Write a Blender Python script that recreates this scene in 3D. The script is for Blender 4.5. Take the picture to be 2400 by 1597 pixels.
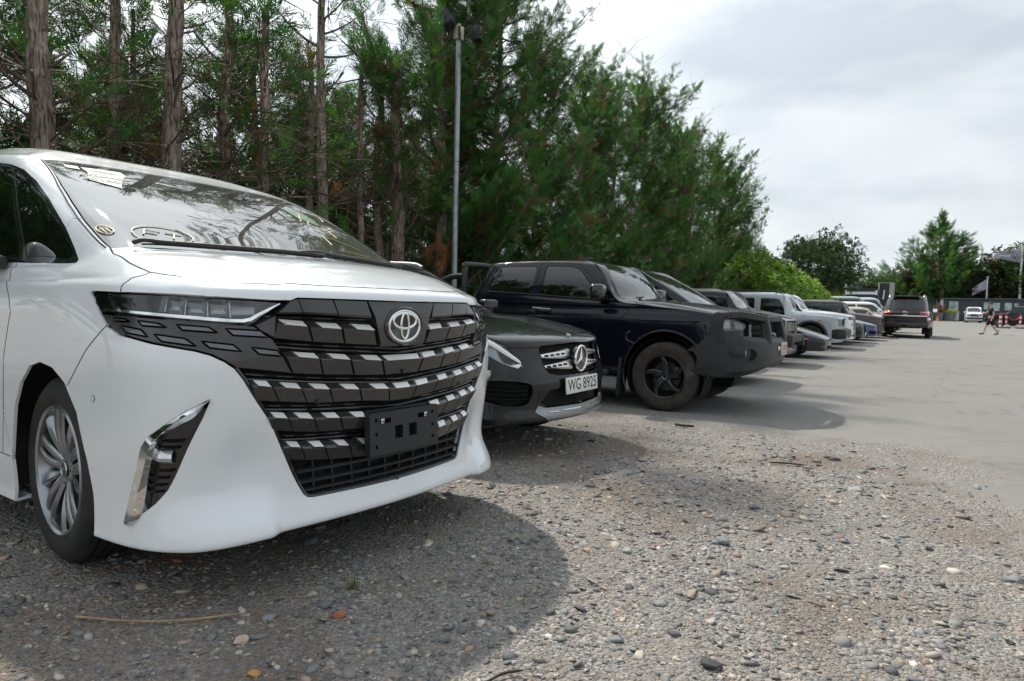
import bpy, bmesh, math, random
import numpy as np
from mathutils import Vector, Matrix, Euler
from mathutils.geometry import delaunay_2d_cdt

for _o in list(bpy.data.objects):
    bpy.data.objects.remove(_o)
SC = bpy.context.scene
COL = SC.collection
R = math.radians

# ---------------------------------------------------------------- camera, sky, sun, exposure
CAM_YAW, CAM_PITCH, CAM_ROLL, CAM_H = 0.6041, 0.0490, 0.0237, 1.0456
cam = bpy.data.cameras.new('camera')
cam.lens, cam.sensor_width, cam.sensor_fit = 24.0, 36.0, 'HORIZONTAL'
cam.clip_start, cam.clip_end = 0.05, 2000.0
cam.dof.use_dof = True
cam.dof.focus_distance = 3.1
cam.dof.aperture_fstop = 7.0
camo = bpy.data.objects.new('camera', cam)
COL.objects.link(camo)
camo.matrix_world = (Matrix.Translation((0, 0, CAM_H)) @ Matrix.Rotation(CAM_YAW, 4, 'Z')
                     @ Matrix.Rotation(math.pi / 2 - CAM_PITCH, 4, 'X') @ Matrix.Rotation(CAM_ROLL, 4, 'Z'))
SC.camera = camo

SUN_DIR = Vector((-0.84, 0.40, 1.14)).normalized()      # from the ground towards the sun
SUN_EL = math.asin(SUN_DIR.z)
world = bpy.data.worlds.new('World')
SC.world = world
world.use_nodes = True
wn, wl = world.node_tree.nodes, world.node_tree.links
wn.clear()
w_out = wn.new('ShaderNodeOutputWorld')
w_bg = wn.new('ShaderNodeBackground')
w_sky = wn.new('ShaderNodeTexSky')
w_sky.sky_type = 'NISHITA'
w_sky.sun_disc = False
w_sky.sun_elevation = SUN_EL
w_sky.sun_rotation = math.atan2(SUN_DIR.x, SUN_DIR.y)
w_sky.dust_density = 2.0
w_geo = wn.new('ShaderNodeTexCoord')
w_map = wn.new('ShaderNodeMapping')
w_map.inputs['Scale'].default_value = (1.3, 1.3, 4.2)
w_map.inputs['Rotation'].default_value = (0.05, 0.1, 0.5)
w_n1 = wn.new('ShaderNodeTexNoise')
w_n1.inputs['Scale'].default_value = 1.7
w_n1.inputs['Detail'].default_value = 7.0
w_n1.inputs['Roughness'].default_value = 0.52
w_n1.inputs['Distortion'].default_value = 0.35
w_cr = wn.new('ShaderNodeValToRGB')                       # cloud brightness
w_cr.color_ramp.elements[0].position = 0.30
w_cr.color_ramp.elements[0].color = (8.5, 9.3, 9.9, 1)
w_cr.color_ramp.elements[1].position = 0.66
w_cr.color_ramp.elements[1].color = (10.6, 11.1, 11.4, 1)
w_n2 = wn.new('ShaderNodeTexNoise')                       # thin places where blue shows through
w_n2.inputs['Scale'].default_value = 2.3
w_n2.inputs['Detail'].default_value = 5.0
w_cv = wn.new('ShaderNodeMapRange')
w_cv.inputs['From Min'].default_value = 0.36
w_cv.inputs['From Max'].default_value = 0.56
w_cv.inputs['To Min'].default_value = 0.62
w_cv.inputs['To Max'].default_value = 0.97
w_mix = wn.new('ShaderNodeMix')
w_mix.data_type = 'RGBA'
wl.new(w_geo.outputs['Generated'], w_map.inputs['Vector'])
wl.new(w_map.outputs['Vector'], w_n1.inputs['Vector'])
wl.new(w_map.outputs['Vector'], w_n2.inputs['Vector'])
wl.new(w_n1.outputs['Fac'], w_cr.inputs['Fac'])
wl.new(w_n2.outputs['Fac'], w_cv.inputs['Value'])
wl.new(w_cv.outputs['Result'], w_mix.inputs['Factor'])
wl.new(w_sky.outputs['Color'], w_mix.inputs['A'])
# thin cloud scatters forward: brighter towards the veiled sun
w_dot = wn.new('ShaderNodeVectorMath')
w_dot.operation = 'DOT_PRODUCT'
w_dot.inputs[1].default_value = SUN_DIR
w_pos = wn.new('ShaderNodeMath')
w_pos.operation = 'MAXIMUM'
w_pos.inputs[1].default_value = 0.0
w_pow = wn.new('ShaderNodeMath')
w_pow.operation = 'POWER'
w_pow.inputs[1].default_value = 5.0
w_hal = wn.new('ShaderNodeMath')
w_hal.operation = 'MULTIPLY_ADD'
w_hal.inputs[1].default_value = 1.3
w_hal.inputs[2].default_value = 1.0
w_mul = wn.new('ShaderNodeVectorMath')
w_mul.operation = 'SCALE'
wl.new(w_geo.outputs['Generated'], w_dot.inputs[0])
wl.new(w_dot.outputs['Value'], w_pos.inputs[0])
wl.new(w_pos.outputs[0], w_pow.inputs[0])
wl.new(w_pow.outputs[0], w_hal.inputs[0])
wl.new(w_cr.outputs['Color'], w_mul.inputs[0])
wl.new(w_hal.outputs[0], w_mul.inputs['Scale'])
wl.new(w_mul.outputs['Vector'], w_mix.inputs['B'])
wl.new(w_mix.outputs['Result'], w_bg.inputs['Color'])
w_bg.inputs['Strength'].default_value = 0.096
wl.new(w_bg.outputs['Background'], w_out.inputs['Surface'])

sun = bpy.data.lights.new('sun', 'SUN')
sun.energy = 5.0
sun.angle = R(1.6)
sun.color = (1.0, 0.93, 0.82)
suno = bpy.data.objects.new('sun', sun)
COL.objects.link(suno)
suno.rotation_euler = SUN_DIR.to_track_quat('Z', 'Y').to_euler()
suno.location = SUN_DIR * 60

SC.view_settings.view_transform = 'Standard'
SC.view_settings.look = 'None'
SC.view_settings.exposure = -0.12
SC.view_settings.gamma = 1.0
SC.view_settings.use_curve_mapping = False
SC.render.engine = 'CYCLES'
SC.cycles.max_bounces = 8
SC.cycles.transparent_max_bounces = 8
SC.cycles.caustics_reflective = False
SC.cycles.caustics_refractive = False
SC.cycles.sample_clamp_indirect = 6.0
try:
    SC.cycles.use_denoising = True
    SC.cycles.denoiser = 'OPENIMAGEDENOISE'
except Exception:
    pass
# ---------------------------------------------------------------- materials
MAT = {}


def mat(name, col, rough=0.5, metal=0.0, coat=0.0, spec=0.5, noise=0.0, nscale=20.0, bump=0.0, bscale=60.0,
        emit=None, trans=0.0, coat_rough=0.03, rnoise=0.0, dirt=None, ndist=0.0, flake=0.0, alpha=1.0):
    """one Principled material with procedural colour variation, fine relief and roughness wear"""
    m = bpy.data.materials.new(name)
    m.use_nodes = True
    nt = m.node_tree
    b = nt.nodes['Principled BSDF']
    b.inputs['Base Color'].default_value = (*col, 1)
    b.inputs['Roughness'].default_value = rough
    b.inputs['Metallic'].default_value = metal
    b.inputs['Coat Weight'].default_value = coat
    b.inputs['Coat Roughness'].default_value = coat_rough
    b.inputs['Specular IOR Level'].default_value = spec
    b.inputs['Transmission Weight'].default_value = trans
    b.inputs['Alpha'].default_value = alpha
    if emit:
        b.inputs['Emission Color'].default_value = (*emit[0], 1)
        b.inputs['Emission Strength'].default_value = emit[1]
    tc = nt.nodes.new('ShaderNodeTexCoord')
    if noise > 0 or dirt:
        n = nt.nodes.new('ShaderNodeTexNoise')
        n.inputs['Scale'].default_value = nscale
        n.inputs['Detail'].default_value = 6
        n.inputs['Distortion'].default_value = ndist
        nt.links.new(tc.outputs['Object'], n.inputs['Vector'])
        r = nt.nodes.new('ShaderNodeMapRange')
        r.inputs['From Min'].default_value = 0.3
        r.inputs['From Max'].default_value = 0.7
        r.inputs['To Min'].default_value = 1 - noise
        r.inputs['To Max'].default_value = 1 + noise
        nt.links.new(n.outputs['Fac'], r.inputs['Value'])
        mx = nt.nodes.new('ShaderNodeMix')
        mx.data_type = 'RGBA'
        mx.blend_type = 'MULTIPLY'
        mx.inputs['Factor'].default_value = 1
        mx.inputs['A'].default_value = (*col, 1)
        nt.links.new(r.outputs['Result'], mx.inputs['B'])
        last = mx.outputs['Result']
        if dirt:
            n2 = nt.nodes.new('ShaderNodeTexNoise')
            n2.inputs['Scale'].default_value = dirt[2]
            n2.inputs['Detail'].default_value = 8
            nt.links.new(tc.outputs['Object'], n2.inputs['Vector'])
            r2 = nt.nodes.new('ShaderNodeMapRange')
            r2.inputs['From Min'].default_value = 0.5
            r2.inputs['From Max'].default_value = 0.72
            r2.inputs['To Max'].default_value = dirt[1]
            nt.links.new(n2.outputs['Fac'], r2.inputs['Value'])
            m2 = nt.nodes.new('ShaderNodeMix')
            m2.data_type = 'RGBA'
            nt.links.new(r2.outputs['Result'], m2.inputs['Factor'])
            nt.links.new(last, m2.inputs['A'])
            m2.inputs['B'].default_value = (*dirt[0], 1)
            last = m2.outputs['Result']
        nt.links.new(last, b.inputs['Base Color'])
    if rnoise > 0:
        n3 = nt.nodes.new('ShaderNodeTexNoise')
        n3.inputs['Scale'].default_value = 7
        n3.inputs['Detail'].default_value = 8
        nt.links.new(tc.outputs['Object'], n3.inputs['Vector'])
        r3 = nt.nodes.new('ShaderNodeMapRange')
        r3.inputs['From Min'].default_value = 0.35
        r3.inputs['From Max'].default_value = 0.7
        r3.inputs['To Min'].default_value = max(rough - rnoise * .4, 0.0)
        r3.inputs['To Max'].default_value = rough + rnoise
        nt.links.new(n3.outputs['Fac'], r3.inputs['Value'])
        nt.links.new(r3.outputs['Result'], b.inputs['Roughness'])
    if bump > 0:
        n4 = nt.nodes.new('ShaderNodeTexNoise')
        n4.inputs['Scale'].default_value = bscale
        n4.inputs['Detail'].default_value = 5
        nt.links.new(tc.outputs['Object'], n4.inputs['Vector'])
        bp = nt.nodes.new('ShaderNodeBump')
        bp.inputs['Strength'].default_value = bump
        bp.inputs['Distance'].default_value = 0.01
        nt.links.new(n4.outputs['Fac'], bp.inputs['Height'])
        nt.links.new(bp.outputs['Normal'], b.inputs['Normal'])
    MAT[name] = m
    return m


def glass_mat(name, tint, rough=0.0, refl=1.0, film=0.0, ior=1.6):
    """car glazing: thin tinted pane, mirror reflection by Fresnel over a tinted see-through layer"""
    m = bpy.data.materials.new(name)
    m.use_nodes = True
    nt = m.node_tree
    nt.nodes.clear()
    o = nt.nodes.new('ShaderNodeOutputMaterial')
    tr = nt.nodes.new('ShaderNodeBsdfTransparent')
    tr.inputs['Color'].default_value = (*tint, 1)
    gl = nt.nodes.new('ShaderNodeBsdfGlossy')
    gl.inputs['Roughness'].default_value = rough
    gl.inputs['Color'].default_value = (refl, refl, refl, 1)
    df = nt.nodes.new('ShaderNodeBsdfDiffuse')            # thin film of dust on the pane
    df.inputs['Color'].default_value = (0.46, 0.46, 0.43, 1)
    fr = nt.nodes.new('ShaderNodeFresnel')
    fr.inputs['IOR'].default_value = ior
    mx = nt.nodes.new('ShaderNodeMixShader')
    md = nt.nodes.new('ShaderNodeMixShader')
    tc = nt.nodes.new('ShaderNodeTexCoord')
    nz = nt.nodes.new('ShaderNodeTexNoise')
    nz.inputs['Scale'].default_value = 3.0
    nz.inputs['Detail'].default_value = 7
    rg = nt.nodes.new('ShaderNodeMapRange')
    rg.inputs['From Min'].default_value = 0.3
    rg.inputs['From Max'].default_value = 0.7
    rg.inputs['To Min'].default_value = film * 0.4
    rg.inputs['To Max'].default_value = film
    nt.links.new(tc.outputs['Object'], nz.inputs['Vector'])
    nt.links.new(nz.outputs['Fac'], rg.inputs['Value'])
    nt.links.new(rg.outputs['Result'], md.inputs['Fac'])
    nt.links.new(tr.outputs[0], md.inputs[1])
    nt.links.new(df.outputs[0], md.inputs[2])
    nt.links.new(fr.outputs[0], mx.inputs['Fac'])
    nt.links.new(md.outputs[0], mx.inputs[1])
    nt.links.new(gl.outputs[0], mx.inputs[2])
    nt.links.new(mx.outputs[0], o.inputs['Surface'])
    MAT[name] = m
    return m


def pearl_mat(name, col, coat=1.0, rough=0.35, metal=0.0):
    """car paint: base layer with flake sparkle under a clear coat, faint dust"""
    m = mat(name, col, rough=rough, metal=metal, coat=coat, coat_rough=0.02, noise=0.03, nscale=3.0,
            dirt=(tuple(c * .8 + .02 for c in col), 0.12, 5.0))
    return m


# ---------------------------------------------------------------- objects
def empty(name, loc=(0, 0, 0), rz=0.0, label=None, cat=None, group=None):
    o = bpy.data.objects.new(name, None)
    o.empty_display_size = 0.2
    COL.objects.link(o)
    o.location = loc
    o.rotation_euler = (0, 0, rz)
    tag(o, label, cat, group)
    return o


def tag(o, label=None, cat=None, group=None, kind=None):
    if label: o['label'] = label
    if cat: o['category'] = cat
    if group: o['group'] = group
    if kind: o['kind'] = kind
    return o


def link(name, me, parent=None, label=None):
    o = bpy.data.objects.new(name, me)
    COL.objects.link(o)
    if parent is not None:
        o.parent = parent
    if label:
        o['label'] = label
    return o


def copy_tree(o, parent=None):
    c = o.copy()
    COL.objects.link(c)
    if parent is not None:
        c.parent = parent
    for ch in o.children:
        copy_tree(ch, c)
    return c


def np_mesh(name, V, F, m=None, N=None, smooth=False, mats=None, mi=None, cols=None):
    """mesh from arrays; F is an (n,3) or (n,4) array, or a list of tuples; N optional vertex normals"""
    me = bpy.data.meshes.new(name)
    V = np.asarray(V, np.float32).reshape(-1, 3)
    if isinstance(F, np.ndarray):
        k = F.shape[1]
        nf = len(F)
        me.vertices.add(len(V))
        me.vertices.foreach_set('co', V.ravel())
        me.loops.add(nf * k)
        me.loops.foreach_set('vertex_index', F.astype(np.int32).ravel())
        me.polygons.add(nf)
        me.polygons.foreach_set('loop_start', np.arange(0, nf * k, k, dtype=np.int32))
        me.polygons.foreach_set('loop_total', np.full(nf, k, np.int32))
        if smooth or N is not None:
            me.polygons.foreach_set('use_smooth', np.ones(nf, bool))
        me.update(calc_edges=True)
    else:
        me.from_pydata(V.tolist(), [], F)
        if smooth or N is not None:
            for p in me.polygons: p.use_smooth = True
        me.update()
    if mats:
        for mm in mats: me.materials.append(mm)
        if mi is not None:
            me.polygons.foreach_set('material_index', np.asarray(mi, np.int32))
    elif m:
        me.materials.append(m)
    if cols is not None:
        a = me.color_attributes.new('tint', 'FLOAT_COLOR', 'POINT')
        c4 = np.ones((len(V), 4), np.float32)
        c4[:, :3] = cols
        a.data.foreach_set('color', c4.ravel())
    me.validate()
    if N is not None and len(me.vertices) == len(V):
        me.normals_split_custom_set_from_vertices(np.asarray(N, float).tolist())
    return me


class MB:
    """collects simple solids into ONE mesh"""
    def __init__(s):
        s.bm = bmesh.new()

    def box(s, c, d, rot=None, bev=0.0, seg=2, taper=None):
        r = bmesh.ops.create_cube(s.bm, size=1.0)
        vs = r['verts']
        for v in vs:
            if taper and v.co.z > 0:
                v.co.x *= taper[0]
                v.co.y *= taper[1]
            v.co = Vector((v.co.x * d[0], v.co.y * d[1], v.co.z * d[2]))
        if bev > 0:
            es = list({e for v in vs for e in v.link_edges})
            rr = bmesh.ops.bevel(s.bm, geom=es, offset=bev, segments=seg, affect='EDGES', profile=0.5)
            vs = list({v for f in rr['faces'] for v in f.verts} | {v for v in vs if v.is_valid})
        M = Matrix.Translation(c)
        if rot is not None:
            M = M @ (rot if isinstance(rot, Matrix) else Euler(rot).to_matrix().to_4x4())
        for v in vs: v.co = M @ v.co
        return vs

    def tube(s, pts, rad, n=8, cap=True, flat=1.0):
        pts = [Vector(p) for p in pts]
        k = len(pts)
        if not hasattr(rad, '__len__'): rad = [rad] * k
        rings = []
        up = Vector((0, 0, 1))
        for i, p in enumerate(pts):
            d = (pts[min(i + 1, k - 1)] - pts[max(i - 1, 0)])
            if d.length < 1e-9: d = Vector((0, 0, 1))
            d.normalize()
            a = d.cross(up)
            if a.length < 0.05: a = d.cross(Vector((1, 0, 0)))
            a.normalize()
            b = d.cross(a).normalized()
            rings.append([s.bm.verts.new(p + (a * math.cos(2 * math.pi * j / n) + b * math.sin(2 * math.pi * j / n) * flat) * rad[i])
                          for j in range(n)])
        for i in range(k - 1):
            for j in range(n):
                s.bm.faces.new((rings[i][j], rings[i][(j + 1) % n], rings[i + 1][(j + 1) % n], rings[i + 1][j]))
        if cap:
            s.bm.faces.new(rings[0][::-1])
            s.bm.faces.new(rings[-1])

    def cyl(s, c0, c1, r0, r1=None, n=24):
        s.tube([c0, c1], [r0, r0 if r1 is None else r1], n)

    def prism(s, poly, axis, a, b, bev=0.0):
        """poly: 2-D outline; axis 0/1/2 = extrusion axis; a, b = extent"""
        def P(u, v, w):
            return (w, u, v) if axis == 0 else ((u, w, v) if axis == 1 else (u, v, w))
        A = [s.bm.verts.new(P(u, v, a)) for u, v in poly]
        B = [s.bm.verts.new(P(u, v, b)) for u, v in poly]
        n = len(poly)
        fs = [s.bm.faces.new(A), s.bm.faces.new(B[::-1])]
        for i in range(n):
            fs.append(s.bm.faces.new((A[i], B[i], B[(i + 1) % n], A[(i + 1) % n])))
        if bev > 0:
            es = list({e for f in fs[:2] for e in f.edges})
            bmesh.ops.bevel(s.bm, geom=es, offset=bev, segments=2, affect='EDGES', profile=0.5)
        return A + B

    def lathe(s, prof, axis=1, n=48, c=(0, 0, 0), closed=False):
        """prof: list of (radius, position along axis)"""
        rings = []
        for r, h in prof:
            ring = []
            for j in range(n):
                t = 2 * math.pi * j / n
                u, v = r * math.cos(t), r * math.sin(t)
                p = (h, u, v) if axis == 0 else ((u, h, v) if axis == 1 else (u, v, h))
                ring.append(s.bm.verts.new((p[0] + c[0], p[1] + c[1], p[2] + c[2])))
            rings.append(ring)
        m = len(rings)
        for i in range(m if closed else m - 1):
            A, B = rings[i], rings[(i + 1) % m]
            for j in range(n):
                s.bm.faces.new((A[j], A[(j + 1) % n], B[(j + 1) % n], B[j]))

    def mesh(s, name, m=None, smooth=35.0, mats=None):
        bmesh.ops.recalc_face_normals(s.bm, faces=s.bm.faces)
        me = bpy.data.meshes.new(name)
        s.bm.to_mesh(me)
        s.bm.free()
        for mm in (mats or ([m] if m else [])): me.materials.append(mm)
        if smooth:
            for p in me.polygons: p.use_smooth = True
            me.set_sharp_from_angle(angle=R(smooth))
        return me

    def obj(s, name, m=None, parent=None, smooth=35.0, label=None):
        return link(name, s.mesh(name, m, smooth), parent, label)


def polyline(pts, n=None, step=None, closed=True):
    """resample a 2-D/3-D polyline by straight segments"""
    P = np.asarray(pts, float)
    if closed: P = np.vstack([P, P[:1]])
    out = []
    for a, b in zip(P[:-1], P[1:]):
        L = np.linalg.norm(b - a)
        k = max(1, int(math.ceil(L / step)))
        out += [a + (b - a) * i / k for i in range(k)]
    if not closed: out.append(P[-1])
    return np.array(out)


def spline(pts, k=8, closed=False):
    """Catmull-Rom through points"""
    P = np.asarray(pts, float)
    n = len(P)
    out = []
    rng = range(n if closed else n - 1)
    for i in rng:
        p1, p2 = P[i], P[(i + 1) % n]
        p0 = P[(i - 1) % n] if closed or i > 0 else 2 * p1 - p2
        p3 = P[(i + 2) % n] if closed or i + 2 < n else 2 * p2 - p1
        for j in range(k):
            t = j / k
            out.append(0.5 * (2 * p1 + (p2 - p0) * t + (2 * p0 - 5 * p1 + 4 * p2 - p3) * t * t + (3 * p1 - p0 - 3 * p2 + p3) * t ** 3))
    if not closed: out.append(P[-1])
    return np.array(out)


def rounded(poly, r, k=5):
    """2-D outline with its corners rounded by radius r (scalar or per corner)"""
    P = np.asarray(poly, float)
    n = len(P)
    out = []
    for i in range(n):
        p, a, b = P[i], P[i - 1], P[(i + 1) % n]
        rr = r[i] if hasattr(r, '__len__') else r
        da, db = a - p, b - p
        la, lb = np.linalg.norm(da), np.linalg.norm(db)
        t = min(rr, la * .45, lb * .45)
        if t < 1e-5:
            out.append(p)
            continue
        q0, q1 = p + da / la * t, p + db / lb * t
        for j in range(k + 1):
            s = j / k
            out.append((1 - s) ** 2 * q0 + 2 * s * (1 - s) * p + s * s * q1)
    return np.array(out)


def inside(poly, Q):
    """points Q (n,2) in polygon"""
    P = np.asarray(poly, float)
    x, y = Q[:, 0], Q[:, 1]
    c = np.zeros(len(Q), bool)
    j = len(P) - 1
    for i in range(len(P)):
        yi, yj, xi, xj = P[i, 1], P[j, 1], P[i, 0], P[j, 0]
        if yi != yj:
            m = (yi > y) != (yj > y)
            c ^= m & (x < (xj - xi) * (y - yi) / (yj - yi) + xi)
        j = i
    return c


# ---------------------------------------------------------------- smooth car shells
class Shell:
    """cubic B-spline skin over a cage of rows (bottom to roof) and columns (front centre, along the side, to rear centre),
    half a body; the other half is its mirror image"""
    def __init__(s, cage, fit=2, disp=None):
        s.cage = np.asarray(cage, float)
        s.R, s.C = s.cage.shape[:2]
        s.disp = disp
        s.ctrl = s.cage.copy()
        s._pad()
        uu, vv = np.meshgrid(np.arange(s.C), np.arange(s.R))
        for _ in range(fit):
            s.ctrl = s.ctrl + 0.8 * (s.cage - s._ev(uu.ravel(), vv.ravel()).reshape(s.cage.shape))
            s.ctrl[:, 0, 1] = 0
            s._pad()
        # dense sample for inversion
        k = 6
        s.du, s.dv = np.meshgrid(np.linspace(0, s.C - 1, (s.C - 1) * k + 1), np.linspace(0, s.R - 1, (s.R - 1) * k + 1))
        s.du, s.dv = s.du.ravel(), s.dv.ravel()
        s.dP = s.ev(s.du, s.dv)

    def _pad(s):
        c = s.ctrl
        flip = np.array([1, -1, 1])
        left = c[:, 1:2] * flip
        right = c[:, -2:-1] * flip if abs(c[:, -1, 1]).max() < 1e-3 else 2 * c[:, -1:] - c[:, -2:-1]
        c = np.concatenate([left, c, right], 1)
        s.pad = np.concatenate([2 * c[:1] - c[1:2], c, 2 * c[-1:] - c[-2:-1]], 0)

    def _ev(s, u, v):
        u = np.clip(np.asarray(u, float), 0, s.C - 1 - 1e-9)
        v = np.clip(np.asarray(v, float), 0, s.R - 1 - 1e-9)
        iu, iv = u.astype(int), v.astype(int)
        fu, fv = u - iu, v - iv

        def w(t):
            return np.stack([(1 - t) ** 3, 3 * t ** 3 - 6 * t ** 2 + 4, -3 * t ** 3 + 3 * t ** 2 + 3 * t + 1, t ** 3], 0) / 6
        wu, wv = w(fu), w(fv)
        P = np.zeros((len(u), 3))
        for a in range(4):
            for b in range(4):
                P += (wv[a] * wu[b])[:, None] * s.pad[iv + a, iu + b]
        return P

    def ev(s, u, v):
        P = s._ev(u, v)
        return s.disp(P) if s.disp else P

    def nrm(s, u, v):
        e = 0.02
        u = np.asarray(u, float)
        v = np.asarray(v, float)
        a = s.ev(np.minimum(u + e, s.C - 1), v) - s.ev(np.maximum(u - e, 0), v)
        b = s.ev(u, np.minimum(v + e, s.R - 1)) - s.ev(u, np.maximum(v - e, 0))
        # at the symmetry plane the tangent is purely lateral
        n = np.cross(a, b)
        z = np.abs(u) < 1e-6
        n[z, 1] = 0
        return n / np.maximum(np.linalg.norm(n, axis=1, keepdims=True), 1e-9)

    def uv(s, pts, w=(1, 1, 1), box=None):
        """parameters of the skin points nearest to pts, distance weighted by axis; box = (u0,u1,v0,v1)"""
        pts = np.asarray(pts, float).reshape(-1, 3)
        w = np.asarray(w, float)
        ok = np.ones(len(s.du), bool)
        if box: ok = (s.du >= box[0]) & (s.du <= box[1]) & (s.dv >= box[2]) & (s.dv <= box[3])
        DP, DU, DV = s.dP[ok], s.du[ok], s.dv[ok]
        out = []
        for p in pts:
            i = np.argmin((((DP - p) * w) ** 2).sum(1))
            u, v = DU[i], DV[i]
            for _ in range(6):
                e = 1e-3
                P0 = s.ev([u], [v])[0]
                ue, ve = (e if u + e < s.C - 1 else -e), (e if v + e < s.R - 1 else -e)
                Ju = (s.ev([u + ue], [v])[0] - P0) / ue * w
                Jv = (s.ev([u], [v + ve])[0] - P0) / ve * w
                r = (p - P0) * w
                A = np.array([[Ju @ Ju + 1e-8, Ju @ Jv], [Ju @ Jv, Jv @ Jv + 1e-8]])
                du, dv = np.clip(np.linalg.solve(A, [Ju @ r, Jv @ r]), -.3, .3)
                u = min(max(u + du, 0), s.C - 1)
                v = min(max(v + dv, 0), s.R - 1)
                if box:
                    u = min(max(u, box[0]), box[1])
                    v = min(max(v, box[2]), box[3])
            out.append((u, v))
        return np.array(out)


class Panels:
    """the skin cut along outlines (in parameter space) into panels"""
    def __init__(s, shell, us, vs, outlines, step=0.12):
        s.sh = shell
        pts, edges = [], []
        segs = []
        s.poly = {}
        for name, pl in outlines.items():
            P = np.clip(np.asarray(pl, float), [0, 0], [shell.C - 1, shell.R - 1])
            P = polyline(P, step=step)
            s.poly[name] = P
            b = len(pts)
            pts += [tuple(p) for p in P]
            n = len(P)
            edges += [(b + i, b + (i + 1) % n) for i in range(n)]
            segs += [(P[i], P[(i + 1) % n]) for i in range(n)]
        U, V = np.meshgrid(us, vs)
        G = np.stack([U.ravel(), V.ravel()], 1)
        if segs:
            A = np.array([a for a, b in segs])
            B = np.array([b for a, b in segs])
            cu = np.interp(G[:, 0], (us[:-1] + us[1:]) / 2, np.diff(us))
            cv = np.interp(G[:, 1], (vs[:-1] + vs[1:]) / 2, np.diff(vs))
            keep = np.ones(len(G), bool)
            for i0 in range(0, len(G), 2000):
                g = G[i0:i0 + 2000]
                sc = np.stack([1 / cu[i0:i0 + 2000], 1 / cv[i0:i0 + 2000]], 1)[:, None, :]
                a = (A[None] - g[:, None]) * sc
                d = (B - A)[None] * sc
                t = np.clip(-(a * d).sum(2) / np.maximum((d * d).sum(2), 1e-12), 0, 1)
                q = a + d * t[..., None]
                keep[i0:i0 + 2000] = np.sqrt((q * q).sum(2)).min(1) > 0.33
            edge = (G[:, 0] <= us[0]) | (G[:, 0] >= us[-1]) | (G[:, 1] <= vs[0]) | (G[:, 1] >= vs[-1])
            G = G[keep | edge]
        allp = [Vector(p) for p in pts] + [Vector(p) for p in G]
        r = delaunay_2d_cdt(allp, edges, [], 0, 1e-6)
        s.UV = np.array([tuple(p) for p in r[0]])
        T = np.array([f for f in r[2] if len(f) == 3])
        cen = s.UV[T].mean(1)
        ok = (cen[:, 0] > us[0]) & (cen[:, 0] < us[-1]) & (cen[:, 1] > vs[0]) & (cen[:, 1] < vs[-1])
        s.T, cen = T[ok], cen[ok]
        s.lab = np.zeros(len(s.T), int)
        s.names = ['body'] + list(outlines)
        for i, name in enumerate(outlines):
            s.lab[inside(s.poly[name], cen)] = i + 1
        s.P = shell.ev(s.UV[:, 0], s.UV[:, 1])
        s.N = shell.nrm(s.UV[:, 0], s.UV[:, 1])

    def part(s, names, m, parent, obname, off=0.0, rim=0.012, gap=0.002, both=False, side=-1, label=None, mirror_label=None):
        """mesh objects for the labelled panels. both=True joins the two halves into one object, else side = -1 / +1 / 0 (two objects)"""
        if isinstance(names, str): names = [names]
        ids = [s.names.index(n) for n in names]
        T = s.T[np.isin(s.lab, ids)]
        if not len(T): return None
        used, inv = np.unique(T.ravel(), return_inverse=True)
        T = inv.reshape(-1, 3)
        P, N, UV = s.P[used].copy(), s.N[used], s.UV[used]
        # boundary
        E = np.concatenate([T[:, [0, 1]], T[:, [1, 2]], T[:, [2, 0]]])
        third = np.concatenate([T[:, 2], T[:, 0], T[:, 1]])
        key = np.sort(E, 1)
        _, idx, cnt = np.unique(key, axis=0, return_index=True, return_counts=True)
        bi = idx[cnt == 1]
        BE, BT = E[bi], third[bi]
        cl = (UV[BE[:, 0], 0] < 1e-6) & (UV[BE[:, 1], 0] < 1e-6) if both else np.zeros(len(BE), bool)
        BE, BT = BE[~cl], BT[~cl]
        d = P[BE[:, 1]] - P[BE[:, 0]]
        d /= np.maximum(np.linalg.norm(d, axis=1, keepdims=True), 1e-9)
        q = P[BT] - P[BE[:, 0]]
        inw = q - (q * d).sum(1, keepdims=True) * d
        inw /= np.maximum(np.linalg.norm(inw, axis=1, keepdims=True), 1e-9)
        acc = np.zeros_like(P)
        for k in (0, 1): np.add.at(acc, BE[:, k], inw)
        ln = np.linalg.norm(acc, axis=1)
        isb = ln > 1e-6
        acc[isb] /= ln[isb, None]
        if both: acc[UV[:, 0] < 1e-6, 1] = 0
        P += acc * gap + N * off
        bv = np.where(isb)[0]
        mp = -np.ones(len(P), int)
        n0 = len(P)
        mp[bv] = np.arange(len(bv))
        Vt = np.concatenate([P, P[bv], P[bv] - N[bv] * rim + acc[bv] * 0.001])
        Nr = -acc[bv] + N[bv] * 0.15
        Nr /= np.maximum(np.linalg.norm(Nr, axis=1, keepdims=True), 1e-9)
        Nt = np.concatenate([N, Nr, Nr])
        a, b = mp[BE[:, 0]], mp[BE[:, 1]]
        nb = len(bv)
        # orientation: T winding gives d from a to b with interior on a known side
        F = np.concatenate([T, np.stack([n0 + b, n0 + a, n0 + nb + a], 1), np.stack([n0 + b, n0 + nb + a, n0 + nb + b], 1)]) if rim > 0 else T
        if rim <= 0: Vt, Nt = P, N
        # make winding agree with normals
        f0 = F[:len(T)]
        if (np.cross(Vt[f0[:, 1]] - Vt[f0[:, 0]], Vt[f0[:, 2]] - Vt[f0[:, 0]]) * Nt[f0[:, 0]]).sum() < 0: F = F[:, ::-1]
        flip = np.array([1, -1, 1])
        outs = []
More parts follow.
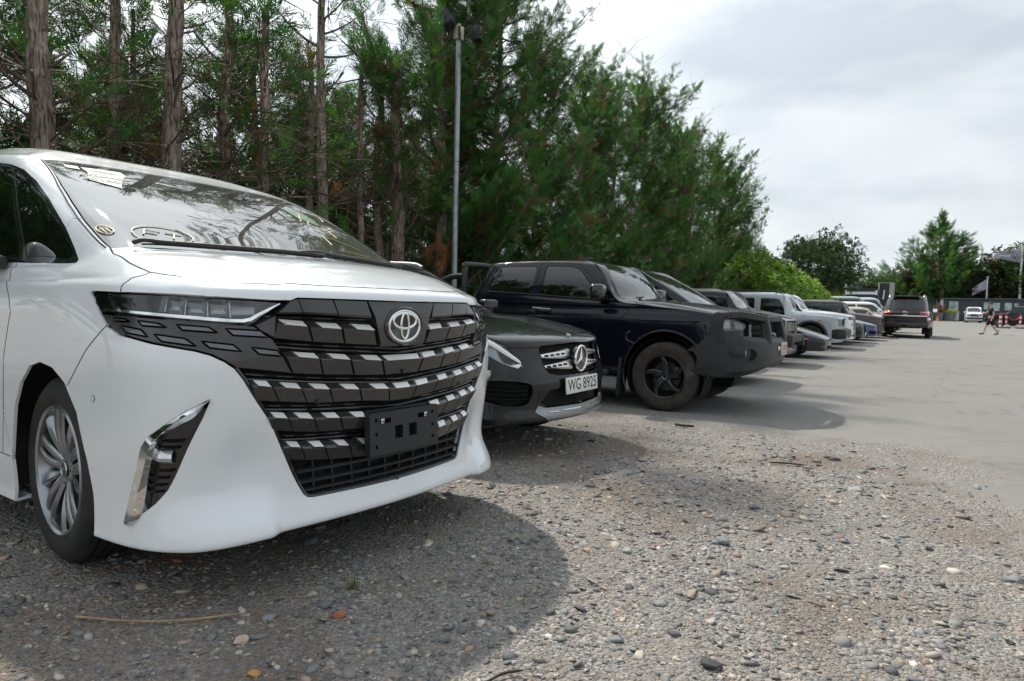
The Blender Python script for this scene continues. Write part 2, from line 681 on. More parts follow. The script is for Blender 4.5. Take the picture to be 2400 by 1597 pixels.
        if both:
            n = len(Vt)
            V2, N2, F2 = np.concatenate([Vt * flip, Vt]), np.concatenate([Nt * flip, Nt]), np.concatenate([F[:, ::-1], F + n])
            me = np_mesh(obname, V2, F2, m, N2)
            outs.append(link(obname, me, parent, label))
        else:
            for sd in ((-1, 1) if side == 0 else (side,)):
                # sd = -1: the car's right side (y < 0); the cage itself has y > 0
                me = np_mesh(obname, Vt * flip if sd < 0 else Vt, F[:, ::-1] if sd < 0 else F, m, Nt * flip if sd < 0 else Nt)
                outs.append(link(obname, me, parent, label))
        return outs
# ---------------------------------------------------------------- the white people carrier: skin
def van_cage():
    # plan outline of the flanks (x, y) per column, front centre -> along the side -> rear centre
    base = [(.9465, 0), (.940, .20), (.917, .40), (.889, .55), (.848, .70), (.782, .81), (.678, .890), (.50, .920), (.26, .925), (0, .925),
            (-.35, .925), (-.8, .925), (-1.5, .925), (-2.5, .925), (-3.5, .915), (-3.9, .86), (-4.03, .6), (-4.05, 0)]
    top = [(.37, 0, 1.240), (.36, .2, 1.240), (.335, .4, 1.238), (.305, .55, 1.236), (.275, .68, 1.233), (.235, .765, 1.231), (.17, .812, 1.228),
           (.075, .838, 1.216), (-.04, .856, 1.198), (-.22, .866, 1.188), (-.42, .868, 1.186), (-.8, .868, 1.190), (-1.5, .868, 1.20),
           (-2.5, .868, 1.20), (-3.5, .86, 1.20), (-3.86, .81, 1.20), (-3.97, .58, 1.20), (-3.99, 0, 1.20)]
    hdr = [(-.985, 0, 1.768), (-.98, .2, 1.766), (-.95, .4, 1.757), (-.905, .52, 1.744), (-.86, .61, 1.728), (-.82, .665, 1.712), (-.785, .70, 1.695),
           (-.80, .722, 1.692), (-.85, .738, 1.692), (-.95, .75, 1.70), (-1.08, .757, 1.71), (-1.3, .76, 1.725), (-1.8, .76, 1.745),
           (-2.7, .76, 1.75), (-3.4, .75, 1.74), (-3.65, .72, 1.73), (-3.74, .52, 1.73), (-3.76, 0, 1.73)]
    ctr = [(-1.75, 0), (-1.75, .12), (-1.75, .22), (-1.75, .28), (-1.75, .32), (-1.75, .36), (-1.76, .38), (-1.78, .40), (-1.8, .40), (-1.85, .40), (-1.9, .40),
           (-2.0, .40), (-2.2, .40), (-2.6, .40), (-2.9, .38), (-3.0, .3), (-3.05, .2), (-3.1, 0)]
    n = len(base)
    B = np.array(base)
    T = np.zeros_like(B)
    for i in range(n):
        a, b = B[max(i - 1, 0)], B[min(i + 1, n - 1)]
        t = (b - a) / np.linalg.norm(b - a)
        T[i] = (t[1], -t[0])                      # outward normal in plan
    T[0] = (1, 0)
    T[-1] = (-1, 0)
    rows = []
    zb = [.226, .226, .224, .220, .214, .208, .204, .196, .19, .19, .19, .19, .19, .2, .22, .25, .28, .28]
    front = [1, 1, 1, 1, 1, 1, .85, .4, .1, 0, 0, 0, 0, 0, 0, 0, 0, 0]

    cw = [0, 0, .05, .2, .6, 1, .9, .45, .15] + [0] * 9

    def row(z, ins):
        r = []
        for i in range(n):
            zz = z(i) if callable(z) else z
            k = ins(i) if callable(ins) else ins
            p = B[i] - T[i] * k
            r.append((p[0], p[1], zz))
        rows.append(r)
    row(lambda i: zb[i] + .006, .075)
    row(lambda i: zb[i], .012)
    row(lambda i: zb[i] + .030, lambda i: .0 + (1 - front[i]) * .012)
    row(lambda i: .33, lambda i: front[i] * .020 + (1 - front[i]) * .012)
    row(.44, lambda i: front[i] * .022 + (1 - front[i]) * .005)
    row(.58, lambda i: front[i] * .008)
    row(.72, 0)
    row(.87, 0)
    row(.99, lambda i: cw[i] * .038)
    row(lambda i: 1.055, lambda i: cw[i] * .072 + (1 - front[i]) * .004)
    row(lambda i: 1.088 if front[i] > .3 else 1.095, lambda i: cw[i] * .075 + front[i] * .014 + (1 - front[i]) * .012)
    row(lambda i: 1.112 + (.012 if 4 < i < 8 else 0), lambda i: cw[i] * .07 + front[i] * .075 + (1 - front[i]) * .026)
    # bonnet / shoulder
    e = np.array(rows[-1])
    t = np.array(top)
    for s, bl in ((.34, .019), (.7, .015)):
        r = e + (t - e) * s
        for i in range(n):
            if i < 7:
                r[i, 2] += bl * (1 - .5 * (i > 4))
            elif i in (7, 8):
                r[i, 1] += .012
                r[i, 2] -= .015
            else:
                r[i, 1] += .006
        rows.append(r.tolist())
    rows.append(top)
    h = np.array(hdr)
    for s, bz in ((.27, .021), (.54, .030), (.79, .022)):
        r = t + (h - t) * s
        r[:7, 2] += bz
        r[7:9, 2] += bz * .5
        r[7:14, 1] += .035 * 4 * s * (1 - s) * .45
        rows.append(r.tolist())
    rows.append(hdr)
    c = np.array(ctr)
    cz = np.column_stack([c, np.full(n, 1.89)])
    sd = np.array([0, 0, .1, .3, .6, .9, 1] + [1] * 11)
    r1 = h + (cz - h) * .14
    r1[:, 2] = h[:, 2] + (1.89 - h[:, 2]) * (.28 - .10 * sd)
    rows.append(r1.tolist())
    r2 = h + (cz - h) * .45
    r2[:, 2] = h[:, 2] + (1.89 - h[:, 2]) * (.66 - .08 * sd)
    rows.append(r2.tolist())
    cz[:, 2] = 1.885
    rows.append(cz.tolist())
    r3 = cz.copy()
    r3[:, 1] = 0
    r3[:, 2] = 1.893
    rows.append(r3.tolist())
    return rows


def van_disp(P):
    """sculpted relief of the nose: flared lower corners, hollow beside the grille"""
    Q = P.copy()
    y, z, x = np.abs(P[:, 1]), P[:, 2], P[:, 0]

    def ss(a, b, t):
        t = np.clip((t - a) / (b - a), 0, 1)
        return t * t * (3 - 2 * t)
    fr = ss(.45, .62, x)
    # winglets: outboard of the grille the lip steps forward
    w = ss(.53, .60, y) * (1 - ss(.80, .93, y)) * ss(.40, .25, z)
    Q[:, 0] += fr * .034 * w
    # hollow between grille edge and fog lamp
    Q[:, 0] -= fr * .030 * np.exp(-((y - .64) / .10) ** 2 - ((z - .46) / .15) ** 2)
    # bonnet: raised centre field with a soft crease either side
    b = ss(1.08, 1.12, z) * (1 - ss(1.215, 1.235, z)) * ss(.2, .4, x)
    Q[:, 2] += b * .010 * (1 - ss(.46, .54, y))
    return Q
# parameters (u along the side, v upwards) of the edges that divide the van's skin
VT = {
    'glassL': [(4.77, 17.451), (5.724, 16.037), (5.913, 15.38), (5.929, 14.882), (5.771, 14.456), (5.625, 13.995)],
    'glasstop': [(4.77, 17.451), (1.746, 17.243), (0.53, 17.363), (-1.947, 16.95)],
    'hoodgap': [(5.655, 13.969), (5.985, 13.505), (6.385, 12.368), (6.565, 11.409), (5.799, 10.916), (3.4, 10.806), (3.36, 10.858), (2.967, 10.81), (2.752, 10.806), (1.82, 10.697), (0.537, 10.695)],
    'recess_top': [(7.874, 9.106), (7.838, 9.24), (5.828, 9.142), (4.156, 8.978), (3.196, 8.834), (2.718, 8.854), (2.553, 9.077), (1.877, 9.07), (0.91, 9.043), (-0.16, 8.994)],
    'recess_low': [(7.874, 9.106), (7.701, 8.444), (7.543, 7.973), (7.328, 7.594), (6.978, 7.375), (6.077, 7.204), (4.976, 7.046), (4.578, 6.946), (4.246, 6.794), (4.025, 6.642), (3.831, 6.391), (3.508, 5.841), (3.176, 5.175), (2.883, 4.525), (2.999, 4.808), (2.398, 3.378), (2.269, 3.07), (2.138, 2.969), (1.535, 2.943), (0.183, 2.894), (-0.345, 2.874)],
    'lens': [(7.856, 9.15), (7.822, 9.206), (5.825, 9.105), (3.197, 8.797), (2.954, 8.728), (3.208, 8.25), (3.453, 7.921), (3.598, 7.792), (3.74, 7.762), (4.45, 7.826), (5.335, 7.903), (6.509, 7.963), (7.208, 8.015), (7.543, 8.035), (7.718, 8.473)],
    'chrome_top': [(7.509, 8.204), (6.815, 8.135), (5.965, 8.065), (5.042, 7.996), (4.18, 7.917), (3.831, 7.908), (3.663, 7.957), (3.326, 8.296), (2.98, 8.671)],
    'chrome_bot': [(7.505, 8.166), (6.806, 8.084), (5.951, 8.002), (5.035, 7.921), (4.181, 7.851), (3.785, 7.843), (3.618, 7.9), (3.256, 8.273), (2.98, 8.651)],
    'ins0': [(7.218, 7.877), (6.907, 7.859), (6.75, 7.763), (7.14, 7.757)],
    'ins1': [(6.593, 7.823), (6.014, 7.763), (5.76, 7.642), (6.42, 7.664)],
    'ins2': [(5.518, 7.744), (4.643, 7.679), (4.396, 7.512), (5.334, 7.575)],
    'ins3': [(4.224, 7.636), (3.44, 7.575), (3.253, 7.374), (4.039, 7.439)],
    'ins4': [(7.002, 7.648), (6.426, 7.555), (6.203, 7.362), (6.811, 7.444)],
    'ins5': [(6.078, 7.452), (5.239, 7.36), (4.927, 7.162), (5.834, 7.266)],
    'ins6': [(4.824, 7.296), (4.044, 7.201), (3.854, 7.026), (4.606, 7.124)],
    'ins7': [(3.64, 7.127), (3.059, 7.032), (2.943, 6.882), (3.477, 6.951)],
    'ypanel_grooves': [(7.547, 8.014), (6.451, 7.679), (5.395, 7.499), (4.449, 7.424), (3.729, 7.337), (3.232, 7.215), (3.107, 7.241)],
    'tile0a': [(2.538, 8.99), (1.735, 8.916), (1.628, 8.069), (2.425, 8.149)],
    'tile0b': [(1.712, 8.918), (0.989, 8.871), (0.866, 7.962), (1.604, 8.046)],
    'tile1a': [(3.074, 8.136), (2.399, 7.873), (2.191, 7.222), (3.157, 7.344)],
    'tile1b': [(2.34, 7.861), (1.61, 7.784), (1.463, 7.154), (2.159, 7.215)],
    'tile1c': [(1.567, 7.784), (0.863, 7.732), (0.706, 7.076), (1.432, 7.143)],
    'tile2a': [(2.952, 7.01), (2.1, 6.945), (1.943, 6.389), (2.657, 6.456)],
    'tile2b': [(2.074, 6.938), (1.407, 6.868), (1.257, 6.331), (1.91, 6.382)],
    'tile2c': [(1.375, 6.861), (0.662, 6.804), (0.512, 6.273), (1.22, 6.322)],
    'tile3a': [(3.691, 6.372), (3.284, 6.32), (3.014, 5.801), (3.519, 5.868)],
    'tile3b': [(3.264, 6.317), (2.556, 6.232), (2.317, 5.728), (2.994, 5.799)],
    'tile3c': [(2.537, 6.228), (1.863, 6.164), (1.693, 5.66), (2.298, 5.718)],
    'tile3d': [(1.833, 6.162), (1.199, 6.097), (1.046, 5.62), (1.683, 5.668)],
    'tile3e': [(1.172, 6.094), (0.463, 6.033), (0.338, 5.522), (1.028, 5.617)],
    'tile4a': [(3.299, 5.565), (2.863, 5.505), (2.627, 4.99), (3.117, 5.079)],
    'tile4b': [(2.844, 5.509), (2.217, 5.432), (1.989, 4.908), (2.613, 4.989)],
    'tile4c': [(2.19, 5.432), (1.605, 5.38), (1.434, 4.855), (1.976, 4.907)],
    'tile4d': [(1.576, 5.375), (0.949, 5.307), (0.782, 4.797), (1.423, 4.871)],
    'tile5a': [(2.885, 4.765), (2.486, 4.702), (2.264, 4.191), (2.74, 4.277)],
    'tile5b': [(2.464, 4.702), (1.916, 4.636), (1.718, 4.098), (2.245, 4.187)],
    'tile5c': [(1.884, 4.633), (1.361, 4.566), (1.177, 4.034), (1.701, 4.094)],
    'tile5d': [(1.326, 4.565), (0.83, 4.521), (0.64, 3.966), (1.165, 4.03)],
    'dash1a': [(3.014, 7.954), (2.405, 7.873), (2.354, 7.688), (2.915, 7.749)],
    'dash1b': [(2.075, 7.827), (1.614, 7.788), (1.561, 7.603), (1.986, 7.651)],
    'dash1c': [(1.297, 7.775), (0.858, 7.732), (0.807, 7.544), (1.21, 7.587)],
    'dash2a': [(2.648, 6.985), (2.119, 6.934), (2.069, 6.801), (2.548, 6.855)],
    'dash2b': [(1.803, 6.916), (1.414, 6.868), (1.365, 6.731), (1.735, 6.785)],
    'dash2c': [(1.063, 6.835), (0.668, 6.804), (0.61, 6.663), (0.998, 6.708)],
    'dash3a': [(3.587, 6.354), (3.291, 6.318), (3.232, 6.191), (3.499, 6.233)],
    'dash3b': [(2.988, 6.27), (2.556, 6.224), (2.507, 6.098), (2.88, 6.148)],
    'dash3c': [(2.241, 6.198), (1.863, 6.156), (1.814, 6.029), (2.15, 6.072)],
    'dash3d': [(1.531, 6.132), (1.204, 6.094), (1.159, 5.961), (1.457, 6.002)],
    'dash3e': [(0.844, 6.064), (0.463, 6.033), (0.414, 5.892), (0.759, 5.931)],
    'dash4a': [(3.177, 5.548), (2.871, 5.506), (2.819, 5.385), (3.096, 5.426)],
    'dash4b': [(2.599, 5.486), (2.225, 5.439), (2.174, 5.303), (2.51, 5.357)],
    'dash4c': [(1.919, 5.405), (1.61, 5.374), (1.563, 5.242), (1.844, 5.283)],
    'dash4d': [(1.29, 5.341), (0.988, 5.304), (0.942, 5.172), (1.21, 5.207)],
    'dash5a': [(2.769, 4.744), (2.494, 4.706), (2.446, 4.591), (2.683, 4.63)],
    'dash5b': [(2.198, 4.674), (1.922, 4.646), (1.872, 4.517), (2.097, 4.549)],
    'dash5c': [(1.617, 4.606), (1.368, 4.573), (1.311, 4.44), (1.537, 4.483)],
    'dash5d': [(1.043, 4.545), (0.857, 4.523), (0.82, 4.389), (0.969, 4.415)],
    'center2': [(0.62, 6.795), (0.012, 6.735), (0.379, 6.261), (-0.013, 6.196)],
    'center3': [(0.427, 6.023), (-0.003, 5.99), (0.322, 5.52), (-0.042, 5.501)],
    'emblem': [(0.964, 8.79), (0.839, 7.939), (0.594, 7.071), (0.049, 7.681), (0.514, 7.688), (0.061, 8.466), (0.032, 7.094)],
    'plate': [(0.838, 5.233), (-1.034, 5.249), (-1.152, 3.952), (0.734, 4.143)],
    'blade_out': [(4.585, 5.963), (5.183, 5.687), (5.731, 5.344), (6.124, 5.068), (6.313, 4.855), (6.42, 4.608), (6.709, 3.586), (6.881, 2.588), (6.865, 2.507), (6.803, 2.498), (6.631, 2.628), (6.494, 2.789), (6.419, 2.937)],
    'blade_in': [(6.419, 2.937), (6.339, 3.532), (6.233, 3.996), (6.094, 4.511), (5.965, 4.885), (5.813, 5.069), (5.377, 5.357), (4.971, 5.562), (4.703, 5.699), (4.585, 5.963)],
    'blade_ridge': [(6.523, 2.772), (6.41, 3.652), (6.262, 4.223), (6.073, 4.773), (5.914, 5.017), (5.456, 5.423), (4.916, 5.729), (4.593, 5.95)],
    'pocket': [(4.703, 5.699), (4.769, 5.544), (5.175, 4.793), (5.515, 4.126), (5.732, 3.728), (6.064, 3.306), (6.419, 2.937)],
    'foglamp': [(6.005, 4.544), (5.796, 4.686), (5.601, 4.56), (5.817, 4.382), (5.493, 4.561)],
    'slat': [(5.873, 4.786), (5.397, 4.822), (6.029, 4.218), (5.624, 4.265), (6.1, 4.026), (5.778, 4.069), (6.139, 3.823), (5.874, 3.863), (6.189, 3.623), (5.967, 3.665), (5.667, 4.949), (5.253, 4.977)],
    'win': [(9.234, 17.59), (8.512, 17.462), (7.538, 17.056), (7.04, 16.464), (6.947, 15.67), (7.043, 14.77), (7.352, 13.985), (7.441, 13.674), (7.594, 13.505), (8.957, 13.819), (10.627, 14.024)],
    'wing': [(9.322, 17.345), (8.452, 17.242), (7.777, 16.909), (7.332, 16.448), (7.134, 15.698), (7.272, 14.799), (7.522, 14.066), (7.752, 13.899), (8.821, 14.139), (9.741, 14.216), (10.583, 14.285)],
    'slit': [(8.504, 17.304), (8.334, 17.227), (9.779, 14.238), (9.92, 14.244)],
    'fend': [(6.565, 11.409), (7.122, 10.814), (7.177, 10.188), (7.134, 9.38)],
    'bump': [(7.359, 7.608), (7.571, 7.272), (7.879, 6.886), (8.435, 6.023)],
    'door': [(10.132, 13.942), (10.208, 12.122), (10.237, 10.237), (10.074, 8.503), (10.037, 7.847), (10.234, 6.411), (10.255, 4.817), (10.34, 3.465), (10.418, 3.421)],
    'rock': [(10.418, 3.421), (10.281, 3.416), (10.093, 3.331), (10.041, 2.556), (9.994, 2.149)],
    'arch': [(7.728, 1.798), (7.791, 3.096), (7.911, 4.104), (8.182, 5.327), (8.565, 6.038), (8.938, 6.361), (9.285, 6.45), (9.561, 6.303), (9.797, 5.816), (9.947, 5.107), (10.11, 3.349)],
    'sensor': [(7.656, 5.78)],
    'stick1': [(3.494, 17.072), (1.61, 17.109), (2.246, 16.398), (2.932, 15.879), (3.321, 16.072), (3.818, 16.229), (3.088, 16.67)],
    'ft': [(4.18, 14.561), (3.75, 14.692), (3.201, 14.733), (2.683, 14.634), (2.497, 14.44), (2.618, 14.337), (3.111, 14.272), (3.668, 14.323), (4.19, 14.472), (3.536, 14.645), (3.782, 14.489), (3.147, 14.593), (3.321, 14.526), (3.032, 14.571), (2.632, 14.527), (2.768, 14.542), (2.993, 14.393)],
    'circ': [(5.529, 14.673), (4.978, 14.693), (4.709, 14.562), (5.062, 14.482), (5.691, 14.515)],
    'stickR': [(-2.217, 16.316), (-3.199, 16.247), (-3.046, 15.78), (-2.665, 15.477), (-2.099, 15.656)],
    'writing': [(-1.626, 14.533), (-2.843, 14.392), (-1.877, 15.015), (-2.944, 14.662), (-1.877, 15.015), (-1.668, 14.692), (-1.975, 15.24), (-3.232, 15.071), (-2.721, 15.289), (-2.533, 15.008), (-1.963, 15.16), (-2.491, 15.682), (-3.452, 15.531), (-2.801, 16.105), (-3.993, 16.357), (-3.622, 15.833), (-2.78, 15.684)],
    'wiper': [(4.007, 13.962), (3.335, 14.167), (1.38, 14.008), (1.536, 14.051), (0.617, 13.983), (-0.873, 13.897), (-0.902, 12.549), (-3.813, 14.193)],
    'botline': [(3.095, 1.591), (2.59, 2.393), (2.376, 3.113)],
    'star': [(1.58, 5.543), (-1.612, 5.493), (-0.036, 6.337)],
}
# ---------------------------------------------------------------- shared materials
pearl_mat('white_paint', (0.765, 0.80, 0.825), rough=0.28)
pearl_mat('black_paint', (0.006, 0.007, 0.010), rough=0.25)
pearl_mat('navy_paint', (0.004, 0.0055, 0.012), rough=0.25)
pearl_mat('grey_paint', (0.042, 0.033, 0.034), rough=0.3, metal=0.2)
pearl_mat('slate_paint', (0.014, 0.016, 0.020), rough=0.3)
pearl_mat('silver_paint', (0.42, 0.46, 0.50), rough=0.32, metal=0.35)
pearl_mat('blue_paint', (0.012, 0.035, 0.16), rough=0.3)
pearl_mat('sky_paint', (0.16, 0.34, 0.55), rough=0.3)
pearl_mat('cream_paint', (0.55, 0.44, 0.34), rough=0.3)
pearl_mat('green_paint', (0.22, 0.33, 0.27), rough=0.3)
pearl_mat('brown_paint', (0.10, 0.075, 0.075), rough=0.3)
for _n in ('black_paint', 'navy_paint', 'slate_paint', 'grey_paint', 'brown_paint'):
    MAT[_n].node_tree.nodes['Principled BSDF'].inputs['Specular IOR Level'].default_value = 0.1
    MAT[_n].node_tree.nodes['Principled BSDF'].inputs['Coat Weight'].default_value = 0.75
mat('gloss_black', (0.012, 0.012, 0.013), rough=0.10, coat=0.5, noise=0.1, nscale=40)
mat('smoke_chrome', (0.026, 0.025, 0.025), rough=0.22, metal=0.0, spec=0.5, coat=0.6, rnoise=0.08)
mat('matt_black', (0.012, 0.012, 0.012), rough=0.6, bump=0.05, bscale=300, dirt=((0.10, 0.09, 0.075), 0.25, 6))
mat('plastic_grey', (0.020, 0.021, 0.024), rough=0.5, bump=0.12, bscale=420, dirt=((0.09, 0.08, 0.07), 0.16, 5))
mat('bracket_plastic', (0.016, 0.017, 0.018), rough=0.5, bump=0.25, bscale=260)
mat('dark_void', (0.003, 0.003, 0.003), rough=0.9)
mat('chrome', (0.82, 0.83, 0.84), rough=0.05, metal=1.0)
mat('satin_chrome', (0.74, 0.74, 0.73), rough=0.28, metal=1.0)
mat('bright_trim', (0.86, 0.86, 0.85), rough=0.36, metal=0.35)
mat('alloy', (0.30, 0.32, 0.34), rough=0.24, metal=0.9, coat=0.3)
mat('alloy_dark', (0.07, 0.075, 0.08), rough=0.35, metal=0.8)
mat('black_alloy', (0.010, 0.011, 0.013), rough=0.32, coat=0.4, noise=0.2)
mat('rubber', (0.014, 0.0135, 0.013), rough=0.78, noise=0.25, nscale=12, bump=0.06, bscale=200, dirt=((0.06, 0.05, 0.04), 0.35, 7))
mat('rubber_dusty', (0.035, 0.030, 0.025), rough=0.85, noise=0.3, nscale=9, bump=0.08, bscale=200, dirt=((0.13, 0.105, 0.08), 0.6, 5))
mat('lamp_insert', (0.065, 0.075, 0.09), rough=0.16, coat=1.0, spec=0.8)
mat('lamp_clear', (0.75, 0.77, 0.78), rough=0.12, metal=0.6)
mat('reflector', (0.82, 0.84, 0.86), rough=0.22, metal=0.45)
mat('lamp_white', (0.86, 0.89, 0.91), rough=0.3, coat=0.5)
mat('red_lens', (0.42, 0.008, 0.012), rough=0.12, coat=1.0)
mat('amber_lens', (0.75, 0.20, 0.015), rough=0.2, coat=1.0)
mat('seat_dark', (0.02, 0.02, 0.021), rough=0.7)
mat('seat_tan', (0.20, 0.18, 0.15), rough=0.7)
mat('plate_white', (0.72, 0.72, 0.68), rough=0.4)
mat('plate_black', (0.012, 0.012, 0.014), rough=0.4)
mat('plate_red', (0.35, 0.03, 0.03), rough=0.4)
mat('sticker_green', (0.13, 0.22, 0.17), rough=0.3)
mat('marker_yellow', (0.52, 0.45, 0.15), rough=0.6)
mat('marker_pale', (0.50, 0.47, 0.33), rough=0.6)
mat('ink_dark', (0.03, 0.06, 0.05), rough=0.6)
glass_mat('screen_glass', (0.30, 0.38, 0.35), film=0.20, ior=2.8, rough=0.012)
glass_mat('dark_glass', (0.05, 0.065, 0.062), film=0.01, ior=1.8)
glass_mat('green_glass', (0.16, 0.24, 0.21), film=0.03)
glass_mat('lamp_glass', (0.84, 0.87, 0.88), film=0.02, ior=1.6)
glass_mat('clear_glass', (0.50, 0.56, 0.54), film=0.10, ior=2.2)


def text_mesh(body, size, m, name='lettering', depth=0.0004, align='CENTER', bold=0.0):
    cu = bpy.data.curves.new(name, 'FONT')
    cu.body = body
    cu.size = size
    cu.align_x = align
    cu.align_y = 'CENTER'
    cu.extrude = depth
    cu.offset = bold
    cu.resolution_u = 3
    o = bpy.data.objects.new(name, cu)
    COL.objects.link(o)
    dg = bpy.context.evaluated_depsgraph_get()
    me = bpy.data.meshes.new_from_object(o.evaluated_get(dg))
    bpy.data.objects.remove(o)
    bpy.data.curves.remove(cu)
    me.name = name
    me.materials.clear()
    me.materials.append(m)
    return me


# ---------------------------------------------------------------- wheels
def tyre_mesh(Ro, Rr, w, m, blocks=0, name='tyre'):
    """tyre lathed about y; outer side at y = -w/2; tread grooves as geometry"""
    h = w / 2
    sh = min(.02, (Ro - Rr) * .3)
    side = [(Rr - .012, -h + .022), (Rr + .002, -h + .012), (Rr + .012, -h + .006), ((Rr + Ro) / 2 - .01, -h - .002), ((Rr + Ro) / 2 + .012, -h),
            (Ro - .028, -h + .008), (Ro - .012, -h + .02)]
    tread = []
    ng = 4
    ys = np.linspace(-h + .032, h - .032, ng * 2 + 1)
    gw = .006
    tread.append((Ro - .003, -h + .030))
    for k in range(ng):
        yc = -h + .03 + (2 * h - .06) * (k + .7) / (ng + .4)
        tread += [(Ro, yc - gw), (Ro - .008, yc - gw + .001), (Ro - .008, yc + gw - .001), (Ro, yc + gw)]
    tread.append((Ro - .003, h - .030))
    prof = side + tread + [(r, -y) for r, y in side[::-1]]
    b = MB()
    b.lathe(prof, axis=1, n=72)
    if blocks:
        for i in range(blocks):                          # shoulder lugs of an all-terrain tyre
            t = 2 * math.pi * i / blocks
            for s in (-1, 1):
                M = Matrix.Rotation(-t, 4, 'Y') @ Matrix.Translation((Ro - .0135, s * (h - .018), 0))
                b.box((0, 0, 0), (.022, .036, Ro * 2 * math.pi / blocks * .62), rot=M)
    return b.mesh(name, m, smooth=40)


def blade_spoke(b, a0, r0, r1, w0, w1, y0, y1, th, twist=0.0, lean=0.0):
    """one spoke: box swept from hub to rim in the wheel plane (x,z), y = outward depth"""
    k = 6
    rings = []
    for i in range(k):
        t = i / (k - 1)
        r = r0 + (r1 - r0) * t
        a = a0 + twist * t * t
        w = w0 + (w1 - w0) * t
        y = y0 + (y1 - y0) * t - .010 * math.sin(math.pi * t)
        ca, sa = math.cos(a), math.sin(a)
        ring = []
        for dx, dy in ((-w, lean), (-w * .55, -.006), (w * .55, -.006 - lean), (w, 0), (w * .8, th), (-w * .8, th)):
            ring.append(b.bm.verts.new((ca * r - sa * dx, y + dy, sa * r + ca * dx)))
        rings.append(ring)
    for i in range(k - 1):
        for j in range(6):
            b.bm.faces.new((rings[i][j], rings[i][(j + 1) % 6], rings[i + 1][(j + 1) % 6], rings[i + 1][j]))
    b.bm.faces.new(rings[0])
    b.bm.faces.new(rings[-1][::-1])


WHEELS = {}


def make_wheel(parent, name, loc, Ro, Rr, w, style, mt, mr, rz=0.0, flip=False, mtyre_blocks=0, emblem=None):
    """wheel > tyre, rim (> centre_cap, brake_disc); built with its outer face to -y, flip turns it to +y"""
    key = (Ro, Rr, w, style, mt.name, mr.name, mtyre_blocks)
    if key in WHEELS:
        c = copy_tree(WHEELS[key], parent)
        c.location, c.rotation_euler = loc, (0, 0, rz + (math.pi if flip else 0))
        return c
    wh = empty(name, loc, rz + (math.pi if flip else 0))
    wh.parent = parent
    WHEELS[key] = wh
    link('tyre', tyre_mesh(Ro, Rr, w, mt, mtyre_blocks), wh)
    h = w / 2
    b = MB()
    b.lathe([(Rr + .004, -h + .012), (Rr - .004, -h + .004), (Rr - .016, -h + .010), (Rr - .022, -h + .03), (Rr - .035, -h + .09), (Rr - .04, h - .02), (Rr + .0, h - .012)], axis=1, n=64)
    if style == 'twin':
        for i in range(5):
            a = 2 * math.pi * i / 5 + .35
            for d, tw in ((-.21, .10), (.21, -.10)):
                blade_spoke(b, a + d, .045, Rr - .012, .016, .026, -h + .045, -h + .022, .03, twist=tw)
            blade_spoke(b, a + .628, .05, Rr - .012, .010, .030, -h + .055, -h + .028, .02, twist=.0, lean=.006)
    elif style == 'five':
        for i in range(5):
            a = 2 * math.pi * i / 5 + 1.45
            blade_spoke(b, a, .05, Rr - .012, .036, .017, -h + .045, -h + .030, .03, twist=.34)
            blade_spoke(b, a + .16, .05, Rr - .012, .012, .009, -h + .055, -h + .034, .02, twist=.30)
    elif style == 'six':
        for i in range(6):
            blade_spoke(b, 2 * math.pi * i / 6 + .2, .05, Rr - .012, .028, .032, -h + .045, -h + .030, .03)
    else:
        for i in range(10):
            blade_spoke(b, 2 * math.pi * i / 10, .05, Rr - .012, .012, .016, -h + .045, -h + .028, .02)
    b.lathe([(.0, -h + .040), (.040, -h + .038), (.066, -h + .046), (.075, -h + .07), (.0, -h + .08)], axis=1, n=28)
    for i in range(5):
        t = 2 * math.pi * i / 5 + .7
        b.cyl((.056 * math.cos(t), -h + .034, .056 * math.sin(t)), (.056 * math.cos(t), -h + .06, .056 * math.sin(t)), .0085, n=8)
    rim = b.obj('rim', mr, wh)
    b = MB()
    b.lathe([(0, -h + .030), (.026, -h + .031), (.031, -h + .036), (.033, -h + .05)], axis=1, n=28)
    b.obj('centre_cap', MAT['gloss_black'], rim)
    b = MB()
    b.tube([(.029 * math.cos(t), -h + .031, .029 * math.sin(t)) for t in np.linspace(0, 2 * math.pi, 25)], .0022, n=5)
    b.obj('cap_ring', MAT['satin_chrome'], rim)
    b = MB()
    b.lathe([(0, -h + .105), (Rr * .66, -h + .105), (Rr * .66, -h + .125), (0, -h + .125)], axis=1, n=40)
    b.box((Rr * .45, -h + .10, .05), (.07, .05, .12), bev=.01)
    b.obj('brake_disc', MAT['alloy_dark'], rim)
    b = MB()
    b.lathe([(0, -h + .14), (Rr - .03, -h + .14), (Rr - .03, -h + .15), (0, -h + .15)], axis=1, n=40)
    b.obj('inner_barrel', MAT['dark_void'], rim)
    return wh
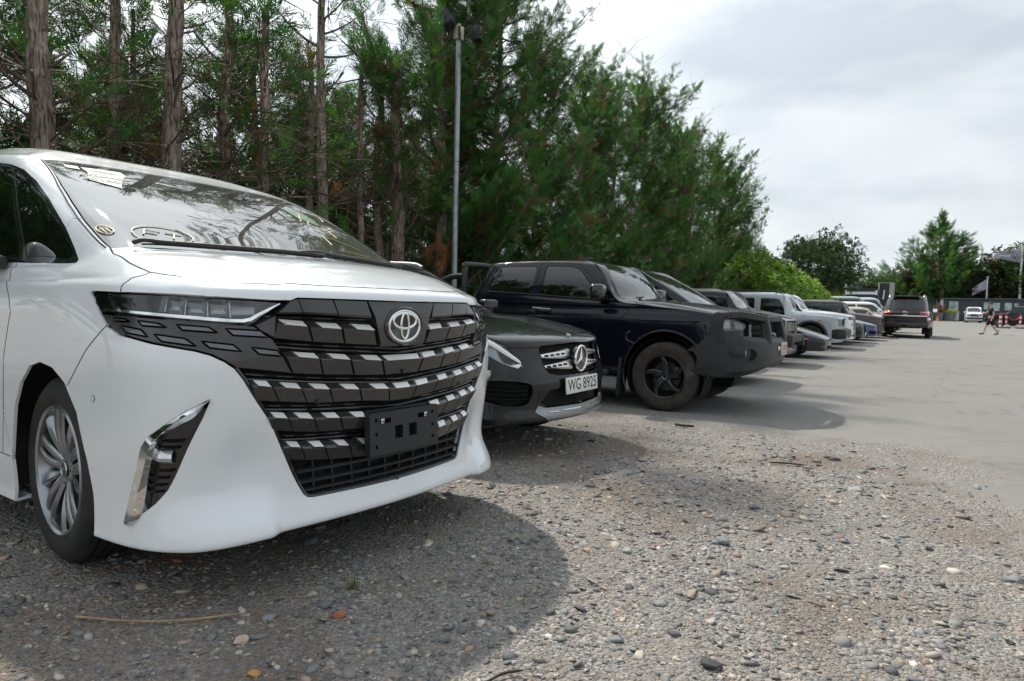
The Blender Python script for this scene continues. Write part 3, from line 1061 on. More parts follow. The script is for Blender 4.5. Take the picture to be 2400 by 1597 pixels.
# ---------------------------------------------------------------- ground: gravel patch and worn tarmac yard
def ground_material():
    m = bpy.data.materials.new('yard_surface')
    m.use_nodes = True
    nt = m.node_tree
    N, Lk = nt.nodes, nt.links
    b = N['Principled BSDF']
    tc = N.new('ShaderNodeTexCoord')

    def noise(scale, detail=6, rough=.55, dist=0.0):
        n = N.new('ShaderNodeTexNoise')
        n.inputs['Scale'].default_value = scale
        n.inputs['Detail'].default_value = detail
        n.inputs['Roughness'].default_value = rough
        n.inputs['Distortion'].default_value = dist
        Lk.new(tc.outputs['Object'], n.inputs['Vector'])
        return n.outputs['Fac']

    def math_(op, a, c=None, clamp=False):
        n = N.new('ShaderNodeMath')
        n.operation = op
        n.use_clamp = clamp
        for i, q in enumerate((a, c)):
            if q is None: continue
            if isinstance(q, (int, float)): n.inputs[i].default_value = q
            else: Lk.new(q, n.inputs[i])
        return n.outputs[0]

    def rng(f, a, c, lo, hi):
        n = N.new('ShaderNodeMapRange')
        n.interpolation_type = 'SMOOTHSTEP'
        n.inputs['From Min'].default_value = a
        n.inputs['From Max'].default_value = c
        n.inputs['To Min'].default_value = lo
        n.inputs['To Max'].default_value = hi
        Lk.new(f, n.inputs['Value'])
        return n.outputs['Result']

    def mix(f, a, c, blend='MIX'):
        n = N.new('ShaderNodeMix')
        n.data_type = 'RGBA'
        n.blend_type = blend
        for s, q in (('Factor', f), ('A', a), ('B', c)):
            if isinstance(q, (int, float)): n.inputs[s].default_value = q
            elif isinstance(q, tuple): n.inputs[s].default_value = (*q, 1)
            else: Lk.new(q, n.inputs[s])
        return n.outputs['Result']
    sep = N.new('ShaderNodeSeparateXYZ')
    Lk.new(tc.outputs['Object'], sep.inputs[0])
    X, Y = sep.outputs['X'], sep.outputs['Y']
    # gravel on the near side of two soft lines
    d1 = math_('SUBTRACT', 6.55, Y)
    d2 = math_('SUBTRACT', 1.25, math_('ADD', X, math_('MULTIPLY', Y, .22)))
    d = math_('MINIMUM', d1, d2)
    edge = math_('ADD', d, math_('MULTIPLY', math_('SUBTRACT', noise(1.1, 9, .68), .5), 2.6))
    grav = rng(edge, -.30, .22, 0, 1)
    # gravel stones: two sizes of cells, each with its own colour
    cols = []
    hts = []
    for sc, w in ((62, 1.0), (135, .6)):
        vo = N.new('ShaderNodeTexVoronoi')
        vo.inputs['Scale'].default_value = sc
        vo.inputs['Randomness'].default_value = 1.0
        Lk.new(tc.outputs['Object'], vo.inputs['Vector'])
        sp = N.new('ShaderNodeSeparateColor')
        Lk.new(vo.outputs['Color'], sp.inputs[0])
        cr = N.new('ShaderNodeValToRGB')
        cr.color_ramp.interpolation = 'CONSTANT'
        e = cr.color_ramp.elements
        pal = [(0, (.13, .135, .14)), (.16, (.21, .215, .22)), (.34, (.29, .27, .25)), (.5, (.17, .185, .19)), (.63, (.34, .30, .255)), (.74, (.25, .22, .205)), (.84, (.42, .39, .35)), (.93, (.30, .235, .20)), (.97, (.52, .49, .46))]
        e[0].position, e[0].color = pal[0][0], (*pal[0][1], 1)
        e[1].position, e[1].color = pal[1][0], (*pal[1][1], 1)
        for p, c in pal[2:]:
            q = e.new(p)
            q.color = (*c, 1)
        Lk.new(sp.outputs[0], cr.inputs['Fac'])
        cols.append(cr.outputs['Color'])
        hts.append((vo.outputs['Distance'], sc))
    pick = rng(noise(7, 4), .42, .58, 0, 1)
    gcol = mix(pick, cols[0], cols[1])
    fines = mix(rng(noise(160, 3), .3, .7, 0, 1), (.17, .155, .14), (.28, .255, .225))
    gcol = mix(rng(noise(3.2, 8, .65), .46, .66, .12, .72), gcol, fines)
    brown = rng(noise(.75, 7, .62, .4), .47, .66, 0, .7)
    gcol = mix(brown, gcol, (.155, .115, .085))
    # tarmac: pale worn binder with grit
    g1 = mix(rng(noise(240, 3, .7), .32, .68, 0, 1), (.130, .130, .127), (.265, .262, .252))
    g1 = mix(rng(noise(.35, 8, .6), .35, .7, 0, .45), g1, (.215, .205, .19))
    g1 = mix(rng(noise(1.3, 10, .72, .8), .50, .70, 0, .62), g1, (.105, .098, .092))
    g1 = mix(rng(noise(.16, 8, .65, 1.2), .46, .62, 0, .42), g1, (.24, .228, .205))
    grit = N.new('ShaderNodeTexVoronoi')
    grit.inputs['Scale'].default_value = 38
    Lk.new(tc.outputs['Object'], grit.inputs['Vector'])
    gd = math_('LESS_THAN', grit.outputs['Distance'], .16)
    g1 = mix(math_('MULTIPLY', gd, rng(noise(.8, 6), .40, .60, 0, 1)), g1, (.10, .085, .07))
    # long crack lines
    wv = N.new('ShaderNodeTexVoronoi')
    wv.feature = 'DISTANCE_TO_EDGE'
    wv.inputs['Scale'].default_value = .16
    dm = N.new('ShaderNodeVectorMath')
    nz = N.new('ShaderNodeTexNoise')
    nz.inputs['Scale'].default_value = .9
    nz.inputs['Detail'].default_value = 6
    Lk.new(tc.outputs['Object'], nz.inputs['Vector'])
    dm.operation = 'ADD'
    Lk.new(tc.outputs['Object'], dm.inputs[0])
    Lk.new(nz.outputs['Color'], dm.inputs[1])
    Lk.new(dm.outputs[0], wv.inputs['Vector'])
    crack = rng(wv.outputs['Distance'], .0012, .004, .22, 0)
    g1 = mix(crack, g1, (.075, .07, .065))
    col = mix(grav, g1, gcol)
    Lk.new(col, b.inputs['Base Color'])
    b.inputs['Roughness'].default_value = .88
    b.inputs['Specular IOR Level'].default_value = .25
    h1 = math_('MULTIPLY', math_('SUBTRACT', .5, hts[0][0]), .016)
    h2 = math_('MULTIPLY', math_('SUBTRACT', .5, hts[1][0]), .007)
    hg = math_('ADD', h1, h2)
    ht = math_('MULTIPLY', noise(240, 3, .7), .003)
    hgt = N.new('ShaderNodeMix')
    hgt.data_type = 'FLOAT'
    Lk.new(grav, hgt.inputs['Factor'])
    Lk.new(ht, hgt.inputs['A'])
    Lk.new(hg, hgt.inputs['B'])
    bp = N.new('ShaderNodeBump')
    bp.inputs['Strength'].default_value = .9
    bp.inputs['Distance'].default_value = 1.0
    Lk.new(hgt.outputs['Result'], bp.inputs['Height'])
    Lk.new(bp.outputs['Normal'], b.inputs['Normal'])
    return m


def gz_np(x, y):
    def ss(a, b, t):
        t = np.clip((t - a) / (b - a), 0, 1)
        return t * t * (3 - 2 * t)
    z = -.045 * ss(3.4, 6.5, y) + .045 * ss(18, 30, y) + .0075 * np.maximum(0.0, np.minimum(y, 105) - 27) * ss(24, 34, y)
    near = ss(14, 6, np.hypot(x, y))
    z = z + near * (.006 * np.sin(2.1 * x + 1.3 * np.sin(1.7 * y)) + .005 * np.sin(3.3 * y + 2.0 * np.sin(1.1 * x)) + .003 * np.sin(7.1 * x + 5.3 * y))
    return z


def ground_z(x, y):
    """the yard dips a little past the gravel and climbs gently to the far end"""
    def ss(a, b, t):
        t = min(max((t - a) / (b - a), 0), 1)
        return t * t * (3 - 2 * t)
    return -.045 * ss(3.4, 6.5, y) + .045 * ss(18, 30, y) + .0075 * max(0.0, min(y, 105) - 27) * ss(24, 34, y)


def build_ground():
    gx = np.concatenate([np.linspace(-700, -40, 16)[:-1], np.linspace(-40, -6, 35)[:-1], np.linspace(-6, 3, 73)[:-1], np.linspace(3, 40, 38)[:-1], np.linspace(40, 700, 16)])
    gy = np.concatenate([np.linspace(-200, -3, 16)[:-1], np.linspace(-3, 9, 97)[:-1], np.linspace(9, 120, 112)[:-1], np.linspace(120, 1200, 20)])
    Xg, Yg = np.meshgrid(gx, gy)
    V = np.stack([Xg.ravel(), Yg.ravel(), gz_np(Xg, Yg).ravel()], 1)
    nx = len(gx)
    i = np.arange(len(V)).reshape(len(gy), nx)
    F = np.stack([i[:-1, :-1].ravel(), i[:-1, 1:].ravel(), i[1:, 1:].ravel(), i[1:, :-1].ravel()], 1)
    o = link('ground', np_mesh('ground', V, F, ground_material(), smooth=True))
    o['kind'] = 'structure'


build_ground()


def tint_mat(name, rough=.8, trans=0.0, bump=0.0, bscale=90, spec=.3):
    """material coloured by each piece's own tint attribute"""
    m = bpy.data.materials.new(name)
    m.use_nodes = True
    nt = m.node_tree
    b = nt.nodes['Principled BSDF']
    at = nt.nodes.new('ShaderNodeAttribute')
    at.attribute_name = 'tint'
    b.inputs['Roughness'].default_value = rough
    b.inputs['Specular IOR Level'].default_value = spec
    nt.links.new(at.outputs['Color'], b.inputs['Base Color'])
    if trans > 0:
        t = nt.nodes.new('ShaderNodeBsdfTranslucent')
        mx = nt.nodes.new('ShaderNodeMixShader')
        mx.inputs['Fac'].default_value = trans
        gm = nt.nodes.new('ShaderNodeMix')
        gm.data_type = 'RGBA'
        gm.blend_type = 'MULTIPLY'
        gm.inputs['Factor'].default_value = 1
        gm.inputs['B'].default_value = (1.15, 1.25, .55, 1)
        nt.links.new(at.outputs['Color'], gm.inputs['A'])
        nt.links.new(gm.outputs['Result'], t.inputs['Color'])
        nt.links.new(b.outputs[0], mx.inputs[1])
        nt.links.new(t.outputs[0], mx.inputs[2])
        nt.links.new(mx.outputs[0], nt.nodes['Material Output'].inputs['Surface'])
    if bump > 0:
        tc = nt.nodes.new('ShaderNodeTexCoord')
        n = nt.nodes.new('ShaderNodeTexNoise')
        n.inputs['Scale'].default_value = bscale
        n.inputs['Detail'].default_value = 5
        nt.links.new(tc.outputs['Object'], n.inputs['Vector'])
        bp = nt.nodes.new('ShaderNodeBump')
        bp.inputs['Strength'].default_value = bump
        bp.inputs['Distance'].default_value = .004
        nt.links.new(n.outputs['Fac'], bp.inputs['Height'])
        nt.links.new(bp.outputs['Normal'], b.inputs['Normal'])
    MAT[name] = m
    return m


tint_mat('stone', rough=.75, bump=.5, bscale=160)
tint_mat('needles', rough=.65, trans=.28, spec=.25)
tint_mat('leaf', rough=.5, trans=.33, spec=.4)

_phi = (1 + 5 ** .5) / 2
ICO_V = np.array([(-1, _phi, 0), (1, _phi, 0), (-1, -_phi, 0), (1, -_phi, 0), (0, -1, _phi), (0, 1, _phi), (0, -1, -_phi), (0, 1, -_phi), (_phi, 0, -1), (_phi, 0, 1), (-_phi, 0, -1), (-_phi, 0, 1)], float)
ICO_V /= np.linalg.norm(ICO_V[0])
ICO_F = np.array([(0, 11, 5), (0, 5, 1), (0, 1, 7), (0, 7, 10), (0, 10, 11), (1, 5, 9), (5, 11, 4), (11, 10, 2), (10, 7, 6), (7, 1, 8), (3, 9, 4), (3, 4, 2), (3, 2, 6), (3, 6, 8), (3, 8, 9), (4, 9, 5), (2, 4, 11), (6, 2, 10), (8, 6, 7), (9, 8, 1)])


def on_gravel(x, y):
    return np.minimum(6.3 - y, (1.15 - (x + .22 * y)))


def build_stones():
    rng = np.random.default_rng(7)
    pal = np.array([(.115, .12, .125), (.18, .19, .195), (.20, .21, .21), (.25, .24, .23), (.16, .15, .15), (.34, .285, .225), (.38, .345, .295), (.26, .205, .175), (.33, .235, .17), (.46, .43, .385)])
    pw = np.array([.17, .17, .14, .13, .11, .10, .08, .06, .04, .025])
    n = 120000
    r = .6 + 6.2 * rng.random(n) ** .62
    a = CAM_YAW + rng.uniform(-.80, .78, n)
    x, y = -np.sin(a) * r, np.cos(a) * r
    g = on_gravel(x, y)
    keep = (rng.random(n) < np.clip(g * 1.3 + .22 * (g > -1.6), 0, 1)) & (rng.random(n) < np.clip(1.35 - r / 5.6, .10, 1) * .62)
    # patchy: stones lie thicker in some places
    pat = np.sin(2.3 * x + 1.9 * np.sin(1.3 * y)) * np.sin(1.9 * y + .7) * .5 + .5
    keep &= rng.random(n) < .45 + .55 * pat
    x, y, r = x[keep], y[keep], r[keep]
    n = len(x)
    s = .0046 * np.exp(rng.normal(0, .58, n))
    s = np.clip(s, .0028, .026) * (1 + .10 * np.maximum(r - 2, 0))
    big = rng.random(n) < .010
    s[big] *= 1.9
    sc = np.stack([s * rng.uniform(.8, 1.7, n), s * rng.uniform(.7, 1.15, n), s * rng.uniform(.22, .48, n)], 1)
    ang = rng.uniform(0, 2 * np.pi, n)
    tl = rng.normal(0, .22, (n, 2))
    T = ICO_V[None] * (1 + np.clip(rng.normal(0, .26, (n, 12, 1)), -.5, .5))
    T = T * sc[:, None, :]
    ca, sa = np.cos(ang)[:, None], np.sin(ang)[:, None]
    Xr = T[..., 0] * ca - T[..., 1] * sa
    Yr = T[..., 0] * sa + T[..., 1] * ca
    Zr = T[..., 2] + Xr * tl[:, :1] + Yr * tl[:, 1:]
    V = np.stack([Xr + x[:, None], Yr + y[:, None], Zr + (gz_np(x, y) + sc[:, 2] * .35)[:, None]], 2).reshape(-1, 3)
    F = (ICO_F[None] + 12 * np.arange(n)[:, None, None]).reshape(-1, 3)
    c = pal[rng.choice(len(pal), n, p=pw / pw.sum())] * np.exp(rng.normal(.0, .16, (n, 1)))
    hot = rng.random(n) < .004
    c[hot] = (.34, .12, .06)
    o = link('gravel', np_mesh('gravel', V, F, MAT['stone'], cols=np.repeat(c, 12, 0)))
    o['kind'] = 'stuff'
    # brown needles and twigs lying on the gravel
    n = 5200
    r = .7 + 5.0 * rng.random(n) ** .8
    a = CAM_YAW + rng.uniform(-.78, .55, n)
    x, y = -np.sin(a) * r, np.cos(a) * r
    k = (on_gravel(x, y) > .1) & (rng.random(n) < np.clip(.9 - (x + 2.2) * .45, .12, 1))
    x, y = x[k], y[k]
    n = len(x)
    L = rng.uniform(.012, .05, n)
    an = rng.uniform(0, 2 * np.pi, n)
    w = .0009
    d = np.stack([np.cos(an), np.sin(an)], 1)
    q = np.stack([-d[:, 1], d[:, 0]], 1) * w
    z = gz_np(x, y) + .006 + rng.uniform(0, .006, n)
    z2 = z + rng.normal(0, .004, n)
    P = np.stack([x, y], 1)
    bend = q * rng.normal(0, 5, (n, 1))
    A, M_, B = P - d * L[:, None] / 2, P + bend, P + d * L[:, None] / 2
    V = np.concatenate([np.column_stack([A - q, z]), np.column_stack([A + q, z]), np.column_stack([M_ + q, z + .002]), np.column_stack([M_ - q, z + .002]), np.column_stack([B + q, z2]), np.column_stack([B - q, z2])])
    i = np.arange(n)
    F = np.concatenate([np.stack([i, i + n, i + 2 * n, i + 3 * n], 1), np.stack([i + 3 * n, i + 2 * n, i + 4 * n, i + 5 * n], 1)])
    c = np.array([(.20, .12, .06), (.28, .19, .10), (.14, .09, .05), (.36, .28, .17)])[rng.integers(0, 4, n)]
    o = link('needle_litter', np_mesh('needle_litter', V, F, MAT['stone'], cols=np.tile(c, (6, 1))))
    o['kind'] = 'stuff'


build_stones()


def ground_pt(x, y):
    return Vector((x, y, float(gz_np(np.array([x]), np.array([y]))[0])))


def build_litter():
    """single larger stones, fallen twigs and a tuft of grass one can pick out in the gravel"""
    rng = np.random.default_rng(3)
    stones = [(-.93, 3.05, .034, (.17, .19, .20), 'grey angular stone in front of the carrier\'s front corner'), (-.62, 1.98, .028, (.05, .05, .055), 'dark flat stone lying in the open sunlit gravel'),
              (-.98, 3.75, .030, (.11, .12, .125), 'dark stone on the gravel before the compact crossover'), (-1.72, 1.52, .022, (.36, .13, .07), 'small rust red stone in the shaded gravel'),
              (-1.82, 1.22, .022, (.52, .40, .31), 'small pale pink pebble in the shaded gravel'), (-1.63, 1.13, .016, (.45, .24, .07), 'small orange pebble in the shaded gravel near the picture edge')]
    for x, y, s, c, lb in stones:
        n = 60
        b = bmesh.new()
        bmesh.ops.create_icosphere(b, subdivisions=2, radius=1.0)
        pl = [(Vector(rng.normal(0, 1, 3)).normalized(), rng.uniform(.62, .86)) for _ in range(12)]
        for v in b.verts:
            for nn, d in pl:
                k = v.co.dot(nn) - d
                if k > 0: v.co -= nn * k
            v.co = Vector((v.co.x * s * 1.35, v.co.y * s, v.co.z * s * .62))
        me = bpy.data.meshes.new('stone')
        b.to_mesh(me)
        b.free()
        me.materials.append(mat('stone_' + str(len(MAT)), c, rough=.8, noise=.25, nscale=60, bump=.3, bscale=150))
        o = link('stone', me)
        o.location = ground_pt(x, y) + Vector((0, 0, s * .34))
        o.rotation_euler = (0, 0, rng.uniform(0, 6))
        tag(o, lb, 'stone')
    twig_m = mat('twig_wood', (.035, .028, .022), rough=.9, noise=.3)
    pale_m = mat('dry_stem', (.33, .24, .13), rough=.9, noise=.3)
    for pts, w, m, lb in (([(.25, 2.93), (.30, 3.0), (.37, 3.02), (.44, 3.08)], .004, twig_m, 'thin dark twig on the gravel near the tarmac edge'), ([(-1.13, 1.42), (-1.09, 1.47), (-1.075, 1.55), (-1.04, 1.60)], .004, twig_m, 'forked dark twig in the gravel at the picture\'s lower edge'),
                          ([(-2.35, .98), (-2.18, 1.08), (-2.07, 1.19), (-1.98, 1.32)], .0035, pale_m, 'long pale dry stem on the shaded gravel'), ([(-1.2, 5.0), (-1.1, 5.05), (-.97, 5.06)], .006, twig_m, 'short dark stick on the gravel before the pickup'),
                          ([(-2.33, 6.1), (-2.25, 6.1), (-2.16, 6.14)], .012, twig_m, 'dark clod of wood beside the pickup\'s front tyre')):
        b = MB()
        P = [ground_pt(x, y) + Vector((0, 0, w * 1.6 + .006)) for x, y in pts]
        b.tube(spline(P, 4), [w] * (len(pts) * 4 - 4) + [w * .5], n=6)
        o = b.obj('twig', m)
        tag(o, lb, 'twig')
    # grass tuft
    V, F, C = [], [], []
    c0 = ground_pt(-1.86, 1.70)
    for i in range(70):
        a, L = rng.uniform(0, 6.28), rng.uniform(.015, .045)
        d = Vector((math.cos(a), math.sin(a), 0))
        p = c0 + d * rng.uniform(0, .03)
        lean = d * rng.uniform(.2, .9) * L
        q = Vector((-d.y, d.x, 0)) * .0014
        k = len(V)
        V += [p - q, p + q, p + lean * .5 + Vector((0, 0, L * .7)) + q * .7, p + lean * .5 + Vector((0, 0, L * .7)) - q * .7, p + lean + Vector((0, 0, L))]
        F += [(k, k + 1, k + 2, k + 3), (k + 3, k + 2, k + 4)]
        C += [[(.10, .16, .03), (.20, .22, .06), (.26, .22, .10)][rng.integers(0, 3)]] * 5
    o = link('grass_tuft', np_mesh('grass_tuft', V, F, MAT['leaf'], cols=C))
    tag(o, 'small tuft of grass growing in the shaded gravel before the carrier', 'grass tuft')


build_litter()
# ---------------------------------------------------------------- trees
def bark(name, c1, c2, sc=1.0):
    m = bpy.data.materials.new(name)
    m.use_nodes = True
    nt = m.node_tree
    b = nt.nodes['Principled BSDF']
    b.inputs['Roughness'].default_value = .9
    b.inputs['Specular IOR Level'].default_value = .2
    tc = nt.nodes.new('ShaderNodeTexCoord')
    mp = nt.nodes.new('ShaderNodeMapping')
    mp.inputs['Scale'].default_value = (26 * sc, 26 * sc, 3.4 * sc)
    n = nt.nodes.new('ShaderNodeTexNoise')
    n.inputs['Scale'].default_value = 1.6
    n.inputs['Detail'].default_value = 8
    n.inputs['Roughness'].default_value = .62
    n.inputs['Distortion'].default_value = .6
    n2 = nt.nodes.new('ShaderNodeTexNoise')
    n2.inputs['Scale'].default_value = 2.2
    n2.inputs['Detail'].default_value = 4
    cr = nt.nodes.new('ShaderNodeValToRGB')
    cr.color_ramp.elements[0].position, cr.color_ramp.elements[0].color = .36, (*[c * .30 for c in c1], 1)
    cr.color_ramp.elements[1].position, cr.color_ramp.elements[1].color = .62, (*c2, 1)
    e = cr.color_ramp.elements.new(.48)
    e.color = (*c1, 1)
    mx = nt.nodes.new('ShaderNodeMix')
    mx.data_type = 'RGBA'
    mx.blend_type = 'MULTIPLY'
    mx.inputs['Factor'].default_value = .7
    r = nt.nodes.new('ShaderNodeMapRange')
    r.inputs['From Min'].default_value, r.inputs['From Max'].default_value = .3, .7
    r.inputs['To Min'].default_value, r.inputs['To Max'].default_value = .6, 1.35
    nt.links.new(tc.outputs['Object'], mp.inputs['Vector'])
    nt.links.new(mp.outputs['Vector'], n.inputs['Vector'])
    nt.links.new(tc.outputs['Object'], n2.inputs['Vector'])
    nt.links.new(n.outputs['Fac'], cr.inputs['Fac'])
    nt.links.new(n2.outputs['Fac'], r.inputs['Value'])
    nt.links.new(cr.outputs['Color'], mx.inputs['A'])
    nt.links.new(r.outputs['Result'], mx.inputs['B'])
    nt.links.new(mx.outputs['Result'], b.inputs['Base Color'])
    bp = nt.nodes.new('ShaderNodeBump')
    bp.inputs['Strength'].default_value = 1.0
    bp.inputs['Distance'].default_value = .03
    nt.links.new(n.outputs['Fac'], bp.inputs['Height'])
    nt.links.new(bp.outputs['Normal'], b.inputs['Normal'])
    MAT[name] = m


bark('bark', (.27, .21, .17), (.46, .39, .33))
bark('limb_bark', (.19, .14, .11), (.33, .26, .21), 2.0)
mat('cut_wood', (.55, .38, .24), rough=.8, noise=.2)


def ring_tubes(paths, n=7):
    """many tapered tubes as arrays; paths = list of (points, radii)"""
    V, F = [], []
    base = 0
    ang = np.arange(n) * 2 * np.pi / n
    for P, r in paths:
        P = np.asarray(P, float)
        r = np.asarray(r, float)
        D = np.gradient(P, axis=0)
        D /= np.maximum(np.linalg.norm(D, axis=1, keepdims=True), 1e-9)
        ref = np.where(np.abs(D[:, 2:3]) > .9, [[1., 0, 0]], [[0, 0, 1.]])
        A = np.cross(D, ref)
        A /= np.maximum(np.linalg.norm(A, axis=1, keepdims=True), 1e-9)
        B = np.cross(D, A)
        ring = P[:, None] + (A[:, None] * np.cos(ang)[None, :, None] + B[:, None] * np.sin(ang)[None, :, None]) * r[:, None, None]
        k = len(P)
        V.append(ring.reshape(-1, 3))
        i = np.arange(k - 1)[:, None] * n + np.arange(n)[None]
        j = np.arange(k - 1)[:, None] * n + (np.arange(n)[None] + 1) % n
        F.append(np.stack([i, j, j + n, i + n], 2).reshape(-1, 4) + base)
        base += k * n
    return np.concatenate(V), np.concatenate(F)


def spray_template(kind, rng):
    """a flat feathery branchlet along +x, unit length: blades as thin quads"""
    V, F = [], []

    def blade(p, d, L, w, dz=0.0):
        p, d = np.array(p), np.array(d) / np.linalg.norm(d)
        q = np.cross(d, (0, 0, 1.0))
        q = q / max(np.linalg.norm(q), 1e-6) * w
        k = len(V)
        m = p + d * L * .45
        V.extend([p, m + q, p + d * L + np.array([0, 0, dz]), m - q])
        F.append((k, k + 1, k + 2, k + 3))
    if kind == 'needle':
        blade((0, 0, 0), (1, 0, 0), 1.0, .022)
        for i in range(7):
            t = .12 + .105 * i
            for s in (-1, 1):
                L = (.48 - .30 * t) * rng.uniform(.8, 1.2)
                blade((t, 0, .01 * s), (1, s * rng.uniform(.55, 1.0), rng.uniform(-.30, .35)), L, .026, rng.uniform(-.06, .05))
        blade((.75, 0, 0), (1, .15, .1), .4, .026)
    elif kind == 'twig':
        blade((0, 0, 0), (1, 0, 0), 1.0, .010)
        for i in range(4):
            t = .2 + .18 * i
            s = 1 if i % 2 else -1
            blade((t, 0, 0), (1, s * .7, rng.uniform(-.3, .3)), .4, .007)
    else:
        for i in range(7):
            a = rng.uniform(0, 6.28)
            p = np.array((rng.uniform(0, .7), rng.uniform(-.3, .3), rng.uniform(-.25, .25)))
            d = np.array((math.cos(a), math.sin(a), rng.uniform(-.5, .5)))
            blade(p, d, rng.uniform(.38, .55), .13, rng.uniform(-.1, .05))
    return np.array(V), np.array(F)


def place_sprays(P, D, S, tmpl, tint, rng, roll=.6):
    """copies of the template at P along D with size S, one mesh"""
    n = len(P)
    D = D / np.maximum(np.linalg.norm(D, axis=1, keepdims=True), 1e-9)
    up = np.tile([[0, 0, 1.0]], (n, 1)) + rng.normal(0, roll, (n, 3))
    Yv = np.cross(up, D)
    Yv /= np.maximum(np.linalg.norm(Yv, axis=1, keepdims=True), 1e-9)
    Zv = np.cross(D, Yv)
    TV, TF = tmpl
    V = P[:, None] + S[:, None, None] * (TV[None, :, :1] * D[:, None] + TV[None, :, 1:2] * Yv[:, None] + TV[None, :, 2:] * Zv[:, None])
    F = (TF[None] + len(TV) * np.arange(n)[:, None, None]).reshape(-1, TF.shape[1])
    return V.reshape(-1, 3), F, np.repeat(tint, len(TV), 0)


GREENS = np.array([(.040, .118, .034), (.052, .150, .036), (.074, .185, .040), (.034, .100, .038), (.110, .215, .048)])
BROWNS = np.array([(.16, .085, .045), (.12, .075, .05), (.20, .10, .05)])


def conifer_meshes(seed, h, bare, zc0, spread, nl, ns, trunk_r, plume=.5, lowleaf=.10, brown=.03, cut=0.5, top_taper=.35, lean=(0, 0), size=.42, bias=None):
    """trunk, limbs (some sawn off) and crown of one conifer"""
    rng = np.random.default_rng(seed)
    # trunk with ridged bark
    k, n = 40, 28
    zz = np.linspace(-.15, h * .97, k)
    ang = np.arange(n) * 2 * np.pi / n
    bx = np.cumsum(rng.normal(0, .012, k)) + lean[0] * zz / h
    by = np.cumsum(rng.normal(0, .012, k)) + lean[1] * zz / h
    rr = trunk_r * (1 - (.5 if h < 6.3 else .86) * np.clip(zz / h, 0, 1) ** .9) * (1 + .45 * np.exp(-np.maximum(zz, 0) / .25))
    ridge = 1 + .055 * np.sin(ang * 7 + rng.uniform(0, 6))[None] * np.sin(zz * 3 + 1)[:, None] + rng.normal(0, .028, (k, n))
    V = np.stack([bx[:, None] + rr[:, None] * ridge * np.cos(ang), by[:, None] + rr[:, None] * ridge * np.sin(ang), np.repeat(zz[:, None], n, 1)], 2).reshape(-1, 3)
    i = np.arange(k - 1)[:, None] * n + np.arange(n)[None]
    j = np.arange(k - 1)[:, None] * n + (np.arange(n)[None] + 1) % n
    F = np.stack([i, j, j + n, i + n], 2).reshape(-1, 4)
    trunk = np_mesh('trunk', V, F, MAT['bark'], smooth=True)
    # limbs
    paths, cuts = [], []
    SP, SD, SS, ST = [], [], [], []
    TP, TD, TS = [], [], []

    def axis(z):
        return np.array([np.interp(z, zz, bx), np.interp(z, zz, by), z])
    for q in range(nl):
        z = zc0 * .35 + (h - zc0 * .35) * (q + rng.random()) / nl if q > nl * .22 else rng.uniform(.9, zc0 + 1.2)
        t = np.clip(z / h, 0, 1)
        a = rng.uniform(0, 2 * np.pi)
        if bias is not None and rng.random() < bias[1]: a = rng.normal(bias[0], .8)
        L = spread * (1 - t * (1 - top_taper)) * rng.uniform(.45, 1.30)
        if t > .9: L *= .6
        low = z < zc0
        up0 = rng.uniform(.15, .75) if not low else rng.uniform(.2, .8)
        d = np.array([math.cos(a), math.sin(a), up0])
        d /= np.linalg.norm(d)
        p0 = axis(z)
        sawn = low and rng.random() < cut
        if sawn: L *= rng.uniform(.12, .55)
        m = 9
        s = np.linspace(0, 1, m)
        curve = plume * (s ** 2)[:, None] * np.array([[0, 0, 1.0]]) * L * .45 - (np.sin(s * 3.1) * .07 * L)[:, None] * np.array([[0, 0, 1.0]])
        side = np.cross(d, (0, 0, 1))
        P = p0 + s[:, None] * d * L + curve + side * (np.sin(s * rng.uniform(2, 5)) * .05 * L)[:, None]
        r0 = max(.010, .018 * L * rng.uniform(.6, 1.3)) * (1.7 if sawn else 1)
        paths.append((P, r0 * (1 - (.25 if sawn else .86) * s)))
        if sawn:
            cuts.append((P[-1], P[-1] - P[-2], r0 * .75))
            nsp = int(ns * .05)
        else:
            nsp = int(ns * (lowleaf if low else 1.0) * L / spread * rng.uniform(.6, 1.3))
        # second-order twigs with sprays
        for w in range(max(nsp, 1 if not sawn else 0)):
            u = rng.uniform(.18, 1.0) ** .75
            c = P[0] * 0 + np.array([np.interp(u, s, P[:, e]) for e in range(3)])
            tg = np.array([np.interp(min(u + .1, 1), s, P[:, e]) - np.interp(max(u - .1, 0), s, P[:, e]) for e in range(3)])
            tg /= max(np.linalg.norm(tg), 1e-9)
            dd = tg + rng.normal(0, .55, 3) + np.array([0, 0, .12 * plume])
            off = rng.normal(0, .11 * L ** .5, 3) * (1.05 - .5 * u)
            SP.append(c + off)
            SD.append(dd)
            SS.append(size * rng.uniform(.6, 1.35) * (.8 + .3 * (1 - t)))
            isb = rng.random() < brown * (2.2 if low else 1)
            g = BROWNS[rng.integers(0, 3)] if isb else GREENS[min(4, max(0, int(rng.normal(1.2 + 1.1 * u, .9))))]
            ST.append(g * math.exp(rng.normal(0, .18)))
        for w in range(int(3 + 5 * (low or bare))):
            u = rng.uniform(.1, .95)
            c = np.array([np.interp(u, s, P[:, e]) for e in range(3)])
            TP.append(c)
            TD.append(d + rng.normal(0, .7, 3))
            TS.append(rng.uniform(.3, .95) * min(L, 1.4))
    if bare:                                             # dead twigs standing off the bare stem
        for w in range(int(70 * bare)):
            z = rng.uniform(.6, h * .75)
            a = rng.uniform(0, 6.28)
            TP.append(axis(z))
            TD.append(np.array([math.cos(a), math.sin(a), rng.uniform(-.3, .5)]))
            TS.append(rng.uniform(.4, 1.5))
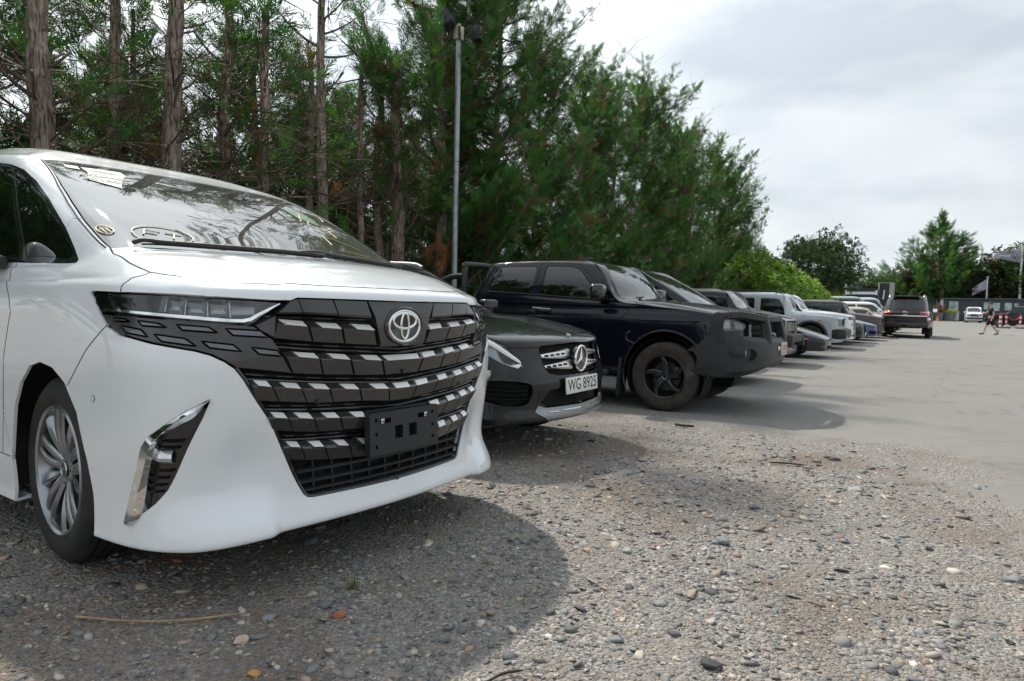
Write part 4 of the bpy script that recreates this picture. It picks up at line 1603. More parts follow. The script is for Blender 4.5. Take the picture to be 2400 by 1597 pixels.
    # top leader
    for w in range(int(ns * (.6 if h < 6.3 else 2.2))):
        z = rng.uniform(h * .80, h * 1.0)
        a = rng.uniform(0, 6.28)
        SP.append(axis(z) + rng.normal(0, .12, 3))
        SD.append(np.array([math.cos(a) * .6, math.sin(a) * .6, 1.0]))
        SS.append(size * rng.uniform(.6, 1.1))
        ST.append(GREENS[rng.integers(1, 5)] * math.exp(rng.normal(0, .18)))
    V, F = ring_tubes(paths, 7)
    limbs = np_mesh('limbs', V, F, MAT['limb_bark'], smooth=True)
    TV, TF, TC = place_sprays(np.array(TP), np.array(TD), np.array(TS), spray_template('twig', rng), np.tile([[.12, .085, .06]], (len(TP), 1)) * np.exp(rng.normal(0, .25, (len(TP), 1))), rng)
    V, F, C = place_sprays(np.array(SP), np.array(SD), np.array(SS), spray_template('needle', rng), np.array(ST), rng)
    crown = np_mesh('crown', V, F, MAT['needles'], cols=C)
    twigs = np_mesh('twigs', TV, TF, MAT['stone'], cols=TC)
    cm = None
    if cuts:
        b = MB()
        for p, d, r in cuts:
            d = Vector(d).normalized()
            b.tube([Vector(p) - d * .004, Vector(p) + d * .006], r, n=9)
        cm = b.mesh('cut_end', MAT['cut_wood'])
    return trunk, limbs, twigs, crown, cm


def tree_obj(name, meshes, loc, rz, sc, label, group, cat='tree'):
    t = empty(name, loc, rz, label, cat, group)
    t.scale = sc if hasattr(sc, '__len__') else (sc, sc, sc)
    tr = link('trunk', meshes[0], t)
    lb = link('limbs', meshes[1], t)
    lb['kind'] = 'stuff'
    if meshes[2] is not None:
        tw = link('twigs', meshes[2], t)
        tw['kind'] = 'stuff'
    cr = link('crown', meshes[3], t)
    if len(meshes) > 4 and meshes[4] is not None:
        ce = link('cut_end', meshes[4], t)
        ce['kind'] = 'stuff'
    return t


def build_tree_row():
    g = 'tall conifers behind the parked cars'
    tall = [conifer_meshes(s, 5.7, 1.0, 4.6, 1.6, 56, 18, .165, lowleaf=.26, cut=.5) for s in (11, 12)]
    thin = [conifer_meshes(s, 5.6, .9, 4.6, 1.4, 50, 17, .088, lowleaf=.30, cut=.35) for s in (21, 22)]
    lofty = conifer_meshes(25, 11.4, .7, 8.3, 1.7, 60, 26, .11, lowleaf=.10, cut=.35, size=.36)
    full = [conifer_meshes(s, 9.6, .25, 1.0, 2.3, 125, 95, .13, plume=.95, lowleaf=.85, brown=.11, top_taper=.62, cut=.12, size=.30, bias=(1.15, .40)) for s in (31, 32)]
    back = [conifer_meshes(s, 6.0, .3, .8, 2.7, 100, 46, .11, plume=.3, lowleaf=.8, brown=.02, cut=.05, size=.5) for s in (41,)]
    # bare stems at the left: x, y, kind, scale, words
    stems = [(-9.0, 3.43, tall[0], 1.05, 'thick pale bare trunk at the far left with a long rising branch'), (-9.9, 4.55, thin[0], 1.35, 'slim trunk just right of the thick leftmost trunk'),
             (-10.2, 5.15, thin[1], .62, 'very thin young stem between two thicker trunks over the carrier\'s screen'), (-9.0, 5.0, tall[1], 1.0, 'thick dark trunk with two round saw cuts behind the carrier\'s roof'),
             (-9.4, 5.85, thin[1], 1.2, 'straight medium trunk behind the middle of the carrier\'s windscreen'), (-9.2, 6.45, thin[0], 1.25, 'straight reddish trunk with short sawn limbs above the windscreen top'),
             (-10.0, 7.95, thin[0], .95, 'thin trunk half hidden behind long dead branches'), (-9.3, 7.85, lofty, 1.0, 'dark straight trunk left of a close pair of trunks'),
             (-9.4, 8.75, thin[0], .85, 'thinner left trunk of a close pair'), (-9.6, 9.15, thin[1], 1.15, 'thicker right trunk of a close pair'), (-9.2, 9.4, tall[0], .93, 'last bare trunk left of the lamp post')]
    for i, (x, y, ms, sc, lb) in enumerate(stems):
        tree_obj('conifer', ms, (x, y, 0), 1.3 * i + .4, (sc, sc, 1.0 if sc > .8 else .95), lb, g)
    fulls = [(-9.2, 10.7, 0, 0.98, 'bushy conifer right behind the lamp post'), (-9.1, 12.4, 1, 0.95, 'tallest bushy conifer with plumes reaching right at the picture top'), (-9.4, 14.6, 0, 0.77, 'bushy conifer with feathery tips over the pickup\'s cab'),
             (-9.5, 17.0, 0, 0.8, 'bushy conifer behind the pickup\'s bonnet'), (-9.7, 19.4, 1, 0.83, 'bushy conifer with a rounded top right of the tallest one'), (-9.8, 21.9, 0, 0.89, 'bushy conifer with a high plume leaning right'),
             (-9.9, 24.6, 0, 0.81, 'conifer with bare brown lower limbs behind the far windscreens'), (-10.2, 27.6, 1, 0.85, 'conifer with ragged plumes in the falling tree line'), (-10.3, 31.0, 0, 0.85, 'conifer with brown inner twigs near the row\'s end'),
             (-10.6, 34.6, 0, 0.81, 'last but one conifer of the row, plumes leaning to open sky'), (-11.0, 38.6, 1, 0.52, 'low last conifer of the row beside the bright hedge')]
    for i, (x, y, k, sc, lb) in enumerate(fulls):
        tree_obj('conifer', full[k], (x, y, ground_z(x, y)), 2.1 * i, (sc * 1.08, sc * 1.08, sc), lb, g)
    backs = [(-13.2, 4.2, 1.0, 'dark conifer standing behind the thick leftmost trunk'), (-13.6, 6.6, .92, 'dark conifer behind the slim trunks over the carrier'), (-13.0, 9.0, 1.05, 'dark conifer behind the trunks with sawn limbs'),
             (-13.8, 11.5, 1.0, 'dark conifer behind the close pair of trunks'), (-13.2, 14.2, 1.0, 'dark conifer seen through the gaps left of the lamp post'), (-13.4, 1.6, 1.0, 'dark conifer at the extreme left edge behind the row'),
             (-9.6, .2, 1.05, 'conifer just left of the view mirrored in the carrier\'s side glass'), (-9.4, -2.8, 1.15, 'conifer left of the view near the carrier\'s tail')]
    for i, (x, y, sc, lb) in enumerate(backs):
        tree_obj('conifer', back[0], (x, y, 0), 1.7 * i, sc, lb, g)


build_tree_row()
# ---------------------------------------------------------------- the white people carrier: parts
VAN_X, VAN_Y = -2.912, 2.056
van_sh = Shell(van_cage(), fit=3, disp=van_disp)
van = empty('people_carrier', (VAN_X, VAN_Y, 0), 0,
            'white people carrier in the foreground with tall dark grille and empty black plate bracket', 'people carrier',
            'vehicles parked nose out along the trees')


def build_van():
    sh = van_sh
    o = {}
    hood_edge = [(0, 10.695), (1.82, 10.70), (2.752, 10.80), (2.967, 10.815), (3.36, 10.862), (3.52, 10.81), (5.799, 10.916), (6.35, 11.12), (6.565, 11.409)]
    rec_top = [(0, 9.0), (.91, 9.043), (1.877, 9.07), (2.553, 9.077), (2.718, 8.854), (3.196, 8.834), (4.156, 8.978), (5.828, 9.142), (7.80, 9.25), (7.874, 9.106)]
    rec_low = [(7.701, 8.444), (7.543, 7.973), (7.328, 7.594), (6.978, 7.375), (6.077, 7.204), (4.976, 7.046), (4.578, 6.946), (4.246, 6.794), (4.025, 6.642),
               (3.831, 6.391), (3.508, 5.841), (3.176, 5.30), (2.80, 4.42), (2.398, 3.378), (2.30, 3.12), (2.20, 2.99), (2.05, 2.955), (1.535, 2.943), (0, 2.894)]
    arch = [(7.70, 0), (7.728, 1.798)] + VT['arch'][0:] + [(10.05, 2.2), (10.03, 0)]
    o['bumper'] = [(0, 0), (0, 6), (3.8, 7.0), (5, 7.4), (6.5, 7.5), (7.2, 7.62), (7.328, 7.594), (7.571, 7.272), (7.879, 6.886), (8.435, 6.023), (8.2, 5.33), (7.9, 4), (7.72, 1.8), (7.7, 0)]
    o['front_fender'] = [(6.565, 11.409), (7.122, 10.814), (7.177, 10.188), (7.134, 9.2), (7.85, 9.2), (7.5, 7.9), (7.328, 7.594), (7.571, 7.272), (7.879, 6.886), (8.435, 6.023), (9.2, 5.5),
                         (10.08, 3.36), (10.25, 4.817), (10.234, 6.411), (10.037, 7.847), (10.074, 8.503), (10.237, 10.237), (10.208, 12.122), (10.132, 13.95),
                         (8.957, 13.819), (7.594, 13.505), (7.441, 13.674), (7.352, 13.985), (7.04, 14.77), (6.4, 14.95), (5.929, 14.882), (5.771, 14.456), (5.625, 13.995), (5.985, 13.505), (6.385, 12.368)]
    o['sill'] = [(10.03, 0), (10.05, 2.2), (10.10, 3.349), (10.28, 3.41), (12.95, 3.45), (12.95, 0)]
    o['front_door'] = [(10.08, 3.42), (10.25, 4.817), (10.234, 6.411), (10.037, 7.847), (10.074, 8.503), (10.237, 10.237), (10.208, 12.122), (10.132, 13.95), (12.95, 14.0), (12.95, 3.47)]
    o['front_panel'] = hood_edge + [(7.122, 10.814), (7.177, 10.188), (7.134, 9.2)] + rec_top[::-1][2:]
    o['bonnet'] = hood_edge + [(6.385, 12.368), (5.985, 13.505), (5.62, 13.98), (4, 13.99), (0, 13.99)]
    o['windscreen'] = [(0, 17.36), (1.7, 17.34), (3.2, 17.40), (4.77, 17.451)] + VT['glassL'][1:5] + [(5.61, 14.01), (4, 14.01), (0, 14.01)]
    o['recess'] = rec_top + rec_low
    o['lens'] = VT['lens'][1:]
    o['lamp_panel'] = [(7.535, 8.0), (6.5, 7.945), (5.33, 7.885), (4.45, 7.81), (3.74, 7.745), (3.57, 7.71), (3.15, 7.32), (2.98, 7.0), (2.68, 6.46), (3.3, 6.55), (3.98, 6.65),
                       (4.23, 6.81), (4.56, 6.965), (4.97, 7.065), (6.07, 7.225), (6.97, 7.395), (7.31, 7.60), (7.525, 7.96)]
    for i in range(8): o['ins%d' % i] = VT['ins%d' % i]
    o['chrome_strip'] = [(u, v + .02) for u, v in VT['chrome_top']] + [(u, v - .02) for u, v in VT['chrome_bot'][::-1]]
    blade_o = [tuple(p) for p in VT['blade_out']]
    blade_i = [tuple(p) for p in VT['blade_in']]
    o['fog_pocket'] = blade_i[:-1] + [(4.64, 5.80)] + [tuple(p) for p in VT['pocket']][:-1]
    o['fog_blade'] = blade_o + blade_i[1:-1]
    o['arch'] = arch
    o['side_trim'] = [(9.234, 17.59), (8.512, 17.462), (7.538, 17.056), (7.04, 16.464), (6.947, 15.67), (7.043, 14.77), (7.352, 13.985), (7.441, 13.674), (7.594, 13.505),
                      (8.957, 13.819), (10.627, 14.024), (12.7, 14.05), (12.7, 17.7), (10.3, 17.72)]
    o['quarter_glass'] = [(8.334, 17.227), (7.777, 16.909), (7.332, 16.448), (7.134, 15.698), (7.272, 14.799), (7.522, 14.066), (7.752, 13.899), (8.821, 14.139), (9.70, 14.22)]
    o['door_glass'] = [(8.56, 17.32), (9.25, 17.40), (10.3, 17.50), (12.6, 17.5), (12.6, 14.3), (10.583, 14.285), (9.97, 14.26)]
    o['sliding_glass'] = [(12.85, 14.3), (14.6, 14.3), (14.6, 17.5), (12.85, 17.5)]
    o['rear_glass'] = [(15.6, 14.3), (17, 14.3), (17, 17.4), (15.6, 17.4)]
    us = np.concatenate([np.linspace(0, 6, 67)[:-1], np.linspace(6, 10.6, 60)[:-1], np.linspace(10.6, 17, 20)])
    vs = np.concatenate([np.linspace(0, 12, 140)[:-1], np.linspace(12, sh.R - 1, 72)])
    pn = Panels(sh, us, vs, o, step=.10)
    W, GB = MAT['white_paint'], MAT['gloss_black']
    pn.part(['body'], W, van, 'body_shell', both=True)
    pn.part('bumper', W, van, 'front_bumper', both=True, rim=.03)
    pn.part('front_fender', W, van, 'front_wing', side=0)
    pn.part('front_door', W, van, 'front_door', side=0)
    pn.part('sill', W, van, 'sill', side=0)
    pn.part('front_panel', W, van, 'front_panel', both=True, rim=.02, gap=.0032)
    pn.part('bonnet', W, van, 'bonnet', both=True, rim=.02, gap=.0032)
    pn.part('windscreen', MAT['screen_glass'], van, 'windscreen', both=True, off=-.003, rim=.006, gap=.004)
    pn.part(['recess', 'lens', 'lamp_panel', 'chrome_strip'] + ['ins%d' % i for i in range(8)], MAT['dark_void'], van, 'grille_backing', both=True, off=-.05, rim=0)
    lp = pn.part(['lamp_panel'], MAT['smoke_chrome'], van, 'lamp_panel', side=0, off=-.006, rim=.02, gap=.003)
    for i in range(8):
        for q, ob in enumerate(pn.part('ins%d' % i, MAT['lamp_insert'], van, 'light_insert', side=0, off=-.004, rim=.004, gap=.0035)):
            ob.parent = lp[q]
    lamps = pn.part(['lens', 'chrome_strip'], MAT['lamp_glass'], van, 'headlight', side=0, off=-.004, rim=.018, gap=.003)
    for q, nm, mt_, names, off in ((0, 'lamp_housing', 'gloss_black', ['lens', 'chrome_strip'], -.040), (1, 'chrome_strip', 'chrome', ['chrome_strip'], -.001)):
        for k, ob in enumerate(pn.part(names, MAT[mt_], van, nm, side=0, off=off, rim=.004 if q else 0, gap=0)): ob.parent = lamps[k]
    bo, bi, br_ = [spline(np.array(q), 6) for q in ([(4.585, 5.963), (5.183, 5.687), (5.731, 5.344), (6.124, 5.068), (6.313, 4.855), (6.42, 4.608), (6.709, 3.586), (6.881, 2.588), (6.80, 2.50)],
                                                  [(4.585, 5.963), (4.971, 5.562), (5.377, 5.357), (5.813, 5.069), (5.965, 4.885), (6.094, 4.511), (6.233, 3.996), (6.419, 2.937), (6.60, 2.62)],
                                                  [(4.585, 5.963), (4.99, 5.70), (5.456, 5.423), (5.914, 5.017), (6.073, 4.773), (6.18, 4.48), (6.41, 3.652), (6.56, 2.80), (6.70, 2.54)])]
    for sg in (-1, 1):
        b = MB()
        rws = []
        for (q, off) in ((bo, -.012), (bo, .002), (br_, .017), (bi, .001), (bi, -.024)):
            uu, vv = q[:, 0], q[:, 1]
            P = sh.ev(uu, vv) + sh.nrm(uu, vv) * off
            rws.append([b.bm.verts.new((p[0], p[1] * sg, p[2])) for p in P])
        for a, c in zip(rws[:-1], rws[1:]):
            for k in range(len(a) - 1): b.bm.faces.new((a[k], a[k + 1], c[k + 1], c[k]))
        b.obj('fog_lamp_trim', MAT['chrome'], van, smooth=20)
    pockets = pn.part('fog_pocket', MAT['gloss_black'], van, 'fog_lamp_pocket', side=0, off=-.026, rim=0, gap=-.006)
    pn.part('side_trim', GB, van, 'window_trim', side=0, off=-.003, gap=.001)
    pn.part('quarter_glass', MAT['dark_glass'], van, 'quarter_window', side=0, off=-.006, rim=.004)
    pn.part('door_glass', MAT['dark_glass'], van, 'door_window', side=0, off=-.006, rim=.004)
    pn.part('sliding_glass', MAT['dark_glass'], van, 'sliding_door_window', side=0, off=-.006, rim=.004)
    pn.part('rear_glass', MAT['dark_glass'], van, 'rear_window', both=True, off=-.006, rim=.004)

    flip = np.array([1, -1, 1])

    def patch(uvc, prof, s_cuts=6, side=-1, taper=0.0):
        """raised piece over a quad of the skin (TL, TR, BR, BL in u, v); prof: (t down, height) pairs; returns V, F"""
        c = np.array(uvc, float)
        ss = np.linspace(0, 1, s_cuts)
        V, grid = [], []
        for t, h in prof:
            r = []
            for s in ss:
                uv = (c[0] * (1 - s) + c[1] * s) * (1 - t) + (c[3] * (1 - s) + c[2] * s) * t
                sg = 1.0
                u = uv[0]
                if u < 0: sg, u = -1.0, -u
                P = sh.ev([u], [uv[1]])[0]
                N = sh.nrm([u], [uv[1]])[0]
                P = P + N * h
                P[1] *= sg
                r.append(len(V))
                V.append(P)
            grid.append(r)
        F = [(grid[i][j], grid[i][j + 1], grid[i + 1][j + 1], grid[i + 1][j]) for i in range(len(grid) - 1) for j in range(s_cuts - 1)]
        # skirts
        n = len(V)
        ring = grid[0] + [g[-1] for g in grid[1:]] + grid[-1][::-1][1:] + [g[0] for g in grid[::-1][1:-1]]
        V = np.array(V)
        ctr = V.mean(0)
        base = V[ring] - np.array([.035, 0, 0])
        V = np.concatenate([V, V[ring], base])
        k = len(ring)
        F += [(n + i, n + (i + 1) % k, n + k + (i + 1) % k, n + k + i) for i in range(k)]
        V = V * flip
        return V, F

    def piece(name, uvc, prof, m, parent, cuts=6, shrink=0.0, mirror=True, label=None):
        c = np.array(uvc, float)
        if shrink:
            mid = c.mean(0)
            c = mid + (c - mid) * (1 - shrink)
        outs = []
        V, F = patch(c, prof, cuts)
        for sg in ((1, -1) if mirror else (1,)):
            b = MB()
            vs = [b.bm.verts.new((p[0], p[1] * sg, p[2])) for p in V]
            for f in F: b.bm.faces.new([vs[i] for i in f])
            outs.append(b.obj(name, m, parent if not isinstance(parent, list) else parent[0 if sg > 0 else 1], smooth=24, label=label))
        return outs

    grille = empty('grille', (0, 0, 0))
    grille.parent = van
    sm = MAT['smoke_chrome']
    wedge = [(0, -.020), (.03, -.016), (.25, .006), (.29, .009), (.97, -.001), (1, -.006)]
    flat0 = [(0, -.004), (.04, .000), (.9, .006), (1, .002)]
    T0 = {'a': [(2.54, 9.03), (1.735, 9.03), (1.628, 8.09), (2.425, 8.16)], 'b': [(1.71, 9.03), (.985, 9.0), (.866, 7.98), (1.604, 8.06)],
          'l': [(2.72, 8.83), (2.56, 9.03), (2.445, 8.16), (3.06, 8.14)]}
    for k, c in T0.items(): piece('grille_tile', c, flat0, sm, grille, shrink=.012)
    piece('grille_tile', [(3.54, 7.74), (3.085, 8.12), (3.14, 7.36), (3.42, 7.56)], [(0, -.01), (.1, -.002), (.95, 0), (1, -.004)], sm, grille)
    for r in '12345':
        for cidx in 'abcde':
            k = r + cidx
            if 'tile' + k not in VT: continue
            c = [tuple(p) for p in VT['tile' + k]]
            if k == '1a': c[0] = (3.03, 7.98)
            ts = piece('grille_tile', c, wedge, sm, grille, shrink=.02)
            d = np.array(VT['dash' + k])
            # the dash lies on the sloping top band of its tile
            piece('bright_dash', d, [(0, -.0125), (.05, -.0115), (.92, .0098), (1, .0085)], MAT['bright_trim'], ts, cuts=4)
    # centre tiles
    for c, dsh in (([(.62, 6.795), (-.62, 6.795), (-.46, 6.27), (.46, 6.27)], [(.52, 6.79), (-.52, 6.79), (-.46, 6.655), (.46, 6.655)]),
                   ([(.43, 6.03), (-.43, 6.03), (-.31, 5.52), (.31, 5.52)], [(.22, 6.015), (-.22, 6.015), (-.2, 5.88), (.2, 5.88)]),
                   ([(.92, 5.30), (-.92, 5.30), (-.76, 4.80), (.76, 4.80)], None), ([(.79, 4.51), (-.79, 4.51), (-.6, 3.97), (.6, 3.97)], None)):
        ts = piece('grille_tile', c, wedge, sm, grille, cuts=9, mirror=False)
        if dsh: piece('bright_dash', dsh, [(0, -.0125), (.05, -.0115), (.92, .0098), (1, .0085)], MAT['bright_trim'], ts[0], cuts=7, mirror=False)
    # emblem housing
    piece('emblem_housing', [(.955, 9.0), (-.955, 9.0), (-.62, 7.04), (.62, 7.04)], [(0, -.003), (.03, .002), (.5, .008), (.95, .006), (1, -.002)], sm, grille, cuts=11, mirror=False)
    # thin bars between the rows of tiles
    bars = MB()
    for ra, rb in (((3.25, 7.22), (0, 6.93)), ((3.35, 8.02), (0, 7.86)), ((3.75, 6.46), (0, 6.10)), ((3.45, 5.70), (0, 5.43)), ((3.05, 4.87), (0, 4.66))):
        for dv in (0.03, -.09):
            pts = []
            for s in np.linspace(-1, 1, 33):
                u = abs(s) * ra[0]
                v = rb[1] + (ra[1] - rb[1]) * abs(s) + dv
                P = sh.ev([u], [v])[0] + sh.nrm([u], [v])[0] * (-.022)
                P[1] *= np.sign(s) if s else 0
                pts.append(P)
            bars.tube(pts, .0045, n=6)
    bars.obj('grille_bar', GB, grille)
    # lower grille: slats, uprights, lip
    for v0, v1 in ((3.86, 3.80), (3.52, 3.46), (3.22, 3.17)):
        piece('grille_slat', [(2.48 - (3.8 - v0) * -.36 - .03, v0 + .07), (-(2.48 - (3.8 - v0) * -.36 - .03), v0 + .07), (-(2.45 - (3.8 - v1) * -.36 - .03), v1), (2.45 - (3.8 - v1) * -.36 - .03, v1)],
              [(0, -.045), (.3, -.014), (1, -.016)], MAT['plastic_grey'], grille, cuts=21, mirror=False)
    for u in (.22, .66, 1.1, 1.54, 1.98):
        piece('grille_upright', [(u + .035, 4.1), (u - .005, 4.1), (u - .045, 3.0), (u - .005, 3.0)], [(0, -.03), (1, -.03)], MAT['matt_black'], grille, cuts=2)
    piece('grille_lip', [(2.24, 3.10), (-2.24, 3.10), (-2.13, 2.965), (2.13, 2.965)], [(0, -.03), (.5, -.006), (1, -.002)], MAT['plastic_grey'], grille, cuts=21, mirror=False)
    for sg in (1, -1):
        b = MB()
        q = polyline(rec_low[8:], step=.15, closed=False)
        P = sh.ev(q[:, 0] - .035, q[:, 1] + .01) + sh.nrm(q[:, 0] - .035, q[:, 1] + .01) * -.007
        P[:, 1] *= -sg
        b.tube(P, .006, n=6)
        b.obj('grille_frame', GB, grille)
    b = MB()
    for u, v in ((2.5, 5.93), (-2.5, 5.93)):
        P = sh.ev([2.05], [5.76])[0] - np.array([.012, 0, 0])
        b.cyl((P[0] - .02, P[1] * np.sign(u), P[2]), (P[0] + .014, P[1] * np.sign(u), P[2]), .0125, n=16)
        b.cyl((P[0], P[1] * np.sign(u), P[2]), (P[0] + .017, P[1] * np.sign(u), P[2]), .008, n=12)
    b.obj('parking_sensor', MAT['matt_black'], grille)
    b = MB()
    b.cyl((.945, .0, .771), (.957, .0, .771), .009, n=16)
    b.cyl((.945, .0, .771), (.959, .0, .771), .005, n=12)
    b.obj('front_camera', GB, grille)

    # headlight modules behind the lens
    for u0, u1, v0, v1 in ((5.95, 5.45, 8.25, 8.95), (5.35, 4.75, 8.15, 8.85), (4.68, 4.15, 8.10, 8.75), (4.08, 3.52, 8.06, 8.66)):
        a, bb = lamps[0], lamps[1]
        piece('lamp_module', [(u0, v1), (u1, v1 - .05), (u1 - .03, v0), (u0 - .03, v0)], [(0, -.030), (.15, -.018), (.5, -.034), (.85, -.022), (1, -.034)], MAT['reflector'], [a, bb], cuts=5)
        piece('lamp_divider', [(u0 + .045, v1 + .05), (u0 + .015, v1 + .05), (u0 - .01, v0 - .05), (u0 + .02, v0 - .05)], [(0, -.012), (.5, -.008), (1, -.012)], MAT['lamp_clear'], [a, bb], cuts=2)
    piece('lamp_module', [(6.9, 9.0), (6.2, 9.0), (6.15, 8.25), (6.8, 8.25)], [(0, -.03), (.5, -.02), (1, -.03)], MAT['alloy_dark'], lamps, cuts=4)

    # fog lamps and slats in the side pockets
    for k, (a, b_, c_) in enumerate(((4.786, 5.90, 5.40), (4.218, 6.03, 5.62), (4.026, 6.10, 5.78), (3.823, 6.14, 5.87), (3.623, 6.19, 5.97), (4.95, 5.75, 5.28))):
        piece('pocket_slat', [(b_, a + .03), (c_, a + .05), (c_, a - .03), (b_, a - .05)], [(0, -.024), (.5, -.012), (1, -.02)], GB, pockets, cuts=4)
    piece('fog_lamp', [(5.96, 4.70), (5.60, 4.70), (5.60, 4.40), (5.98, 4.40)], [(0, -.02), (.2, -.008), (.5, -.004), (.8, -.008), (1, -.02)], MAT['lamp_clear'], pockets, cuts=6)

    # emblem: ring, dish and the three ovals
    ex, ez, ea, eb = .957, .957, .092, .066
    em = empty('emblem', (0, 0, 0))
    em.parent = van

    def oval(cy, cz, a, b2, w, thick, name, m, n=48, x=0.0, wmin=None):
        b = MB()
        pts, rad = [], []
        for t in np.linspace(0, 2 * math.pi, n + 1):
            pts.append((ex + x, cy + a * math.cos(t), cz + b2 * math.sin(t)))
        b.tube(pts, w, n=8, cap=False)
        for v in b.bm.verts: v.co.x = ex + x + (v.co.x - ex - x) * thick
        return b.obj(name, m, em)
    b = MB()
    n = 48
    for rr, xx in ((1.22, -.010), (1.20, -.002), (1.06, .002), (1.02, -.001)):
        pass
    rings = []
    for rr, xx in ((1.24, -.014), (1.22, -.002), (1.13, .004), (1.03, .0005), (0.0, .0005)):
        rings.append([b.bm.verts.new((ex + xx, ea * rr * math.cos(2 * math.pi * i / n), ez + eb * rr * math.sin(2 * math.pi * i / n))) for i in range(n)] if rr > 0 else [b.bm.verts.new((ex + xx, 0, ez))])
    for i in range(len(rings) - 2):
        for j in range(n): b.bm.faces.new((rings[i][j], rings[i][(j + 1) % n], rings[i + 1][(j + 1) % n], rings[i + 1][j]))
    for j in range(n): b.bm.faces.new((rings[-2][j], rings[-2][(j + 1) % n], rings[-1][0]))
    b.obj('emblem_dish', GB, em)
    oval(0, ez, ea * .96, eb * .95, .0062, .5, 'emblem_ring', MAT['chrome'])
    oval(0, ez + eb * .33, ea * .72, eb * .48, .0062, .5, 'emblem_oval', MAT['chrome'], x=.001)
    oval(0, ez - .000, ea * .24, eb * .80, .0055, .5, 'emblem_oval', MAT['chrome'], x=.002)

    # number plate bracket without a plate
    b = MB()
    px_ = .962
    tilt = Matrix.Translation((px_, 0.0, .532)) @ Matrix.Rotation(R(-3), 4, 'Y')
    holes = [(-.115, .048, .062, .020), (.105, .048, .062, .020), (-.040, -.004, .046, .052), (.042, -.004, .046, .052)] + \
            [(sx * .165, zz, .014, .014) for sx in (-1, 1) for zz in (.055, .0, -.05)]
    Wd, Hd, th = .200, .084, .010
    ysx = sorted({-Wd, Wd} | {round(h[0] + s * h[2] / 2, 4) for h in holes for s in (-1, 1)})
    zsx = sorted({-Hd, Hd} | {round(h[1] + s * h[3] / 2, 4) for h in holes for s in (-1, 1)})
    grid = {}

    def gv(i, j, x):
        k = (i, j, x)
        if k not in grid: grid[k] = b.bm.verts.new((x, ysx[i], zsx[j]))
        return grid[k]
    solid = {}
    for i in range(len(ysx) - 1):
        for j in range(len(zsx) - 1):
            cy, cz = (ysx[i] + ysx[i + 1]) / 2, (zsx[j] + zsx[j + 1]) / 2
            solid[i, j] = not any(abs(cy - h[0]) < h[2] / 2 and abs(cz - h[1]) < h[3] / 2 for h in holes)
    for (i, j), so in solid.items():
        if not so: continue
        b.bm.faces.new((gv(i, j, th), gv(i + 1, j, th), gv(i + 1, j + 1, th), gv(i, j + 1, th)))
        b.bm.faces.new((gv(i, j, -.02), gv(i, j + 1, -.02), gv(i + 1, j + 1, -.02), gv(i + 1, j, -.02)))
        for di, dj, e in ((-1, 0, ((i, j), (i, j + 1))), (1, 0, ((i + 1, j + 1), (i + 1, j))), (0, -1, ((i + 1, j), (i, j))), (0, 1, ((i, j + 1), (i + 1, j + 1)))):
            if not solid.get((i + di, j + dj), False):
                (p, q), (r_, s_) = e
                b.bm.faces.new((gv(p, q, th), gv(r_, s_, th), gv(r_, s_, -.02), gv(p, q, -.02)))
    for v in b.bm.verts: v.co = tilt @ v.co
    br = b.obj('plate_bracket', MAT['bracket_plastic'], van, smooth=0)
    for sy in (-1, 1):
        b = MB()
        b.box(tilt @ Vector((.006, -.128 if sy < 0 else .125, .048)), (.006, .018, .020), bev=.002)
        b.obj('plate_fixing', MAT['satin_chrome'], br)
        b = MB()
        c = tilt @ Vector((.0075, -.128 if sy < 0 else .125, .048))
        b.cyl(c, c + Vector((.003, 0, 0)), .004, n=10)
        b.obj('screw', MAT['matt_black'], br)
    b = MB()
    b.box(tilt @ Vector((-.03, 0, 0)), (.02, .36, .14))
    b.obj('bracket_backing', MAT['dark_void'], br)

    # windscreen writing, stickers, wipers
    def on_glass(u, v, h=.0015):
        P = sh.ev([abs(u)], [v])[0] + sh.nrm([abs(u)], [v])[0] * h
        P[1] *= -np.sign(u) if u else 0
        return P

    def stroke(name, uvs, w, m, parent):
        b = MB()
        pl = polyline(uvs, step=.08, closed=False)
        pts = [on_glass(*p) for p in pl]
        b.tube(pts, w, n=5, flat=.35)
        return b.obj(name, m, parent)
    ws = [o_ for o_ in van.children if o_.name.startswith('windscreen')][0]
    cx, cv, au, av = 3.22, 14.50, .86, .235
    stroke('marker_stroke', [(cx + au * math.cos(t), cv + av * math.sin(t)) for t in np.linspace(0, 2 * math.pi, 40)], .003, MAT['marker_pale'], ws)
    for pl in ([(3.55, 14.645), (3.75, 14.49)], [(3.55, 14.645), (3.15, 14.59)], [(3.64, 14.57), (3.3, 14.53)], [(3.03, 14.575), (2.62, 14.525)], [(2.80, 14.545), (2.98, 14.395)]):
        stroke('marker_stroke', pl, .0036, MAT['marker_pale'], ws)
    stroke('marker_stroke', [(5.15 + .42 * math.cos(t), 14.58 + .11 * math.sin(t)) for t in np.linspace(0, 2 * math.pi, 30)], .0035, MAT['marker_yellow'], ws)
    for pl in ([(5.3, 14.63), (5.2, 14.52)], [(5.3, 14.63), (5.05, 14.62)], [(5.0, 14.62), (4.95, 14.53)]):
        stroke('marker_stroke', pl, .003, MAT['marker_yellow'], ws)
    wr = [tuple(p) for p in VT['writing']]
